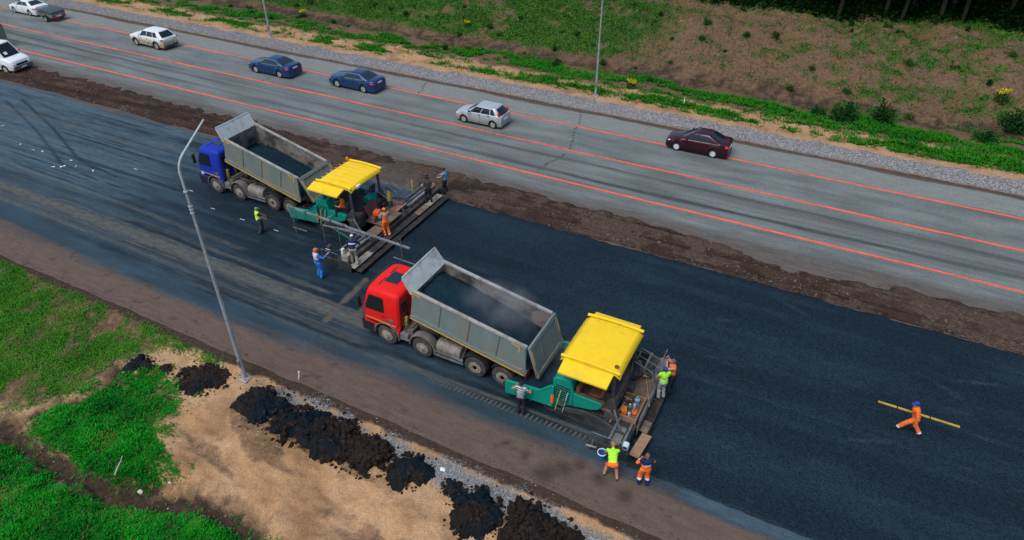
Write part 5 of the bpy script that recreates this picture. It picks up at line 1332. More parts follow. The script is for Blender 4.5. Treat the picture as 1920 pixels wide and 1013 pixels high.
for k in range(4):
    rail(t, 'handrail', [[(1.10, 0.9 + 0.42 * k, 1.4), (1.10, 0.9 + 0.42 * k, 2.0), (1.18, 0.9 + 0.42 * k, 2.06), (1.85, 0.9 + 0.42 * k, 1.7), (1.9, 0.9 + 0.42 * k, 0.87)]], 0.016)
rail(t, 'handrail', [[(1.6, 1.2, 1.5), (1.6, 3.0, 1.45)], [(1.7, 2.2, 1.2), (1.7, 4.2, 1.2)], [(1.7, 2.2, 1.2), (1.7, 2.2, 0.7)], [(1.7, 4.2, 1.2), (1.7, 4.2, 0.7)], [(2.5, 1.9, 1.5), (2.5, 1.9, 0.6)], [(2.5, 1.3, 1.5), (2.5, 1.3, 0.6)], [(2.5, 1.3, 1.5), (2.5, 1.9, 1.5)]], 0.016)
rail(t, 'handrail', [[(0.9, -3.95, 0.5), (0.9, -3.98, 1.0), (2.0, -3.98, 1.0), (2.0, -3.95, 0.5)]], 0.016)
part(t, 'control_post', m_frame, lambda q: (q.beam((1.75, 4.7, 0.55), (1.75, 4.75, 1.35), 0.05, 0.05), q.box((1.75, 4.78, 1.42), (0.25, 0.25, 0.14)), q.beam((1.2, 4.9, 1.1), (2.2, 4.9, 1.15), 0.03, 0.03)), 0.01)
part(t, 'control_post', m_frame, lambda q: (q.beam((1.5, -3.8, 0.55), (1.45, -3.85, 1.2), 0.05, 0.05), q.box((1.45, -3.9, 1.28), (0.2, 0.25, 0.14)), q.beam((1.45, -3.9, 1.1), (2.3, -3.6, 1.0), 0.025, 0.025)), 0.01)
part(t, 'red_handle', mat('red_handle', (0.5, 0.03, 0.03), rough=0.5), lambda q: q.lathe([(0, 0.7), (0.06, 0.7), (0.06, 1.0), (0, 1.02)], (1.95, -3.55, 0), 'z', 10), 0)
part(t, 'white_sensor', m_plate, lambda q: (q.box((2.15, -3.70, 1.08), (0.12, 0.18, 0.30)), q.beam((2.15, -3.7, 0.92), (2.15, -3.7, 0.93), 0.05, 0.05)), 0.02)
part(t, 'hose', m_black, lambda q: q.tube([(1.0, -1.0, 1.1), (1.3, -1.5, 1.2), (1.7, -2.2, 0.9), (1.9, -3.0, 0.8)], 0.022, 6), 0)
part(t, 'hose', m_black, lambda q: q.tube([(1.1, 0.8, 1.3), (1.4, 1.6, 1.4), (1.7, 2.5, 0.9), (1.8, 3.4, 0.8)], 0.022, 6), 0)
part(t, 'hose', m_black, lambda q: q.tube([(1.1, 0.4, 1.2), (1.5, 1.0, 1.2), (1.9, 2.0, 0.9), (2.0, 2.9, 0.8)], 0.022, 6), 0)
# averaging beam carried along the near side
t2 = thing('levelling_beam', 'long grey aluminium levelling beam slung along the paver behind the blue truck', 'beam', (PX1, PY1, 0), 0)
part(t2, 'beam', mat('dull_aluminium', (0.24, 0.27, 0.275), rough=0.5, metal=0.3, col2=(0.14, 0.15, 0.15), scale=3), lambda q: (q.beam((-2.55, -2.28, 1.70), (1.5, -2.42, 1.70), 0.085, 0.12), q.beam((1.5, -2.50, 1.72), (5.70, -2.66, 1.72), 0.085, 0.12)))
for k in range(9):
    x = -2.3 + 0.9 * k
    part(t2, 'clamp', m_frame if k % 2 else m_rod, lambda q: q.box((x, -2.29 - 0.035 * (x + 2.5), 1.71), (0.07, 0.13, 0.16)), 0.01)
part(t2, 'sensor_rod', m_rod, lambda q: q.beam((4.55, -2.62, 0.80), (6.1, -2.68, 0.80), 0.05, 0.05), 0)
part(t2, 'drop_rod', m_rod, lambda q: q.beam((5.15, -2.66, 0.70), (5.15, -2.66, 2.15), 0.035, 0.035), 0)
part(t2, 'sensor', m_rod, lambda q: (q.box((5.95, -2.68, 0.70), (0.16, 0.12, 0.14)), q.beam((5.95, -2.68, 0.62), (6.2, -2.68, 0.6), 0.04, 0.04)), 0.015)
for x in (-2.45, -0.35, 0.75):
    part(t2, 'drop_rod', m_rod, lambda q: q.beam((x, -2.32, 0.05), (x, -2.32, 1.7), 0.035, 0.035), 0)
part(t2, 'sensor_rod', m_rod, lambda q: q.beam((-2.6, -2.34, 0.42), (-1.6, -2.34, 0.42), 0.05, 0.05), 0)
part(t2, 'brace', m_galv, lambda q: (q.beam((-0.3, -2.32, 1.2), (1.3, -1.75, 0.95), 0.05, 0.05), q.beam((-0.35, -2.32, 1.45), (-0.3, -1.5, 1.35), 0.05, 0.05), q.beam((0.75, -2.35, 1.3), (1.6, -1.75, 0.85), 0.05, 0.05), q.beam((1.3, -2.45, 1.7), (1.9, -1.7, 0.75), 0.05, 0.05)), 0)
part(t2, 'brace_arm', m_teal, lambda q: (q.beam((-0.2, -2.0, 1.0), (1.5, -2.2, 0.7), 0.05, 0.05)), 0)
# things standing on the deck of the wide machine
g = thing('gas_cylinder', 'green and yellow gas cylinder standing on the wide screed deck', 'gas cylinder', (PX1 + 1.45, PY1 + 1.45, 0.87), 0)
part(g, 'cylinder_foot', mat('dark_green_paint', (0.01, 0.10, 0.06), rough=0.5), lambda q: q.lathe([(0, 0), (0.14, 0), (0.14, 0.42), (0, 0.42)], (0, 0, 0), 'z', 16), 0)
part(g, 'cylinder_body', mat('mustard_paint', (0.50, 0.36, 0.03), rough=0.5), lambda q: q.lathe([(0, 0.421), (0.13, 0.421), (0.13, 0.85), (0.05, 1.0), (0.03, 1.1), (0, 1.1)], (0, 0, 0), 'z', 16), 0)
part(g, 'valve', m_frame, lambda q: q.beam((-0.06, 0, 1.12), (0.06, 0, 1.12), 0.05, 0.05), 0)
thing_mesh('toolbox', 'orange toolbox lid with pale end, on the deck before the orange dungaree worker', 'toolbox', [m_org2, m_plate], lambda q: (q.box((0, 0, 0.20), (0.34, 0.42, 0.22)), q.box((0.18, 0.0, 0.10), (0.02, 0.40, 0.42), (0, -0.2, 0), 1)), (PX1 + 1.72, PY1 - 0.10, 1.18), 0.25, bev=0.03)
thing_mesh('level_staff', 'yellow upright staff beside the far end of the wide screed', 'staff', mat('fluo_yellow', (0.62, 0.62, 0.03), rough=0.5), lambda q: q.b2((-0.02, -0.06, 0), (0.02, 0.06, 1.25)), (PX1 + 1.2, PY1 + 4.1, 0.0), 0.2)
# ------------------------------------------------------------------ people
m_skin = mat('skin', (0.48, 0.24, 0.16), rough=0.55, var=0.06)
m_hair = mat('dark_hair', (0.02, 0.015, 0.012), rough=0.8)
m_shave = mat('shaved_hair', (0.16, 0.09, 0.065), rough=0.8)
m_fluo = mat('lime_safety_cloth', (0.36, 0.80, 0.04), rough=0.7, col2=(0.22, 0.42, 0.05), scale=7, lo=0.6, hi=0.78, var=0.14)
m_fluoy = mat('yellow_green_safety_cloth', (0.52, 0.85, 0.05), rough=0.7, var=0.1)
m_work = mat('orange_work_cloth', (0.92, 0.18, 0.028), rough=0.8, col2=(0.50, 0.11, 0.03), scale=7, lo=0.60, hi=0.78, var=0.14, bump=0.3, bscale=12, bdist=0.03)
m_navy = mat('navy_cloth', (0.012, 0.02, 0.085), rough=0.85, bump=0.3, bscale=12, bdist=0.03)
m_dark = mat('dark_cloth', (0.022, 0.022, 0.026), rough=0.9, bump=0.3, bscale=12, bdist=0.03)
m_dgrey = mat('charcoal_cloth', (0.05, 0.05, 0.055), rough=0.9, bump=0.3, bscale=12, bdist=0.03)
m_lblue = mat('light_blue_cloth', (0.10, 0.27, 0.52), rough=0.85, bump=0.3, bscale=12, bdist=0.03)
m_wblue = mat('blue_overall_cloth', (0.025, 0.16, 0.52), rough=0.85, bump=0.3, bscale=12, bdist=0.03)
m_pink = mat('pale_pink_cloth', (0.62, 0.47, 0.50), rough=0.85)
m_khaki = mat('khaki_cloth', (0.33, 0.28, 0.21), rough=0.9, bump=0.3, bscale=12, bdist=0.03)
m_grey = mat('grey_cloth', (0.30, 0.31, 0.33), rough=0.9, bump=0.3, bscale=12, bdist=0.03)
m_camo = mat('camouflage_cloth', (0.16, 0.17, 0.10), rough=0.9, col2=(0.30, 0.29, 0.22), scale=18)
m_silver = mat('reflective_band', (0.72, 0.74, 0.76), rough=0.4)
m_boot = mat('black_boot', (0.02, 0.018, 0.016), rough=0.7)
m_white = mat('white_cloth', (0.68, 0.66, 0.62), rough=0.85)
m_capblue = mat('blue_cap_cloth', (0.02, 0.05, 0.30), rough=0.7)
# grey and white hooped shirt
m_stripe = mat('grey_striped_cloth', (0.30, 0.30, 0.31), rough=0.9)
_t = m_stripe.node_tree; _b = _t.nodes['Principled BSDF']
_tc = _t.nodes.new('ShaderNodeTexCoord'); _sp = _t.nodes.new('ShaderNodeSeparateXYZ'); _t.links.new(_tc.outputs['Object'], _sp.inputs[0])
_m = _t.nodes.new('ShaderNodeMath'); _m.operation = 'MULTIPLY'; _m.inputs[1].default_value = 78; _t.links.new(_sp.outputs['Z'], _m.inputs[0])
_s = _t.nodes.new('ShaderNodeMath'); _s.operation = 'SINE'; _t.links.new(_m.outputs[0], _s.inputs[0])
_r = _t.nodes.new('ShaderNodeMapRange'); _r.inputs['From Min'].default_value = -0.2; _r.inputs['From Max'].default_value = 0.2; _t.links.new(_s.outputs[0], _r.inputs['Value'])
_x = _t.nodes.new('ShaderNodeMix'); _x.data_type = 'RGBA'; _x.inputs['A'].default_value = (0.10, 0.10, 0.11, 1); _x.inputs['B'].default_value = (0.5, 0.5, 0.5, 1)
_t.links.new(_r.outputs[0], _x.inputs['Factor']); _t.links.new(_x.outputs['Result'], _b.inputs['Base Color'])

def ik(a, b, l1, l2, hint):
    """middle joint of a two-bone limb from a towards b"""
    a, b = Vector(a), Vector(b); d = b - a; L = min(d.length, (l1 + l2) * 0.995)
    if d.length < 1e-6: d = Vector((0, 0, -1))
    d.normalize(); b = a + d * L
    ca = (l1 * l1 + L * L - l2 * l2) / (2 * l1 * L); ca = max(-1, min(1, ca))
    h = Vector(hint); h = h - d * h.dot(d)
    if h.length < 1e-5: h = Vector((0, 1, 0))
    h.normalize()
    return a + d * (l1 * ca) + h * (l1 * math.sqrt(1 - ca * ca)), b

def capsule(q, a, b, ra, rb, n=12):
    a, b = Vector(a), Vector(b); d = (b - a); L = max(d.length, 1e-4); d.normalize()
    pts = []; rs = []
    for k in range(4):
        t = math.pi / 2 * (k + 0.35) / 4.35; pts.append(a - d * ra * math.cos(t)); rs.append(ra * math.sin(t))
    for k in range(3):
        f = k / 2; pts.append(a + d * L * f); rs.append(ra + (rb - ra) * f)
    for k in range(3, -1, -1):
        t = math.pi / 2 * (k + 0.35) / 4.35; pts.append(b + d * rb * math.cos(t)); rs.append(rb * math.sin(t))
    q.tube(pts, rs, n)

def frame3(z, y):
    z = Vector(z).normalized(); y = Vector(y); y = (y - z * y.dot(z)).normalized(); x = y.cross(z)
    return Matrix((x, y, z)).transposed()

def person(label, loc, heading, outfit, pelvis=(0, 0, 0.95), lean=(0, 0, 1), twist=0.0, look=(0, 1, -0.15), feet=((-0.11, 0.0, 0), (0.11, 0.0, 0)), toes=(0.1, -0.1),
           hands=((-0.32, 0.10, 0.85), (0.32, 0.10, 0.85)), elbow=((-1, -0.6, -0.3), (1, -0.6, -0.3)), knee=((0, 1, 0), (0, 1, 0)), h=1.76, hat=None, hair=m_hair, bulk=1.0, vest=None, bands=(), group=None, footdir=None, visor=True):
    """faces +Y in its own frame; joints from targets; heading = world angle it looks along (degrees)"""
    k = h / 1.76
    t = thing('person', label, 'person', loc, R(heading - 90), group)
    P = Vector(pelvis) * k; up = Vector(lean).normalized()
    fwd0 = Vector((math.sin(-twist), math.cos(twist), 0)); fwd = (fwd0 - up * fwd0.dot(up)).normalized()
    if fwd.length < 0.1: fwd = Vector((0, 0, -1))
    rt = fwd.cross(up).normalized()
    Ch = P + up * 0.30 * k; Nk = P + up * 0.53 * k
    lk = Vector(look).normalized()
    hz = (up * 0.6 + Vector((0, 0, 1)) * 0.5 + lk * 0.12).normalized()
    Hd = Nk + hz * 0.165 * k
    prims = []     # tag, a, b, ra, rb
    q = MB()
    def cap(tag_, a, b, ra, rb): prims.append((tag_, Vector(a), Vector(b), ra * k, rb * k)); capsule(q, a, b, ra * k, rb * k)
    B = bulk
    F3 = frame3(up, fwd)
    q.ball(P + up * 0.02 * k, (0.172 * k * B, 0.128 * k * B, 0.15 * k), 16, 10, rot=F3)
    q.ball(P + up * 0.20 * k, (0.162 * k * B, 0.124 * k * B, 0.22 * k), 16, 10, rot=F3)
    q.ball(P + up * 0.37 * k, (0.175 * k * B, 0.122 * k * B, 0.18 * k), 16, 10, rot=F3)
    prims.append(('pelvis', P - up * 0.06 * k, P + up * 0.05 * k, 0.15 * k, 0.15 * k))
    prims.append(('torso', P + up * 0.08 * k, P + up * 0.46 * k, 0.155 * k, 0.155 * k))
    cap('neck', Nk - up * 0.04 * k, Hd - hz * 0.03 * k, 0.062, 0.056)
    # head: skull, jaw, nose, ears
    lf = (lk - hz * lk.dot(hz)).normalized(); H3 = frame3(hz, lf); ear = H3 @ Vector((1, 0, 0))
    q.ball(Hd, (0.078 * k, 0.098 * k, 0.112 * k), 16, 12, rot=H3); q.ball(Hd + lf * 0.025 * k - hz * 0.055 * k, (0.056 * k, 0.066 * k, 0.062 * k), 12, 8, rot=H3)
    q.ball(Hd + lf * 0.100 * k - hz * 0.012 * k, (0.016 * k, 0.024 * k, 0.028 * k), 8, 6, rot=H3)
    for s in (-1, 1): q.ball(Hd + ear * s * 0.082 * k - hz * 0.01 * k, (0.014 * k, 0.026 * k, 0.036 * k), 8, 6, rot=H3)
    prims.append(('head', Hd - hz * 0.05 * k, Hd + hz * 0.03 * k, 0.098 * k, 0.098 * k))
    fing = MB()
    for i, s in enumerate((-1, 1)):
        S = Nk - up * 0.055 * k + rt * s * 0.178 * k * (0.9 + 0.1 * B)
        capsule(q, Ch + up * 0.14 * k + rt * s * 0.06 * k, S, 0.085 * k, 0.072 * k * B)
        hand = Vector(hands[i]) * k
        E_, Wr = ik(S, hand, 0.29 * k, 0.265 * k, Vector(elbow[i]))
        cap('uarm', S, E_, 0.064 * B, 0.050 * B); cap('farm', E_, Wr, 0.050 * B, 0.037)
        d = (Wr - E_).normalized()
        side_ = Vector((0, 0, -1)) if abs(d.z) < 0.8 else fwd
        thumb_dir = (fwd * 0.7 + Vector((0, 0, 0.5)) - rt * s * 0.4); Hn = frame3(d, thumb_dir)      # y = thumb side, x = back of hand
        pc = Wr + d * 0.055 * k
        q.ball(pc, (0.020 * k, 0.043 * k, 0.058 * k), 12, 8, rot=Hn)
        prims.append(('hand', Wr + d * 0.02 * k, Wr + d * 0.10 * k, 0.04 * k, 0.04 * k))
        yv = Hn @ Vector((0, 1, 0)); xv = Hn @ Vector((1, 0, 0)) * (-s)
        for j, (off, ln) in enumerate(((0.030, 0.078), (0.010, 0.086), (-0.010, 0.080), (-0.029, 0.064))):
            b0 = Wr + d * 0.085 * k + yv * off * k; b1 = b0 + (d * 0.75 - xv * 0.35).normalized() * ln * 0.5 * k; b2 = b1 + (d * 0.35 - xv * 0.8).normalized() * ln * 0.5 * k
            fing.tube([b0, b1, b2], [0.0105 * k, 0.0095 * k, 0.0075 * k], 6)
        b0 = Wr + d * 0.035 * k + yv * 0.036 * k; b1 = b0 + (d * 0.6 + yv * 0.7 - xv * 0.2).normalized() * 0.036 * k; b2 = b1 + (d * 0.8 - xv * 0.5).normalized() * 0.03 * k
        fing.tube([b0, b1, b2], [0.0125 * k, 0.011 * k, 0.009 * k], 6)
        # legs
        Hp = P + (rt * s * 0.092 * B - up * 0.02) * k
        ft = Vector(feet[i]) * k
        fa = toes[i]; fd = Vector((math.sin(fa) * 1.0, math.cos(fa), 0))
        if footdir is not None: fd = Vector(footdir[i]).normalized()
        An = ft + Vector((0, 0, 0.085 * k)) if footdir is None else ft - fd * 0.0 + Vector((0, 0, 0.085 * k))
        K_, An = ik(Hp, An, 0.445 * k, 0.43 * k, Vector(knee[i]))
        lg = outfit.get('shin', m_skin); cw = 0.0 if lg is m_skin or (isinstance(lg, list) and lg[-1][1] is m_skin) else 0.014
        cap('thigh', Hp, K_, (0.092 + cw * .5) * B, (0.066 + cw) * B); cap('shin', K_, An - Vector((0, 0, 0.02 * k)) * (cw > 0), (0.066 + cw) * B, (0.050 + cw * 1.4) * B)
        toe = An + fd * 0.155 * k - Vector((0, 0, 0.048 * k)); heel = An - fd * 0.045 * k - Vector((0, 0, 0.042 * k))
        cap('foot', heel, toe, 0.043, 0.036)
        prims.append(('foot', An, An - Vector((0, 0, 0.02 * k)), 0.035 * k, 0.035 * k))
    # one continuous surface
    me0 = bpy.data.meshes.new('tmp'); me0.from_pydata(q.v, [], q.f)
    bm = bmesh.new(); bm.from_mesh(me0); bmesh.ops.recalc_face_normals(bm, faces=bm.faces); bm.to_mesh(me0); bm.free()
    o0 = bpy.data.objects.new('tmp', me0); C.objects.link(o0)
    md = o0.modifiers.new('r', 'REMESH'); md.mode = 'VOXEL'; md.voxel_size = 0.0165; md.use_smooth_shade = True
    ms = o0.modifiers.new('s', 'SMOOTH'); ms.iterations = 4; ms.factor = 0.5
    dg = bpy.context.evaluated_depsgraph_get()
    me = bpy.data.meshes.new_from_object(o0.evaluated_get(dg))
    bpy.data.objects.remove(o0); bpy.data.meshes.remove(me0)
    nv = len(me.vertices); co = np.zeros(nv * 3, np.float32); me.vertices.foreach_get('co', co); co = co.reshape(-1, 3).astype(float)
    F = [tuple(p.vertices) for p in me.polygons]
    nr = np.zeros(nv * 3, np.float32); me.vertices.foreach_get('normal', nr); nr = nr.reshape(-1, 3).astype(float)
    cen = np.array([co[list(f)].mean(0) for f in F])
    best = np.full(len(F), 1e9); bt = np.zeros(len(F)); bi = np.zeros(len(F), int)
    for pi_, (tg, a, b, ra, rb) in enumerate(prims):
        a_, b_ = np.array(a), np.array(b); d = b_ - a_; L2 = max(d @ d, 1e-9)
        tt = ((cen - a_) @ d) / L2; tc_ = np.clip(tt, 0, 1)
        dist = np.linalg.norm(cen - a_ - tc_[:, None] * d, axis=1) - (ra + (rb - ra) * tc_)
        u = dist < best; best[u] = dist[u]; bt[u] = tt[u]; bi[u] = pi_
    tags_ = [p[0] for p in prims]
    mats_ = []; mi = np.zeros(len(F), int)
    for f in range(len(F)):
        spec = outfit.get(tags_[bi[f]], m_skin)
        if isinstance(spec, list):
            mm = spec[-1][1]
            for tm, m2 in spec:
                if bt[f] <= tm: mm = m2; break
        else: mm = spec
        if mm not in mats_: mats_.append(mm)
        mi[f] = mats_.index(mm)
    if m_skin not in mats_: mats_.append(m_skin)
    # folds in the cloth
    fold = np.zeros(nv)
    for f in range(len(F)):
        if mats_[mi[f]] not in (m_skin, m_boot) and tags_[bi[f]] not in ('head', 'neck', 'hand', 'foot'): fold[list(F[f])] = 1.0
    sd_ = int(abs(loc[0] * 37 + loc[1] * 91)) % 997
    wr = (fbm(co[:, 0] * 7 + co[:, 1] * 4, co[:, 2] * 15 + co[:, 0] * 5, 3, sd_) - 0.5) * 0.042 + (np.abs(fbm(co[:, 1] * 11, co[:, 2] * 9 - co[:, 0] * 8, 2, sd_ + 5) - 0.5) - 0.12) * 0.03
    co = co + nr * (fold * wr)[:, None]
    fv0 = nv
    V = [tuple(v) for v in co] + fing.v; FF = F + [tuple(i + fv0 for i in f) for f in fing.f]
    mb_ = bpy.data.meshes.new('body'); mb_.from_pydata(V, [], FF)
    for mm in mats_: mb_.materials.append(mm)
    gl = outfit.get('hand', m_skin); gi = mats_.index(gl) if gl in mats_ else mats_.index(m_skin)
    mb_.polygons.foreach_set('material_index', list(mi) + [gi] * len(fing.f))
    mb_.polygons.foreach_set('use_smooth', [True] * len(FF)); mb_.update()
    bpy.data.meshes.remove(me)
    ob = bpy.data.objects.new('body', mb_); C.objects.link(ob); ob.parent = t
    def shell(name, sel, off, m_):
        idx = [f for f in range(len(F)) if sel(tags_[bi[f]], bt[f], cen[f])]
        if not idx: return None
        used = {}; vs = []; fs = []
        for f in idx:
            ff = []
            for v in F[f]:
                if v not in used: used[v] = len(vs); vs.append(tuple(co[v] + nr[v] * off))
                ff.append(used[v])
            fs.append(tuple(ff))
        qq = MB(); qq.add(vs, fs); o_ = qq.build(name, m_, t, ang=180)
        s_ = o_.modifiers.new('solid', 'SOLIDIFY'); s_.thickness = 0.008; s_.offset = -1
        return o_
    hzA, HdA, lfA = np.array(hz), np.array(Hd), np.array(lf)
    if hat is None or hat[0] == 'cap':
        if hair is not None:
            shell('hair', lambda tg, tt, c: tg == 'head' and ((c - HdA) @ hzA > 0.035 * k - 0.06 * k * ((c - HdA) @ lfA < 0.03 * k)) and not ((c - HdA) @ lfA > 0.055 * k and (c - HdA) @ hzA < 0.06 * k), 0.010, hair)
    if hat is not None:
        kind, hm = hat
        shell('cap' if kind == 'cap' else 'helmet', lambda tg, tt, c: tg == 'head' and (c - HdA) @ hzA > 0.028 * k, 0.022 if kind == 'cap' else 0.034, hm)
        vz = MB(); cc = Hd + hz * 0.038 * k + lf * 0.10 * k
        vz.ball(cc, (0.075 * k, 0.075 * k, 0.010 * k), 12, 6, rot=H3); vz.build('visor', hm, t)
        if kind == 'hat':
            br = MB(); br.ball(Hd + hz * 0.035 * k, (0.145 * k, 0.155 * k, 0.010 * k), 18, 6, rot=H3); br.build('brim', hm, t)
    for s in (-1, 1):
        ey = MB(); ey.ball(Hd + lf * 0.089 * k + ear * s * 0.032 * k + hz * 0.012 * k, 0.010 * k, 8, 6); ey.build('eye', m_black, t)
    mo = MB(); mo.ball(Hd + lf * 0.090 * k - hz * 0.058 * k, (0.026 * k, 0.006 * k, 0.006 * k), 8, 5, rot=H3); mo.build('mouth', mat('lips', (0.35, 0.12, 0.10), rough=0.5), t)
    if vest is not None:
        shell('vest', lambda tg, tt, c: tg == 'torso' or (tg == 'pelvis' and tt > 0.35) or (tg == 'uarm' and tt < 0.04), 0.016, vest)
        shell('reflective_strip', lambda tg, tt, c: tg == 'torso' and 0.12 < tt < 0.24, 0.022, m_silver)
    for (tg0, t0, t1, mm) in bands:
        shell('reflective_strip', lambda tg, tt, c: tg == tg0 and t0 < tt < t1, 0.010, mm)
    return t

def strap(t, pts, m_=m_black):
    q = MB(); q.tube(pts, 0.012, 5); q.build('strap', m_, t)

allo = lambda m_: dict(torso=m_, pelvis=m_, uarm=m_, farm=m_, thigh=m_, shin=m_, foot=m_boot)
ZD1, ZD2 = 0.382, 0.352
# 1 lime vest by the blue truck, holding a cord
person('worker in lime vest and camouflage cap holding a cord beside the blue truck', (-27.76, 22.62, 0), 52, dict(torso=m_dark, uarm=m_dark, farm=m_skin, pelvis=m_dgrey, thigh=m_dgrey, shin=m_dgrey, foot=m_boot),
       hands=((-0.20, 0.34, 1.02), (0.20, 0.36, 1.0)), hat=('cap', m_camo), vest=m_fluoy, feet=((-0.12, 0.05, 0), (0.12, -0.12, 0)), h=1.66, bulk=1.05)
# 2 blue overalls, arm up to the control lever
person('worker in blue overalls and orange helmet reaching to the wide screed controls', (-21.95, 20.78, 0), 76, dict(torso=[(0.42, m_wblue), (9, m_pink)], uarm=m_wblue, farm=m_wblue, pelvis=m_wblue, thigh=m_wblue, shin=m_wblue, foot=m_boot),
       hands=((-0.30, 0.20, 0.98), (0.42, 0.36, 1.42)), elbow=((-1, -0.6, -0.3), (0.6, 0.1, -1)), hat=('helmet', m_org2), h=1.80, bulk=1.12, feet=((-0.13, 0.02, 0), (0.13, -0.02, 0)))
# 3 navy jacket on the near footboard
person('worker in navy jacket and khaki trousers standing on the near end of the wide screed', (PX1 + 2.70, PY1 - 3.55, ZD1), 118, dict(torso=[(0.55, m_navy), (0.72, m_white), (9, m_navy)], uarm=m_navy, farm=m_navy, pelvis=m_khaki, thigh=m_khaki, shin=m_khaki, foot=m_khaki),
       pelvis=(0, -0.06, 0.93), lean=(0, 0.42, 1), look=(0, 0.8, -0.6), hands=((-0.30, 0.46, 0.98), (0.30, 0.40, 0.95)), hat=('cap', m_white), feet=((-0.15, 0.06, 0), (0.15, -0.1, 0)), bulk=1.1, h=1.74)
# 4 orange dungarees on the deck
person('worker in orange dungarees with bare arms standing on the wide screed footboard', (PX1 + 2.62, PY1 - 0.55, ZD1), 150, dict(torso=[(0.45, m_work), (9, m_skin)], pelvis=m_work, thigh=m_work, shin=[(0.82, m_work), (0.95, m_silver), (9, m_work)], foot=m_boot, uarm=m_skin, farm=m_skin),
       hands=((-0.16, 0.34, 1.10), (0.18, 0.32, 1.12)), look=(0, 0.8, -0.5), hat=('cap', m_work), feet=((-0.12, 0.02, 0), (0.12, -0.05, 0)), bulk=1.1, h=1.76)
# 5 dark clothes, hands on hips
person('man in dark shirt and trousers with hands on hips on the far screed footboard', (PX1 + 2.72, PY1 + 3.55, ZD1), 132, dict(torso=m_dgrey, uarm=[(0.5, m_dgrey), (9, m_skin)], farm=m_skin, pelvis=m_dark, thigh=m_dark, shin=m_dark, foot=m_boot),
       hands=((-0.23, -0.02, 1.02), (0.23, -0.02, 1.02)), elbow=((-1, -0.55, 0), (1, -0.55, 0)), feet=((-0.16, 0, 0), (0.16, 0.02, 0)), h=1.76, bulk=1.05)
# 6 light blue shirt
person('man in light blue shirt and black trousers at the far end of the wide screed', (-20.75, 31.2, 0.05), 188, dict(torso=m_lblue, uarm=[(0.55, m_lblue), (9, m_skin)], farm=m_skin, pelvis=m_dark, thigh=m_dark, shin=m_dark, foot=m_boot),
       hands=((-0.16, 0.40, 1.10), (0.18, 0.42, 1.12)), h=1.78, bulk=1.05, feet=((-0.13, 0.03, 0), (0.13, -0.06, 0)))
# 7 operator seated under the ribbed canopy
person('machine operator in orange jacket seated under the ribbed yellow canopy', (PX1 + 0.34, PY1 - 1.12, 1.40), 215, dict(torso=m_work, uarm=m_work, farm=m_skin, pelvis=m_dark, thigh=m_dark, shin=m_dark, foot=m_boot),
       pelvis=(0, 0, 0.44), lean=(0, 0.18, 1), hands=((-0.22, 0.42, 0.72), (0.22, 0.42, 0.72)), feet=((-0.13, 0.48, 0.0), (0.13, 0.48, 0.0)), look=(0, 0.8, -0.5), h=1.72, bulk=1.1)
# 8 striped shirt at the hopper
person('man in grey striped shirt and dark trousers leaning on the scuffed teal hopper', (-8.50, 17.22, 0), 98, dict(torso=m_stripe, uarm=[(0.5, m_stripe), (9, m_skin)], farm=m_skin, pelvis=m_dark, thigh=m_dark, shin=m_dark, foot=m_boot),
       lean=(0, 0.10, 1), hands=((-0.30, 0.36, 1.18), (0.32, 0.36, 1.16)), elbow=((-1, 0, -0.8), (1, 0, -0.8)), h=1.74, bulk=1.05)
# 9 bending worker in lime vest and orange shorts
person('worker in lime vest and orange shorts bending over the near screed end', (-4.12, 16.02, 0), 112, dict(torso=[(0.10, m_fluoy), (9, m_fluo)], uarm=[(0.3, m_fluo), (9, m_skin)], farm=m_skin, pelvis=m_work, thigh=[(1.05, m_work), (9, m_skin)], shin=[(-0.02, m_work), (0.75, m_skin), (9, m_skin)], foot=m_boot),
       pelvis=(0, -0.16, 0.86), lean=(0, 0.86, 0.62), look=(0, 0.7, -0.7), hands=((-0.22, 0.50, 0.58), (0.20, 0.56, 0.62)), elbow=((-1, -0.3, 0.3), (1, -0.3, 0.3)), feet=((-0.24, 0.02, 0), (0.22, -0.16, 0)), hair=mat('fair_hair', (0.30, 0.17, 0.07), rough=0.7), h=1.78, bulk=1.08)
# 10 orange suit watching
person('worker in orange suit with navy shoulders watching behind the screed end', (-2.92, 16.18, 0), 122, dict(torso=[(0.52, m_work), (0.64, m_silver), (9, m_navy)], uarm=[(0.35, m_navy), (0.75, m_work), (9, m_work)], farm=[(0.55, m_work), (0.8, m_silver), (9, m_work)], pelvis=m_work, thigh=m_work, shin=[(0.35, m_work), (0.55, m_silver), (9, m_navy)], foot=m_boot),
       hands=((-0.14, 0.30, 1.16), (0.16, 0.30, 1.14)), hair=m_shave, look=(0, 1, -0.3), h=1.72, bulk=1.14, feet=((-0.15, 0.05, 0), (0.15, -0.02, 0)))
# 11, 12 on the footboards of the front machine
person('worker in lime vest, blue cap and grey trousers on the front screed footboard', (PX2 + 2.36, PY2 + 1.15, ZD2), 128, dict(torso=m_fluo, uarm=[(0.4, m_fluo), (9, m_skin)], farm=m_skin, pelvis=m_grey, thigh=m_grey, shin=m_grey, foot=m_boot),
       hands=((-0.22, 0.30, 1.00), (0.24, 0.28, 0.98)), hat=('cap', m_capblue), vest=m_fluo, look=(0, 0.9, -0.4), h=1.70, bulk=1.05)
person('man with arms raised to his face in orange vest beside the lime vest worker', (PX2 + 2.52, PY2 + 1.72, ZD2 - .05), 200, dict(torso=m_grey, uarm=[(0.5, m_grey), (9, m_skin)], farm=m_skin, pelvis=m_dark, thigh=m_dark, shin=m_dark, foot=m_boot),
       hands=((-0.10, 0.26, 1.62), (0.12, 0.24, 1.72)), elbow=((-0.8, 0.6, -0.6), (0.8, 0.5, -0.4)), hair=m_shave, vest=m_work, h=1.80, bulk=1.12)
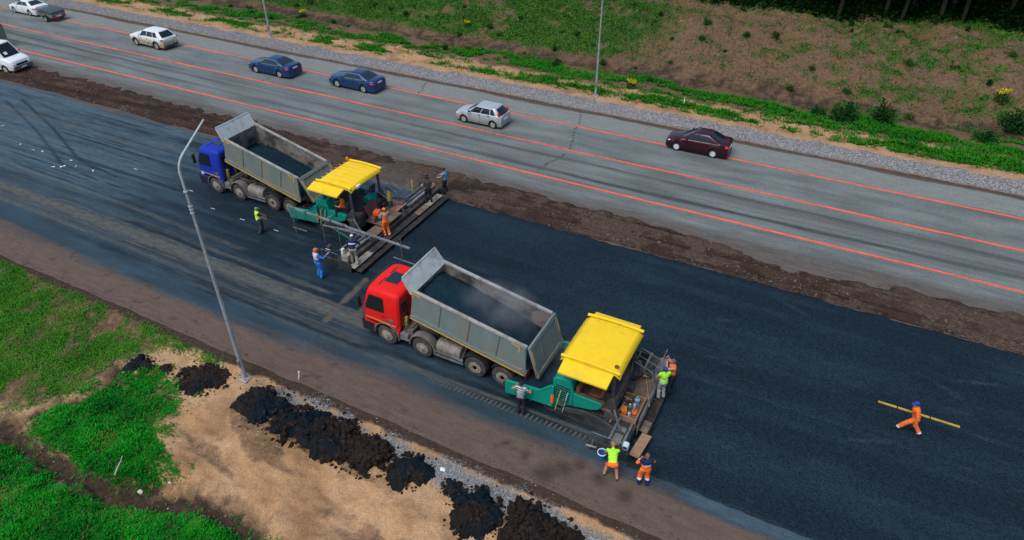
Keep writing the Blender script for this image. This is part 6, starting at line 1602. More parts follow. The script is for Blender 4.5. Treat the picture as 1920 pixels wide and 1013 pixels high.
# 13 striding man with the yellow rail
person('worker in orange suit and blue cap striding over fresh asphalt with long yellow rail', (5.72, 23.35, 0.07), 196, dict(torso=m_work, uarm=m_work, farm=m_work, pelvis=[(0.3, m_silver), (9, m_work)], thigh=m_work, shin=[(0.72, m_work), (0.9, m_silver), (9, m_navy)], foot=m_boot),
       pelvis=(0, 0.05, 0.88), lean=(0, 0.30, 1), look=(0, 0.9, -0.45), hands=((-0.30, 0.12, 0.78), (0.34, -0.02, 0.78)), feet=((0.10, 0.52, 0.0), (-0.10, -0.30, 0.02)), toes=(0, 0), h=1.78, bulk=1.14, hat=('cap', m_capblue))
q = MB(); q.beam((-1.45, 0, 0), (1.45, 0, 0), 0.08, 0.06); rl_ = q.build('rail', mat('ochre_yellow_rail', (0.52, 0.33, 0.05), rough=0.5, col2=(0.40, 0.24, 0.03), scale=3), None, bev=0.01)
rl_.location = (5.76, 23.68, 0.83); rl_.rotation_euler = (0, 0, 0.0)
tag(rl_, 'long yellow straightedge rail carried at hip height by the striding worker', 'rail')
for xr in (-0.75, 0.42):
    q = MB(); q.box((xr, 0, 0), (0.04, 0.086, 0.066)); q.build('joint_band', m_boot, rl_)
q = MB(); pts = [(-27.50, 22.95, 1.0), (-26.9, 23.35, 0.86), (-26.1, 23.5, 0.84), (-25.6, 23.5, 1.0)]; q.tube(pts, 0.012, 5); cd = q.build('cord', m_black, None)
tag(cd, 'thin dark cord stretched from the lime vest worker to the paver', 'cord')
# the driver seen in the maroon car
person('driver with pale blue sleeve at the wheel of the maroon sedan', (-8.10, 44.18, 0.0), 180, dict(torso=m_lblue, uarm=m_lblue, farm=m_skin, pelvis=m_dark, thigh=m_dark, shin=m_dark, foot=m_boot),
       pelvis=(0, 0, 0.42), lean=(0, -0.25, 1), hands=((-0.16, 0.42, 0.90), (0.16, 0.42, 0.90)), feet=((-0.1, 0.75, 0.24), (0.1, 0.75, 0.24)), h=1.62)
# ------------------------------------------------------------------ lamp posts
def lamp_post(label, x, y, z, arm):
    t = thing('lamp_post', label, 'lamp post', (x, y, z), 0, 'galvanised lamp posts')
    q = MB(); q.b2((-0.22, -0.22, -0.25), (0.22, 0.22, 0.05)); q.build('footing', mat('pale_concrete', (0.36, 0.34, 0.31), rough=0.9, bump=0.2), t, bev=0.02)
    q = MB(); q.b2((-0.17, -0.17, 0.051), (0.17, 0.17, 0.08))
    for a in (-1, 1):
        for b in (-1, 1): q.cyl((a * 0.13, b * 0.13, 0.08), (a * 0.13, b * 0.13, 0.14), 0.018, 6)
    q.build('base_plate', m_galv, t)
    q = MB(); n = 8; H_ = 10.0
    q.tube([(0, 0, 0.08), (0, 0, 0.9), (0, 0, 4.0), (0, 0, 7.0), (0, 0, 9.3)], [0.100, 0.094, 0.074, 0.058, 0.048], n); q.build('column', m_galv, t, ang=25)
    q = MB(); q.b2((-0.06, -0.13, 0.75), (0.06, -0.09, 1.15)); q.build('access_door', m_steel, t, bev=0.008)
    pts = [(0, 0, 9.301)]
    for k in range(9):
        a = R(56) * k / 8; pts.append((0.0, arm * (0.75 - 0.75 * math.cos(a)), 10.0 + 0.75 * math.sin(a)))
    e_ = pts[-1]; pts.append((0, e_[1] + arm * 1.45 * math.cos(R(34)), e_[2] + 1.45 * math.sin(R(34))))
    q = MB(); q.tube(pts, [0.045] * 2 + [0.040] * 8 + [0.033], 10); q.build('bracket_arm', mat('pale_galvanised_pipe', (0.40, 0.45, 0.46), rough=0.5, metal=0.2), t)
    q = MB(); q.tube([(0, 0, 9.28), (0, 0, 9.32)], 0.085, 10)
    for k in range(3): q.tube([(0, 0, 8.4 + 0.14 * k), (0, 0, 8.44 + 0.14 * k)], 0.080, 10)
    q.build('collar', mat('pale_galvanised_pipe', (0.5, 0.53, 0.54)), t)
    return t
lamp_post('near galvanised lamp post with a bent bare arm, standing in the tan sand', -20.12, 13.62, -0.14, 1)
lamp_post('tall lamp post at the right of the far verge, between the silver and maroon cars', -18.75, 51.4, float(terrain_z(-18.75, 51.4)), -1)
lamp_post('lamp post on the far verge above the dark blue sedans', -53.5, 50.6, float(terrain_z(-53.5, 50.6)), -1)

# ------------------------------------------------------------------ heaps of waste asphalt
m_heap = layered('waste_asphalt', (0.0215, 0.0155, 0.0125), [('fine', (0.003, 0.009, 0.0145), (0.0045, 0.0125, 0.019), 2.0, 0.25)], rough=0.85, speck=0.35, sscale=18, bump=0.9, bscale=9, bdist=0.06, mott=0.3, mscale=2.0, spec=0.10)
def rock(rr, n=1):
    bm = bmesh.new(); bmesh.ops.create_icosphere(bm, subdivisions=n, radius=1.0)
    for v in bm.verts: v.co *= rr.uniform(0.72, 1.18)
    V = np.array([v.co[:] for v in bm.verts]); F = np.array([[v.index for v in f.verts] for f in bm.faces]); bm.free()
    return V, F
rr = random.Random(11)
ROCKS1 = [rock(rr, 1) for _ in range(6)]
def octa(rr):
    V = np.array([(1, 0, 0), (-1, 0, 0), (0, 1, 0), (0, -1, 0), (0, 0, 1), (0, 0, -1)], float) * np.array([[rr.uniform(.6, 1.2)] for _ in range(6)])
    F = np.array([(0, 2, 4), (2, 1, 4), (1, 3, 4), (3, 0, 4), (2, 0, 5), (1, 2, 5), (3, 1, 5), (0, 3, 5)])
    return V, F
OCT = [octa(rr) for _ in range(6)]
def scatter(name, P, S, m_, protos=OCT, flat=0.7, seed=1, parent=None, attrs_fn=None, stuff=True, smooth=False):
    """many small stones joined into one real mesh"""
    rng = np.random.default_rng(seed); P = np.asarray(P, float); S = np.asarray(S, float)
    which = rng.integers(0, len(protos), len(P)); VV = []; FF = []; o = 0; AT = []
    val = rng.random(len(P))
    for w_ in range(len(protos)):
        ix = np.nonzero(which == w_)[0]
        if len(ix) == 0: continue
        V, F = protos[w_]; n = len(V)
        a = rng.random(len(ix)) * 2 * np.pi; b = (rng.random(len(ix)) - .5) * 1.4
        ca, sa, cb, sb = np.cos(a), np.sin(a), np.cos(b), np.sin(b)
        s = S[ix][:, None] * (1 + 0.35 * (rng.random((len(ix), 3)) - .5)) * np.array([1, 1, flat])
        v = V[None] * s[:, None, :]
        x = v[..., 0] * ca[:, None] - v[..., 1] * sa[:, None]; y = v[..., 0] * sa[:, None] + v[..., 1] * ca[:, None]; z = v[..., 2]
        y2 = y * cb[:, None] - z * sb[:, None]; z2 = y * sb[:, None] + z * cb[:, None]
        VV.append((np.stack([x, y2, z2], -1) + P[ix][:, None, :]).reshape(-1, 3))
        FF.append((F[None] + (np.arange(len(ix)) * n)[:, None, None] + o).reshape(-1, 3)); o += n * len(ix)
        AT.append(np.repeat(val[ix], n))
    me = np_mesh(name, np.concatenate(VV), np.concatenate(FF), m_, dict(tone=np.concatenate(AT)), smooth)
    ob = bpy.data.objects.new(name, me); C.objects.link(ob)
    if parent is not None: ob.parent = parent
    if stuff: tag(ob, kind='stuff')
    return ob

def heap(label, cx, cy, rx, ry, h, rot, sd, fine, lumps, group='heaps of waste asphalt on the verge'):
    rx *= 1.16; ry *= 1.10; h *= 0.68
    n = 112
    u = np.linspace(-1.35, 1.35, n); U, V = np.meshgrid(u, u, indexing='ij')
    c, s = math.cos(rot), math.sin(rot)
    X = cx + (U * rx) * c - (V * ry) * s; Y = cy + (U * rx) * s + (V * ry) * c
    ang = np.arctan2(V, U); rad = np.hypot(U, V)
    edge_ = 0.90 + 1.3 * (fbm(2 + 1.9 * np.cos(ang) + sd, 2 + 1.9 * np.sin(ang), 5, sd) - 0.5)
    p = np.clip(1 - (rad / edge_) ** 2, -0.6, 1)
    n1 = fbm(X * 1.6, Y * 1.6, 5, sd + 1) - 0.5; n2 = fbm(X * 5, Y * 5, 3, sd + 2) - 0.5
    cells = vn(X * 3.2 + n1, Y * 3.2 + n1, sd + 3)
    crk = sstep(0.07, 0.0, np.abs(fbm(X * 1.9 + 3, Y * 1.9, 3, sd + 8) - 0.5)) * (cells > 0.25)
    n5 = fbm(X * 13, Y * 13, 2, sd + 12) - 0.5
    rough_ = 0.75 * n1 + 0.34 * n2 * (0.3 + lumps) + 0.22 * n5 * (0.4 + lumps) + 0.30 * (cells - 0.5) * lumps - 0.35 * crk * lumps
    Z = terrain_z(X, Y) + np.where(p > 0, h * (p ** 0.7) * (1 + 0.9 * rough_) + 0.25 * lumps * h * rough_ * (p > 0.05), -0.25 * np.minimum(rad - edge_, 0.3) - 0.02)
    fa = np.clip(fine + 2.2 * (fbm(X * 0.9 + 4, Y * 0.9, 3, sd + 5) - 0.5), 0, 1)
    co = np.stack([X - cx, Y - cy, Z], -1).reshape(-1, 3)
    i = (np.arange(n - 1)[:, None] * n + np.arange(n - 1)[None, :])
    keep = (p[:-1, :-1] > -0.12).ravel(); i = i.ravel()[keep]
    F = np.stack([i, i + n, i + n + 1, i + 1], -1)
    me = np_mesh('asphalt_heap', co, F, m_heap, dict(fine=fa), True)
    bm = bmesh.new(); bm.from_mesh(me); bmesh.ops.delete(bm, geom=[v for v in bm.verts if not v.link_faces], context='VERTS'); bm.to_mesh(me); bm.free()
    o = bpy.data.objects.new('asphalt_heap', me); C.objects.link(o); o.location = (cx, cy, 0)
    tag(o, label, 'heap', group)
    rg = np.random.default_rng(sd); m = int(240 * lumps + 120)
    a = rg.random(m) * 2 * np.pi; r_ = np.sqrt(rg.random(m)) * 1.12 + 0.28 * rg.random(m) ** 3
    px = r_ * np.cos(a) * rx; py = r_ * np.sin(a) * ry
    lx = px * c - py * s; ly = px * s + py * c
    pp = np.clip(1 - (r_ / 0.95) ** 2, 0, 1)
    z = terrain_z(cx + lx, cy + ly) + h * pp ** 0.7 * 0.9
    sz = (0.018 + 0.105 * rg.random(m) ** 4 * (0.4 + lumps)) * np.where(r_ > 1.0, 0.6, 1.0)
    ob = scatter('clods', np.stack([lx, ly, z], -1), sz, m_heap, ROCKS1, 0.8, sd, o)
    return o
heap('small round heap of fine black asphalt at the grass edge, leftmost of the heaps', -25.1, 12.15, 0.62, 0.52, 0.40, 0.2, 601, 0.9, 0.15)
heap('tiny low heap of black asphalt between the round heap and the wide lumpy patch', -23.75, 12.5, 0.30, 0.25, 0.18, 0.1, 611, 0.9, 0.2)
heap('wide low lumpy spread of black asphalt left of the near lamp post', -21.9, 12.75, 1.15, 0.85, 0.34, 0.3, 621, 0.35, 0.8)
heap('tall black heap with a smooth fine slope just right of the near lamp post', -18.25, 12.85, 1.15, 0.95, 0.75, -0.1, 631, 0.62, 0.6)
heap('cracked lumpy heap joining the tall black heap on its right', -16.35, 12.65, 1.05, 0.90, 0.72, 0.4, 641, 0.45, 0.9)
heap('broad dark heap with broken slabs in the middle of the heap row', -14.75, 12.75, 1.15, 0.95, 0.80, 0.1, 651, 0.40, 1.0)
heap('lumpy brown black heap right of the broad middle heap', -12.95, 12.75, 1.10, 0.85, 0.78, 0.0, 661, 0.22, 1.0)
heap('low dark heap closing the right end of the heap row', -11.1, 12.85, 0.78, 0.72, 0.55, 0.3, 671, 0.45, 0.7)
heap('little flat splash of black asphalt between the heap row and the lone heaps', -9.15, 12.95, 0.42, 0.34, 0.18, 0.2, 681, 0.9, 0.3)
heap('lone tall heap with a smooth black face, left of the last lumpy heaps', -7.85, 12.45, 0.85, 1.05, 0.80, 0.3, 691, 0.66, 0.7)
heap('very lumpy brown heap at the bottom edge of the picture', -6.1, 12.75, 0.85, 0.95, 0.75, 0.1, 701, 0.12, 1.0)
heap('last lumpy brown heap at the bottom edge, nearest the gravel', -4.9, 12.6, 0.95, 0.85, 0.70, -0.2, 711, 0.10, 1.0)

# ------------------------------------------------------------------ stones, gravel, clods
def tone_mat(name, a, b, rough=0.85):
    m = bpy.data.materials.new(name); m.use_nodes = True; N = m.node_tree.nodes; L = m.node_tree.links
    at = N.new('ShaderNodeAttribute'); at.attribute_name = 'tone'
    x = N.new('ShaderNodeMix'); x.data_type = 'RGBA'; x.inputs['A'].default_value = (*a, 1); x.inputs['B'].default_value = (*b, 1)
    L.new(at.outputs['Fac'], x.inputs['Factor']); L.new(x.outputs['Result'], N['Principled BSDF'].inputs['Base Color']); N['Principled BSDF'].inputs['Roughness'].default_value = rough
    return m
rng = np.random.default_rng(5)
def place(n, x0, x1, y0, y1, dens):
    x = rng.uniform(x0, x1, n); y = rng.uniform(y0, y1, n); k = rng.random(n) < dens(x, y)
    return x[k], y[k]
# grey gravel beside the near kerb edge
x, y = place(52000, -23, 6, 12.3, 14.45, lambda x, y: np.clip(np.exp(-((y - 13.35 - 1.0 * (fbm(x * .9, y * .9, 5, 41) - .5)) / 0.42) ** 2) * sstep(-19.9, -18.5, x), 0, 1))
scatter('gravel', np.stack([x, y, terrain_z(x, y) + 0.008], -1), 0.018 + 0.028 * rng.random(len(x)) ** 2, tone_mat('blue_grey_gravel', (0.085, 0.10, 0.105), (0.36, 0.37, 0.37)), seed=2)
# gravel shoulder across the road
x, y = place(90000, -100, 20, 47.4, 50.6, lambda x, y: sstep(47.5, 48.0, y + .4 * (fbm(x * .9, y * .9, 4, 41) - .5)) * sstep(50.7, 49.9, y + 1.0 * (fbm(x * .9, y * .9, 5, 41) - .5)) * np.where(x < -45, 0.6, 1))
scatter('gravel', np.stack([x, y, terrain_z(x, y) + 0.01], -1), 0.03 + 0.05 * rng.random(len(x)) ** 2, tone_mat('grey_shoulder_gravel', (0.125, 0.122, 0.12), (0.37, 0.36, 0.355)), seed=3)
# pale stones on the near sand and over the far slope
x, y = place(26000, -32, 4, 5.5, 13.6, lambda x, y: np.clip(0.4 + 3.2 * (fbm(x * .35 + .45 * y, y * .9, 4, 83) - .5), 0.03, 1))
scatter('stones', np.stack([x, y, terrain_z(x, y) + 0.004], -1), 0.008 + 0.034 * rng.random(len(x)) ** 6, tone_mat('sandy_stones', (0.22, 0.14, 0.09), (0.52, 0.43, 0.33)), seed=4)
x, y = place(3600, -45, 16, 50.5, 76, lambda x, y: np.clip(0.25 + 0.7 * sstep(-22, -8, x) * sstep(60, 62, y), 0, 1))
scatter('stones', np.stack([x, y, terrain_z(x, y) + 0.02], -1), 0.025 + 0.07 * rng.random(len(x)) ** 7, tone_mat('pale_slope_stones', (0.13, 0.09, 0.065), (0.50, 0.42, 0.35)), seed=6)
# clods on the soil strip
x, y = place(16000, -66, 13, 30.7, 34.3, lambda x, y: np.clip(1.0 - 0.3 * (y - 31), 0.05, 1) * np.clip(0.4 + 2.5 * (fbm(x * .6, y * .9, 3, 411) - .5), 0, 1))
ix = np.clip(np.searchsorted(xs4, x), 0, len(xs4) - 1); iy = np.clip(np.searchsorted(ys4, y), 0, len(ys4) - 1)
zz = Zs[ix, iy]; kk = zz > -0.02
scatter('clods', np.stack([x, y, zz + 0.01], -1)[kk], (0.02 + 0.07 * rng.random(len(x)) ** 4)[kk], tone_mat('soil_clods', (0.045, 0.03, 0.022), (0.13, 0.088, 0.063), 0.95), ROCKS1[:3], seed=7)
# dark crumbs along the edge of the old asphalt and around the mats
x, y = place(9000, -40, 6, 14.2, 15.2, lambda x, y: np.exp(-((y - 14.45) / 0.22) ** 2))
scatter('crumbs', np.stack([x, y, np.where(y > 14.5, 0.004, terrain_z(x, y) + 0.006)], -1), 0.012 + 0.03 * rng.random(len(x)) ** 3, tone_mat('dark_crumbs', (0.025, 0.02, 0.017), (0.11, 0.08, 0.06), 0.95), seed=8)
# a few single stones, a stick and stakes
def single(name, label, cat, m_, loc, s, sd):
    V, F = rock(random.Random(sd), 2); q = MB(); q.add([tuple(np.array(v) * np.array(s)) for v in V], [tuple(f) for f in F]); o = q.build(name, m_, None, ang=60); o.location = loc; return tag(o, label, cat)
m_stone = mat('pale_stone', (0.55, 0.47, 0.38), rough=0.9, col2=(0.4, 0.32, 0.24), scale=6)
single('stone', 'pale stone by the dark ditch, near the curved dry stick', 'stone', m_stone, (-19.35, 7.55, -0.26), (0.11, 0.09, 0.08), 3)
single('stone', 'pale stone where the green clover meets the tan sand', 'stone', m_stone, (-18.75, 8.35, -0.30), (0.08, 0.06, 0.05), 4)
single('stone', 'white stone lying on the grey gravel by the verge', 'stone', m_plate, (-9.9, 13.45, -0.12), (0.13, 0.09, 0.05), 5)
q = MB(); q.tube([(-20.65, 7.55, -0.05), (-20.78, 7.80, 0.03), (-20.88, 8.02, 0.06), (-21.0, 8.22, 0.12)], [0.03, 0.028, 0.02, 0.012], 7); tag(q.build('stick', mat('bleached_wood', (0.42, 0.36, 0.30), rough=0.9), None), 'curved bleached stick lying on the green clover', 'stick')
q = MB(); q.tube([(-17.9, 14.55, 0.0), (-17.84, 14.62, 0.42)], [0.028, 0.022], 6); q.box((-17.85, 14.6, 0.36), (0.05, 0.05, 0.12)); tag(q.build('stake', m_plate, None), 'small white survey stake at the near edge of the road', 'stake')
q = MB(); q.b2((-0.04, -0.04, 0), (0.04, 0.04, 0.5)); o = q.build('stake', m_plate, None); o.location = (-11.8, 53.3, float(terrain_z(-11.8, 53.3))); tag(o, 'short white marker post in the grass beyond the maroon sedan', 'stake')
for k, (x, y, a, s) in enumerate(((-45.92, 22.27, 0.4, 1.0), (-45.4, 22.6, 1.2, 1.3), (-45.74, 23.42, 0.2, 0.8), (-43.02, 23.1, 2.0, 0.9), (-51.23, 23.35, 0.9, 0.8), (-48.75, 23.4, 0.1, 0.7), (-55.44, 24.73, 0.7, 0.9), (-44.6, 23.0, 1.5, 0.6))):
    q = MB(); s *= 0.6 + 0.1 * (k % 3); q.add([(-0.2 * s, -0.08 * s, 0.01), (0.03 * (k % 4), -0.10 * s, 0.06), (0.2 * s, -0.05, 0.012), (0.18 * s, 0.09 - 0.02 * (k % 3), 0.05), (0.0, 0.08 * s, 0.015), (-0.17 * s + 0.03 * (k % 5), 0.10 * s, 0.04)], [(0, 1, 4, 5), (1, 2, 3, 4)])
    o = q.build('paper_scrap', m_plate, None); o.location = (x, y, 0.004); o.rotation_euler = (0, 0, a)
    tag(o, 'scrap of white paper lying on the grey road left of the blue truck', 'paper scrap', 'white scraps littering the road left of the blue truck')
# ------------------------------------------------------------------ grass, weeds, shrubs, trees
def leaf_mat(name, a, b, c=None):
    m = bpy.data.materials.new(name); m.use_nodes = True; N = m.node_tree.nodes; L = m.node_tree.links; bs = N['Principled BSDF']
    at = N.new('ShaderNodeAttribute'); at.attribute_name = 'tone'
    cr = N.new('ShaderNodeValToRGB'); e = cr.color_ramp.elements
    e[0].color = (*a, 1); e[0].position = 0.0; e[1].color = (*b, 1); e[1].position = 0.92 if c else 1.0
    if c: n_ = e.new(0.985); n_.color = (*c, 1)
    L.new(at.outputs['Fac'], cr.inputs[0]); L.new(cr.outputs[0], bs.inputs['Base Color'])
    bs.inputs['Roughness'].default_value = 0.6; bs.inputs['Specular IOR Level'].default_value = 0.06
    tr = N.new('ShaderNodeBsdfTranslucent'); L.new(cr.outputs[0], tr.inputs['Color'])
    mx = N.new('ShaderNodeMixShader'); mx.inputs[0].default_value = 0.22
    L.new(bs.outputs[0], mx.inputs[1]); L.new(tr.outputs[0], mx.inputs[2]); L.new(mx.outputs[0], N['Material Output'].inputs['Surface'])
    return m
m_lush = leaf_mat('lush_clover_leaf', (0.004, 0.130, 0.010), (0.012, 0.310, 0.014), (0.12, 0.22, 0.03))
m_thin = leaf_mat('meadow_leaf', (0.016, 0.135, 0.010), (0.090, 0.275, 0.022), (0.18, 0.18, 0.06))
m_farg = leaf_mat('verge_leaf', (0.008, 0.105, 0.006), (0.035, 0.215, 0.010), (0.16, 0.17, 0.03))
m_slp = leaf_mat('slope_leaf', (0.022, 0.110, 0.008), (0.080, 0.230, 0.016), (0.17, 0.14, 0.06))

def blades(name, x, y, z, ln, wd, m_, seed, flat=0.5, tone0=None, per=1):
    rg = np.random.default_rng(seed); n = len(x)
    a = rg.random(n) * 2 * np.pi; el = (flat + (1 - flat) * rg.random(n)) * 1.0
    th = rg.random(n) * flat + 0.25
    dx, dy, dz = np.cos(a) * np.cos(th * 1.2), np.sin(a) * np.cos(th * 1.2), np.sin(th * 1.2)
    sx, sy = -np.sin(a), np.cos(a)
    L_ = ln * (0.55 + 0.9 * rg.random(n)); W_ = wd * (0.6 + 0.8 * rg.random(n))
    b = np.stack([x, y, z], -1); d = np.stack([dx, dy, dz], -1) * L_[:, None]; s = np.stack([sx, sy, (rg.random(n) - .5) * 0.6], -1) * W_[:, None]
    co = np.stack([b - s * 0.35 + d * 0.0, b + d * 0.55 - s, b + d, b + d * 0.55 + s], 1).reshape(-1, 3)
    f = np.arange(n * 4).reshape(n, 4)
    tone = rg.random(n) if tone0 is None else np.clip(tone0 + 0.5 * (rg.random(n) - .5), 0, 1)
    me = np_mesh(name, co, f, m_, dict(tone=np.repeat(tone, 4)), False)
    o = bpy.data.objects.new(name, me); C.objects.link(o); tag(o, kind='stuff'); return o

# lush clover
x, y = place(380000, -33, -12, 2.2, 12.8, lambda x, y: np.clip(cover_near(x, y)[0] * 1.15, 0, 1) ** 1.2 * np.clip(0.55 + 2.2 * (fbm(x * 1.1, y * 1.1, 4, 905) - .42), 0.12, 1))
cl = fbm(x * 1.6, y * 1.6, 4, 900)
z = terrain_z(x, y) + 0.13 * rng.random(len(x)) * sstep(0.35, 0.65, cl) + 0.01
o = blades('clover', x, y, z, 0.06 + 0.10 * cl, 0.028, m_lush, 21, flat=0.45, tone0=0.5 + 2.0 * (fbm(x * .8, y * .8, 5, 910) - 0.5))
x, y = place(26000, -33, -12, 2.2, 12.8, lambda x, y: 0.5 * cover_near(x, y)[0])
blades('dry_grass', x, y, terrain_z(x, y) + 0.06, 0.20, 0.010, leaf_mat('straw', (0.05, 0.10, 0.02), (0.20, 0.17, 0.07)), 28, flat=0.75)
# thinner meadow grass
x, y = place(230000, -46, -18, 7.0, 14.3, lambda x, y: cover_near(x, y)[1] ** 1.3)
z = terrain_z(x, y) + 0.01
o = blades('meadow_grass', x, y, z, 0.11, 0.020, m_thin, 22, flat=0.5, tone0=fbm(x * .9, y * .9, 4, 920))
# grass tufts across the sand and by the ditch edges
x, y = place(2500, -26, -10, 7.6, 13.2, lambda x, y: 0.10 * (cover_near(x, y)[0] < 0.1) * sstep(-19.5, -23, x))
xx = np.repeat(x, 9) + rng.normal(0, 0.06, len(x) * 9); yy = np.repeat(y, 9) + rng.normal(0, 0.06, len(x) * 9)
o = blades('grass_tufts', xx, yy, terrain_z(xx, yy), 0.10, 0.014, m_thin, 23, flat=0.6)
# far belt, slope and plateau
x, y = place(420000, -95, 17, 50.2, 60.6, lambda x, y: cover_far(x, y) ** 1.6 * np.where(x < -50, 0.6, 1))
o = blades('verge_grass', x, y, terrain_z(x, y), 0.26, 0.045, m_farg, 24, flat=0.55, tone0=fbm(x * .4, y * .6, 4, 930))
x, y = place(330000, -75, 22, 60.2, 92, lambda x, y: cover_far(x, y) ** 1.5 * 0.9)
o = blades('slope_grass', x, y, terrain_z(x, y), 0.24, 0.045, m_slp, 25, flat=0.55, tone0=fbm(x * .35, y * .5, 4, 940))
# dry sparse stalks over the bare slope
x, y = place(60000, -40, 18, 60.5, 70, lambda x, y: 0.6 * np.clip(0.6 + 2 * (fbm(x * .5, y * .8, 3, 950) - .5), 0, 1))
o = blades('dry_stalks', x, y, terrain_z(x, y), 0.16, 0.022, leaf_mat('dry_stalk', (0.05, 0.055, 0.02), (0.16, 0.115, 0.065)), 26, flat=0.6)

# shrubs: leaf clusters round stems, each shrub a thing
def crown_mesh(name, m_, sd, n, rx, rz, lw, clumps, z0=0.0):
    rg = np.random.default_rng(sd)
    cc = rg.normal(0, 1, (clumps, 3)); cc /= np.linalg.norm(cc, axis=1)[:, None]; cc *= (rg.random(clumps) ** 0.5 * rg.uniform(0.65, 1.3, clumps))[:, None]; cc[:, 2] = np.abs(cc[:, 2]); cc[:, 0] *= rg.uniform(0.75, 1.25)
    w_ = rg.integers(0, clumps, n)
    p = cc[w_] * 0.8 + rg.normal(0, 0.17, (n, 3))
    p = p * np.array([rx, rx, rz]); p[:, 2] = np.maximum(p[:, 2], 0.0) + z0
    d = rg.normal(0, 1, (n, 3)); d[:, 2] += 0.4; d /= np.linalg.norm(d, axis=1)[:, None]
    u = np.cross(d, rg.normal(0, 1, (n, 3))); u /= np.linalg.norm(u, axis=1)[:, None]
    l = lw * (0.6 + 0.8 * rg.random(n))[:, None]
    co = np.stack([p, p + d * l * 0.55 - u * l * 0.32, p + d * l, p + d * l * 0.55 + u * l * 0.32], 1).reshape(-1, 3)
    tone = np.clip(rg.random(clumps)[w_] * 0.7 + 0.3 * rg.random(n), 0, 1)
    return np_mesh(name, co, np.arange(n * 4).reshape(n, 4), m_, dict(tone=np.repeat(tone, 4)), False)
def stem_mesh(sd, n, rx, rz, r, m_):
    rg = random.Random(sd); q = MB()
    for k in range(n):
        a = rg.uniform(0, 6.28); d = rg.uniform(0.2, 0.8) * rx
        q.tube([(0, 0, -0.15), (d * .4 * math.cos(a), d * .4 * math.sin(a), rz * .4), (d * math.cos(a), d * math.sin(a), rz * rg.uniform(.6, .9))], [r, r * .7, r * .35], 5)
    return q.mesh('stems', m_)
m_bark = mat('grey_brown_bark', (0.036, 0.032, 0.026), rough=0.95, col2=(0.02, 0.018, 0.015), scale=5, bump=0.6, bscale=10, bdist=0.05)
m_shr = [leaf_mat('shrub_leaf_dark', (0.008, 0.038, 0.010), (0.022, 0.085, 0.016)), leaf_mat('shrub_leaf_mid', (0.016, 0.065, 0.010), (0.045, 0.125, 0.018)), leaf_mat('shrub_leaf_pale', (0.030, 0.085, 0.020), (0.065, 0.14, 0.035))]
SH = [(crown_mesh('foliage', m_shr[k % 3], 40 + k, 420, 0.5, 0.62, 0.13, 14), stem_mesh(50 + k, 5, 0.5, 0.62, 0.018, m_bark)) for k in range(6)]
rs = random.Random(31)
def shrub(x, y, s, k, label, group, cm=None, sz=None):
    z = float(terrain_z(x, y)); t = thing('shrub', label, 'shrub', (x, y, z), rs.uniform(0, 6.28), group); t.scale = (s, s, (sz or s))
    share('foliage', cm or SH[k][0], t); share('stems', SH[k][1], t); return t
# (x, y, size) read off the verge and the slope
shrubs = []
def column(x, y, z):
    """where a point falls in the photograph's frame, 0..1 across and down"""
    v = camo.matrix_basis.inverted() @ Vector((x, y, z)); return 0.5 + v.x / -v.z * 24 / 36, 0.5 - v.y / -v.z * 24 / 36 / 0.5273
ANCH = ((0.06, 'the trailer'), (0.15, 'the white crossover'), (0.265, 'the left blue sedan'), (0.345, 'the right blue sedan'), (0.47, 'the silver hatchback'), (0.582, 'the tall right lamp post'), (0.685, 'the maroon sedan'), (0.80, 'the green strip bushes'), (0.93, 'the right verge end'))
for k in range(66):
    for _ in range(400):
        x = rs.uniform(-75, 14); y = rs.uniform(55.0, 74)
        u, v_ = column(x, y, float(terrain_z(x, y)) + 0.3)
        if not (0.0 < u < 1.0 and 0.0 < v_ < 1.0): continue
        c_ = float(cover_far(np.array(x), np.array(y)))
        if rs.random() < 0.2 + 0.8 * c_ and all(math.hypot(x - a, y - b) > 1.5 for a, b, _, _ in shrubs): break
    shrubs.append((x, y, rs.uniform(0.40, 1.0), u))
for i, (x, y, s, u) in enumerate(shrubs):
    dk = i % 3
    hg = 'in the green strip' if y < 58.5 else 'low on the bank' if y < 63 else 'halfway up the bank' if y < 67.5 else 'near the bank top'
    an = min(ANCH, key=lambda a: abs(a[0] - u))[1]
    lab = '%s %s green shrub %s, behind %s' % ('tiny' if s < 0.6 else 'small' if s < 0.8 else 'larger', ('dark', 'mid', 'pale')[dk], hg, an)
    shrub(x, y, s, (i % 6) // 3 * 3 + dk, lab, 'shrubs dotted over the far embankment')
bigc = crown_mesh('foliage', m_shr[0], 71, 1500, 0.5, 0.62, 0.09, 30)
shrub(0.2, 56.3, 2.2, 0, 'largest dark round bush in the green strip, right of the maroon sedan', None, bigc, 2.3)
shrub(2.6, 57.4, 1.9, 3, 'dark upright bush just right of the largest round bush', None, bigc, 2.4)
shrub(11.7, 60.4, 2.2, 0, 'dark bush at the right picture edge at the foot of the slope', None, bigc, 2.2)
shrub(9.8, 57.2, 1.7, 4, 'low spreading bush left of the right edge bush', None, bigc, 1.2)
shrub(-2.0, 56.6, 1.5, 4, 'low bush left of the largest round bush in the green strip', None, bigc, 1.1)
m_yf = leaf_mat('yellow_blossom', (0.55, 0.42, 0.01), (0.75, 0.62, 0.03))
yf = crown_mesh('flowers', m_yf, 81, 150, 0.45, 0.25, 0.12, 9, 0.55)
for (x, y, s, lab) in ((-16.8, 54.8, 1.1, 'yellow flowering shrub beside the tall right lamp post'), (10.6, 62.9, 1.25, 'yellow flowering shrub on the slope near the right edge'), (-57.5, 59.8, 1.0, 'yellow flowering shrub near the top left lamp post'), (-37.5, 62.5, 0.8, 'small yellow flowering plant high on the green slope')):
    t = shrub(x, y, s, 2, lab, None); share('flowers', yf, t)

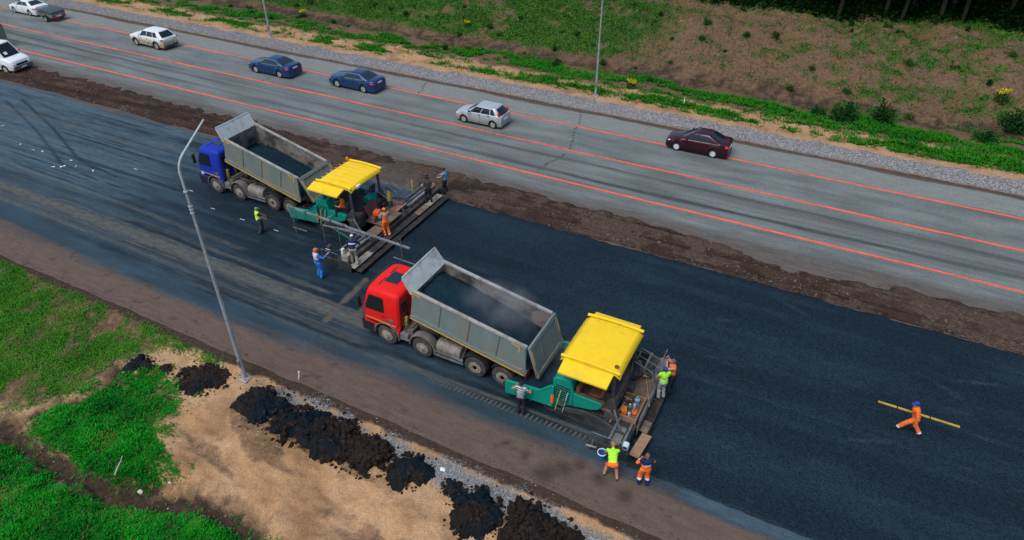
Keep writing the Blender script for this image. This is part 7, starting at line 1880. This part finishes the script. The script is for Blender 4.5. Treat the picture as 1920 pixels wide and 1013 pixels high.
# forest edge above the embankment
m_tree = [leaf_mat('forest_leaf_dark', (0.006, 0.028, 0.007), (0.018, 0.062, 0.012)), leaf_mat('forest_leaf', (0.009, 0.040, 0.008), (0.030, 0.085, 0.015))]
TC = [crown_mesh('crown', m_tree[k % 2], 110 + k, 3400, 2.7, 6.5, 0.55, 40, 3.6) for k in range(3)]
def trunk_mesh(sd):
    rg = random.Random(sd); q = MB(); pts = []; rad = []
    for i in range(8):
        z = -0.3 + 9.5 * i / 7; pts.append((0.12 * math.sin(z * .5 + sd), 0.12 * math.cos(z * .4 + sd), z)); rad.append(0.17 * (1 - 0.75 * i / 7) + 0.02)
    q.tube(pts, rad, 8)
    for k in range(9):
        z = rg.uniform(3, 8.5); a = rg.uniform(0, 6.28); l = rg.uniform(1.2, 2.4)
        q.tube([(0, 0, z), (l * .5 * math.cos(a), l * .5 * math.sin(a), z + l * .35), (l * math.cos(a), l * math.sin(a), z + l * .55)], [0.06, 0.04, 0.015], 5)
    return q.mesh('trunk', m_bark)
TM = [trunk_mesh(130 + k) for k in range(3)]
tt_ = [(-7.6, 76.2), (-5.6, 77.4), (-3.4, 75.8), (-1.5, 77.6), (0.6, 76.0), (2.4, 75.4), (3.4, 76.6), (4.9, 75.6), (5.9, 77.0), (7.2, 75.9), (8.9, 77.2), (10.6, 76.4), (12.0, 77.4), (13.4, 76.6), (15.2, 77.8), (-9.8, 77.0), (-12.2, 76.6), (17, 77),
       (-6.5, 80), (-2.6, 80.5), (1.2, 80), (5.0, 80.3), (8.2, 80.6), (11.8, 80.2), (15, 81), (-10.5, 80.5)]
for i, (x, y) in enumerate(tt_):
    x += rs.uniform(-.4, .4); y += rs.uniform(-.6, .6) - 2.7 + 0.13 * (x - 2); s = rs.uniform(0.85, 1.15)
    t = thing('tree', 'slender forest tree with bare lower trunk at the edge of the dark wood', 'tree', (x, y, float(terrain_z(x, y))), rs.uniform(0, 6.28), 'trees along the forest edge'); t.scale = (s, s, s)
    share('trunk', TM[i % 3], t); share('crown', TC[(i * 2) % 3], t)
# dense undergrowth under the trees
x, y = place(75000, -16, 22, 69.5, 84, lambda x, y: sstep(71.9, 73.6, y - 0.13 * (x - 2) + 2.0 * (fbm(x * .4, y * .4, 3, 960) - .5)))
z = terrain_z(x, y) + rng.random(len(x)) ** 1.3 * 2.2 * sstep(72.4, 75, y - 0.13 * (x - 2))
o = blades('undergrowth', x, y, z, 0.42, 0.12, m_tree[0], 27, flat=0.4)
# ------------------------------------------------------------------ steam rising from the hot asphalt
def steam(label_name, loc, size, dens, sd):
    q = MB(); q.ball((0, 0, 0), (size[0] / 2, size[1] / 2, size[2] / 2), 20, 12)
    m = bpy.data.materials.new('steam'); m.use_nodes = True; N = m.node_tree.nodes; L = m.node_tree.links; N.remove(N['Principled BSDF'])
    v = N.new('ShaderNodeVolumePrincipled'); v.inputs['Color'].default_value = (0.85, 0.90, 0.95, 1); v.inputs['Anisotropy'].default_value = 0.2
    tc = N.new('ShaderNodeTexCoord'); nz = N.new('ShaderNodeTexNoise'); nz.inputs['Scale'].default_value = 0.9; nz.inputs['Detail'].default_value = 3
    mp = N.new('ShaderNodeMapping'); mp.inputs['Location'].default_value = (sd, 0, 0); L.new(tc.outputs['Object'], mp.inputs[0]); L.new(mp.outputs[0], nz.inputs['Vector'])
    r = N.new('ShaderNodeMapRange'); r.inputs['From Min'].default_value = 0.40; r.inputs['From Max'].default_value = 0.72; r.inputs['To Max'].default_value = dens; L.new(nz.outputs['Fac'], r.inputs['Value'])
    ln = N.new('ShaderNodeVectorMath'); ln.operation = 'DIVIDE'; ln.inputs[1].default_value = (size[0] / 2, size[1] / 2, size[2] / 2); L.new(tc.outputs['Object'], ln.inputs[0])
    l2 = N.new('ShaderNodeVectorMath'); l2.operation = 'LENGTH'; L.new(ln.outputs[0], l2.inputs[0])
    r2 = N.new('ShaderNodeMapRange'); r2.inputs['From Min'].default_value = 1.0; r2.inputs['From Max'].default_value = 0.3; L.new(l2.outputs['Value'], r2.inputs['Value'])
    mm = N.new('ShaderNodeMath'); mm.operation = 'MULTIPLY'; L.new(r.outputs[0], mm.inputs[0]); L.new(r2.outputs[0], mm.inputs[1]); L.new(mm.outputs[0], v.inputs['Density'])
    L.new(v.outputs[0], N['Material Output'].inputs['Volume'])
    o = q.build('steam', m, None); o.location = loc; tag(o, kind='stuff'); return o
steam('', (-10.6, 19.6, 3.0), (4.6, 2.6, 2.6), 0.60, 3)
steam('', (-7.4, 19.3, 1.9), (2.6, 3.2, 2.2), 0.36, 9)
steam('', (-23.2, 28.9, 1.2), (5.0, 5.5, 2.4), 0.20, 5)
steam('', (-5.2, 17.2, 0.9), (3.0, 2.4, 1.8), 0.22, 12)
pass
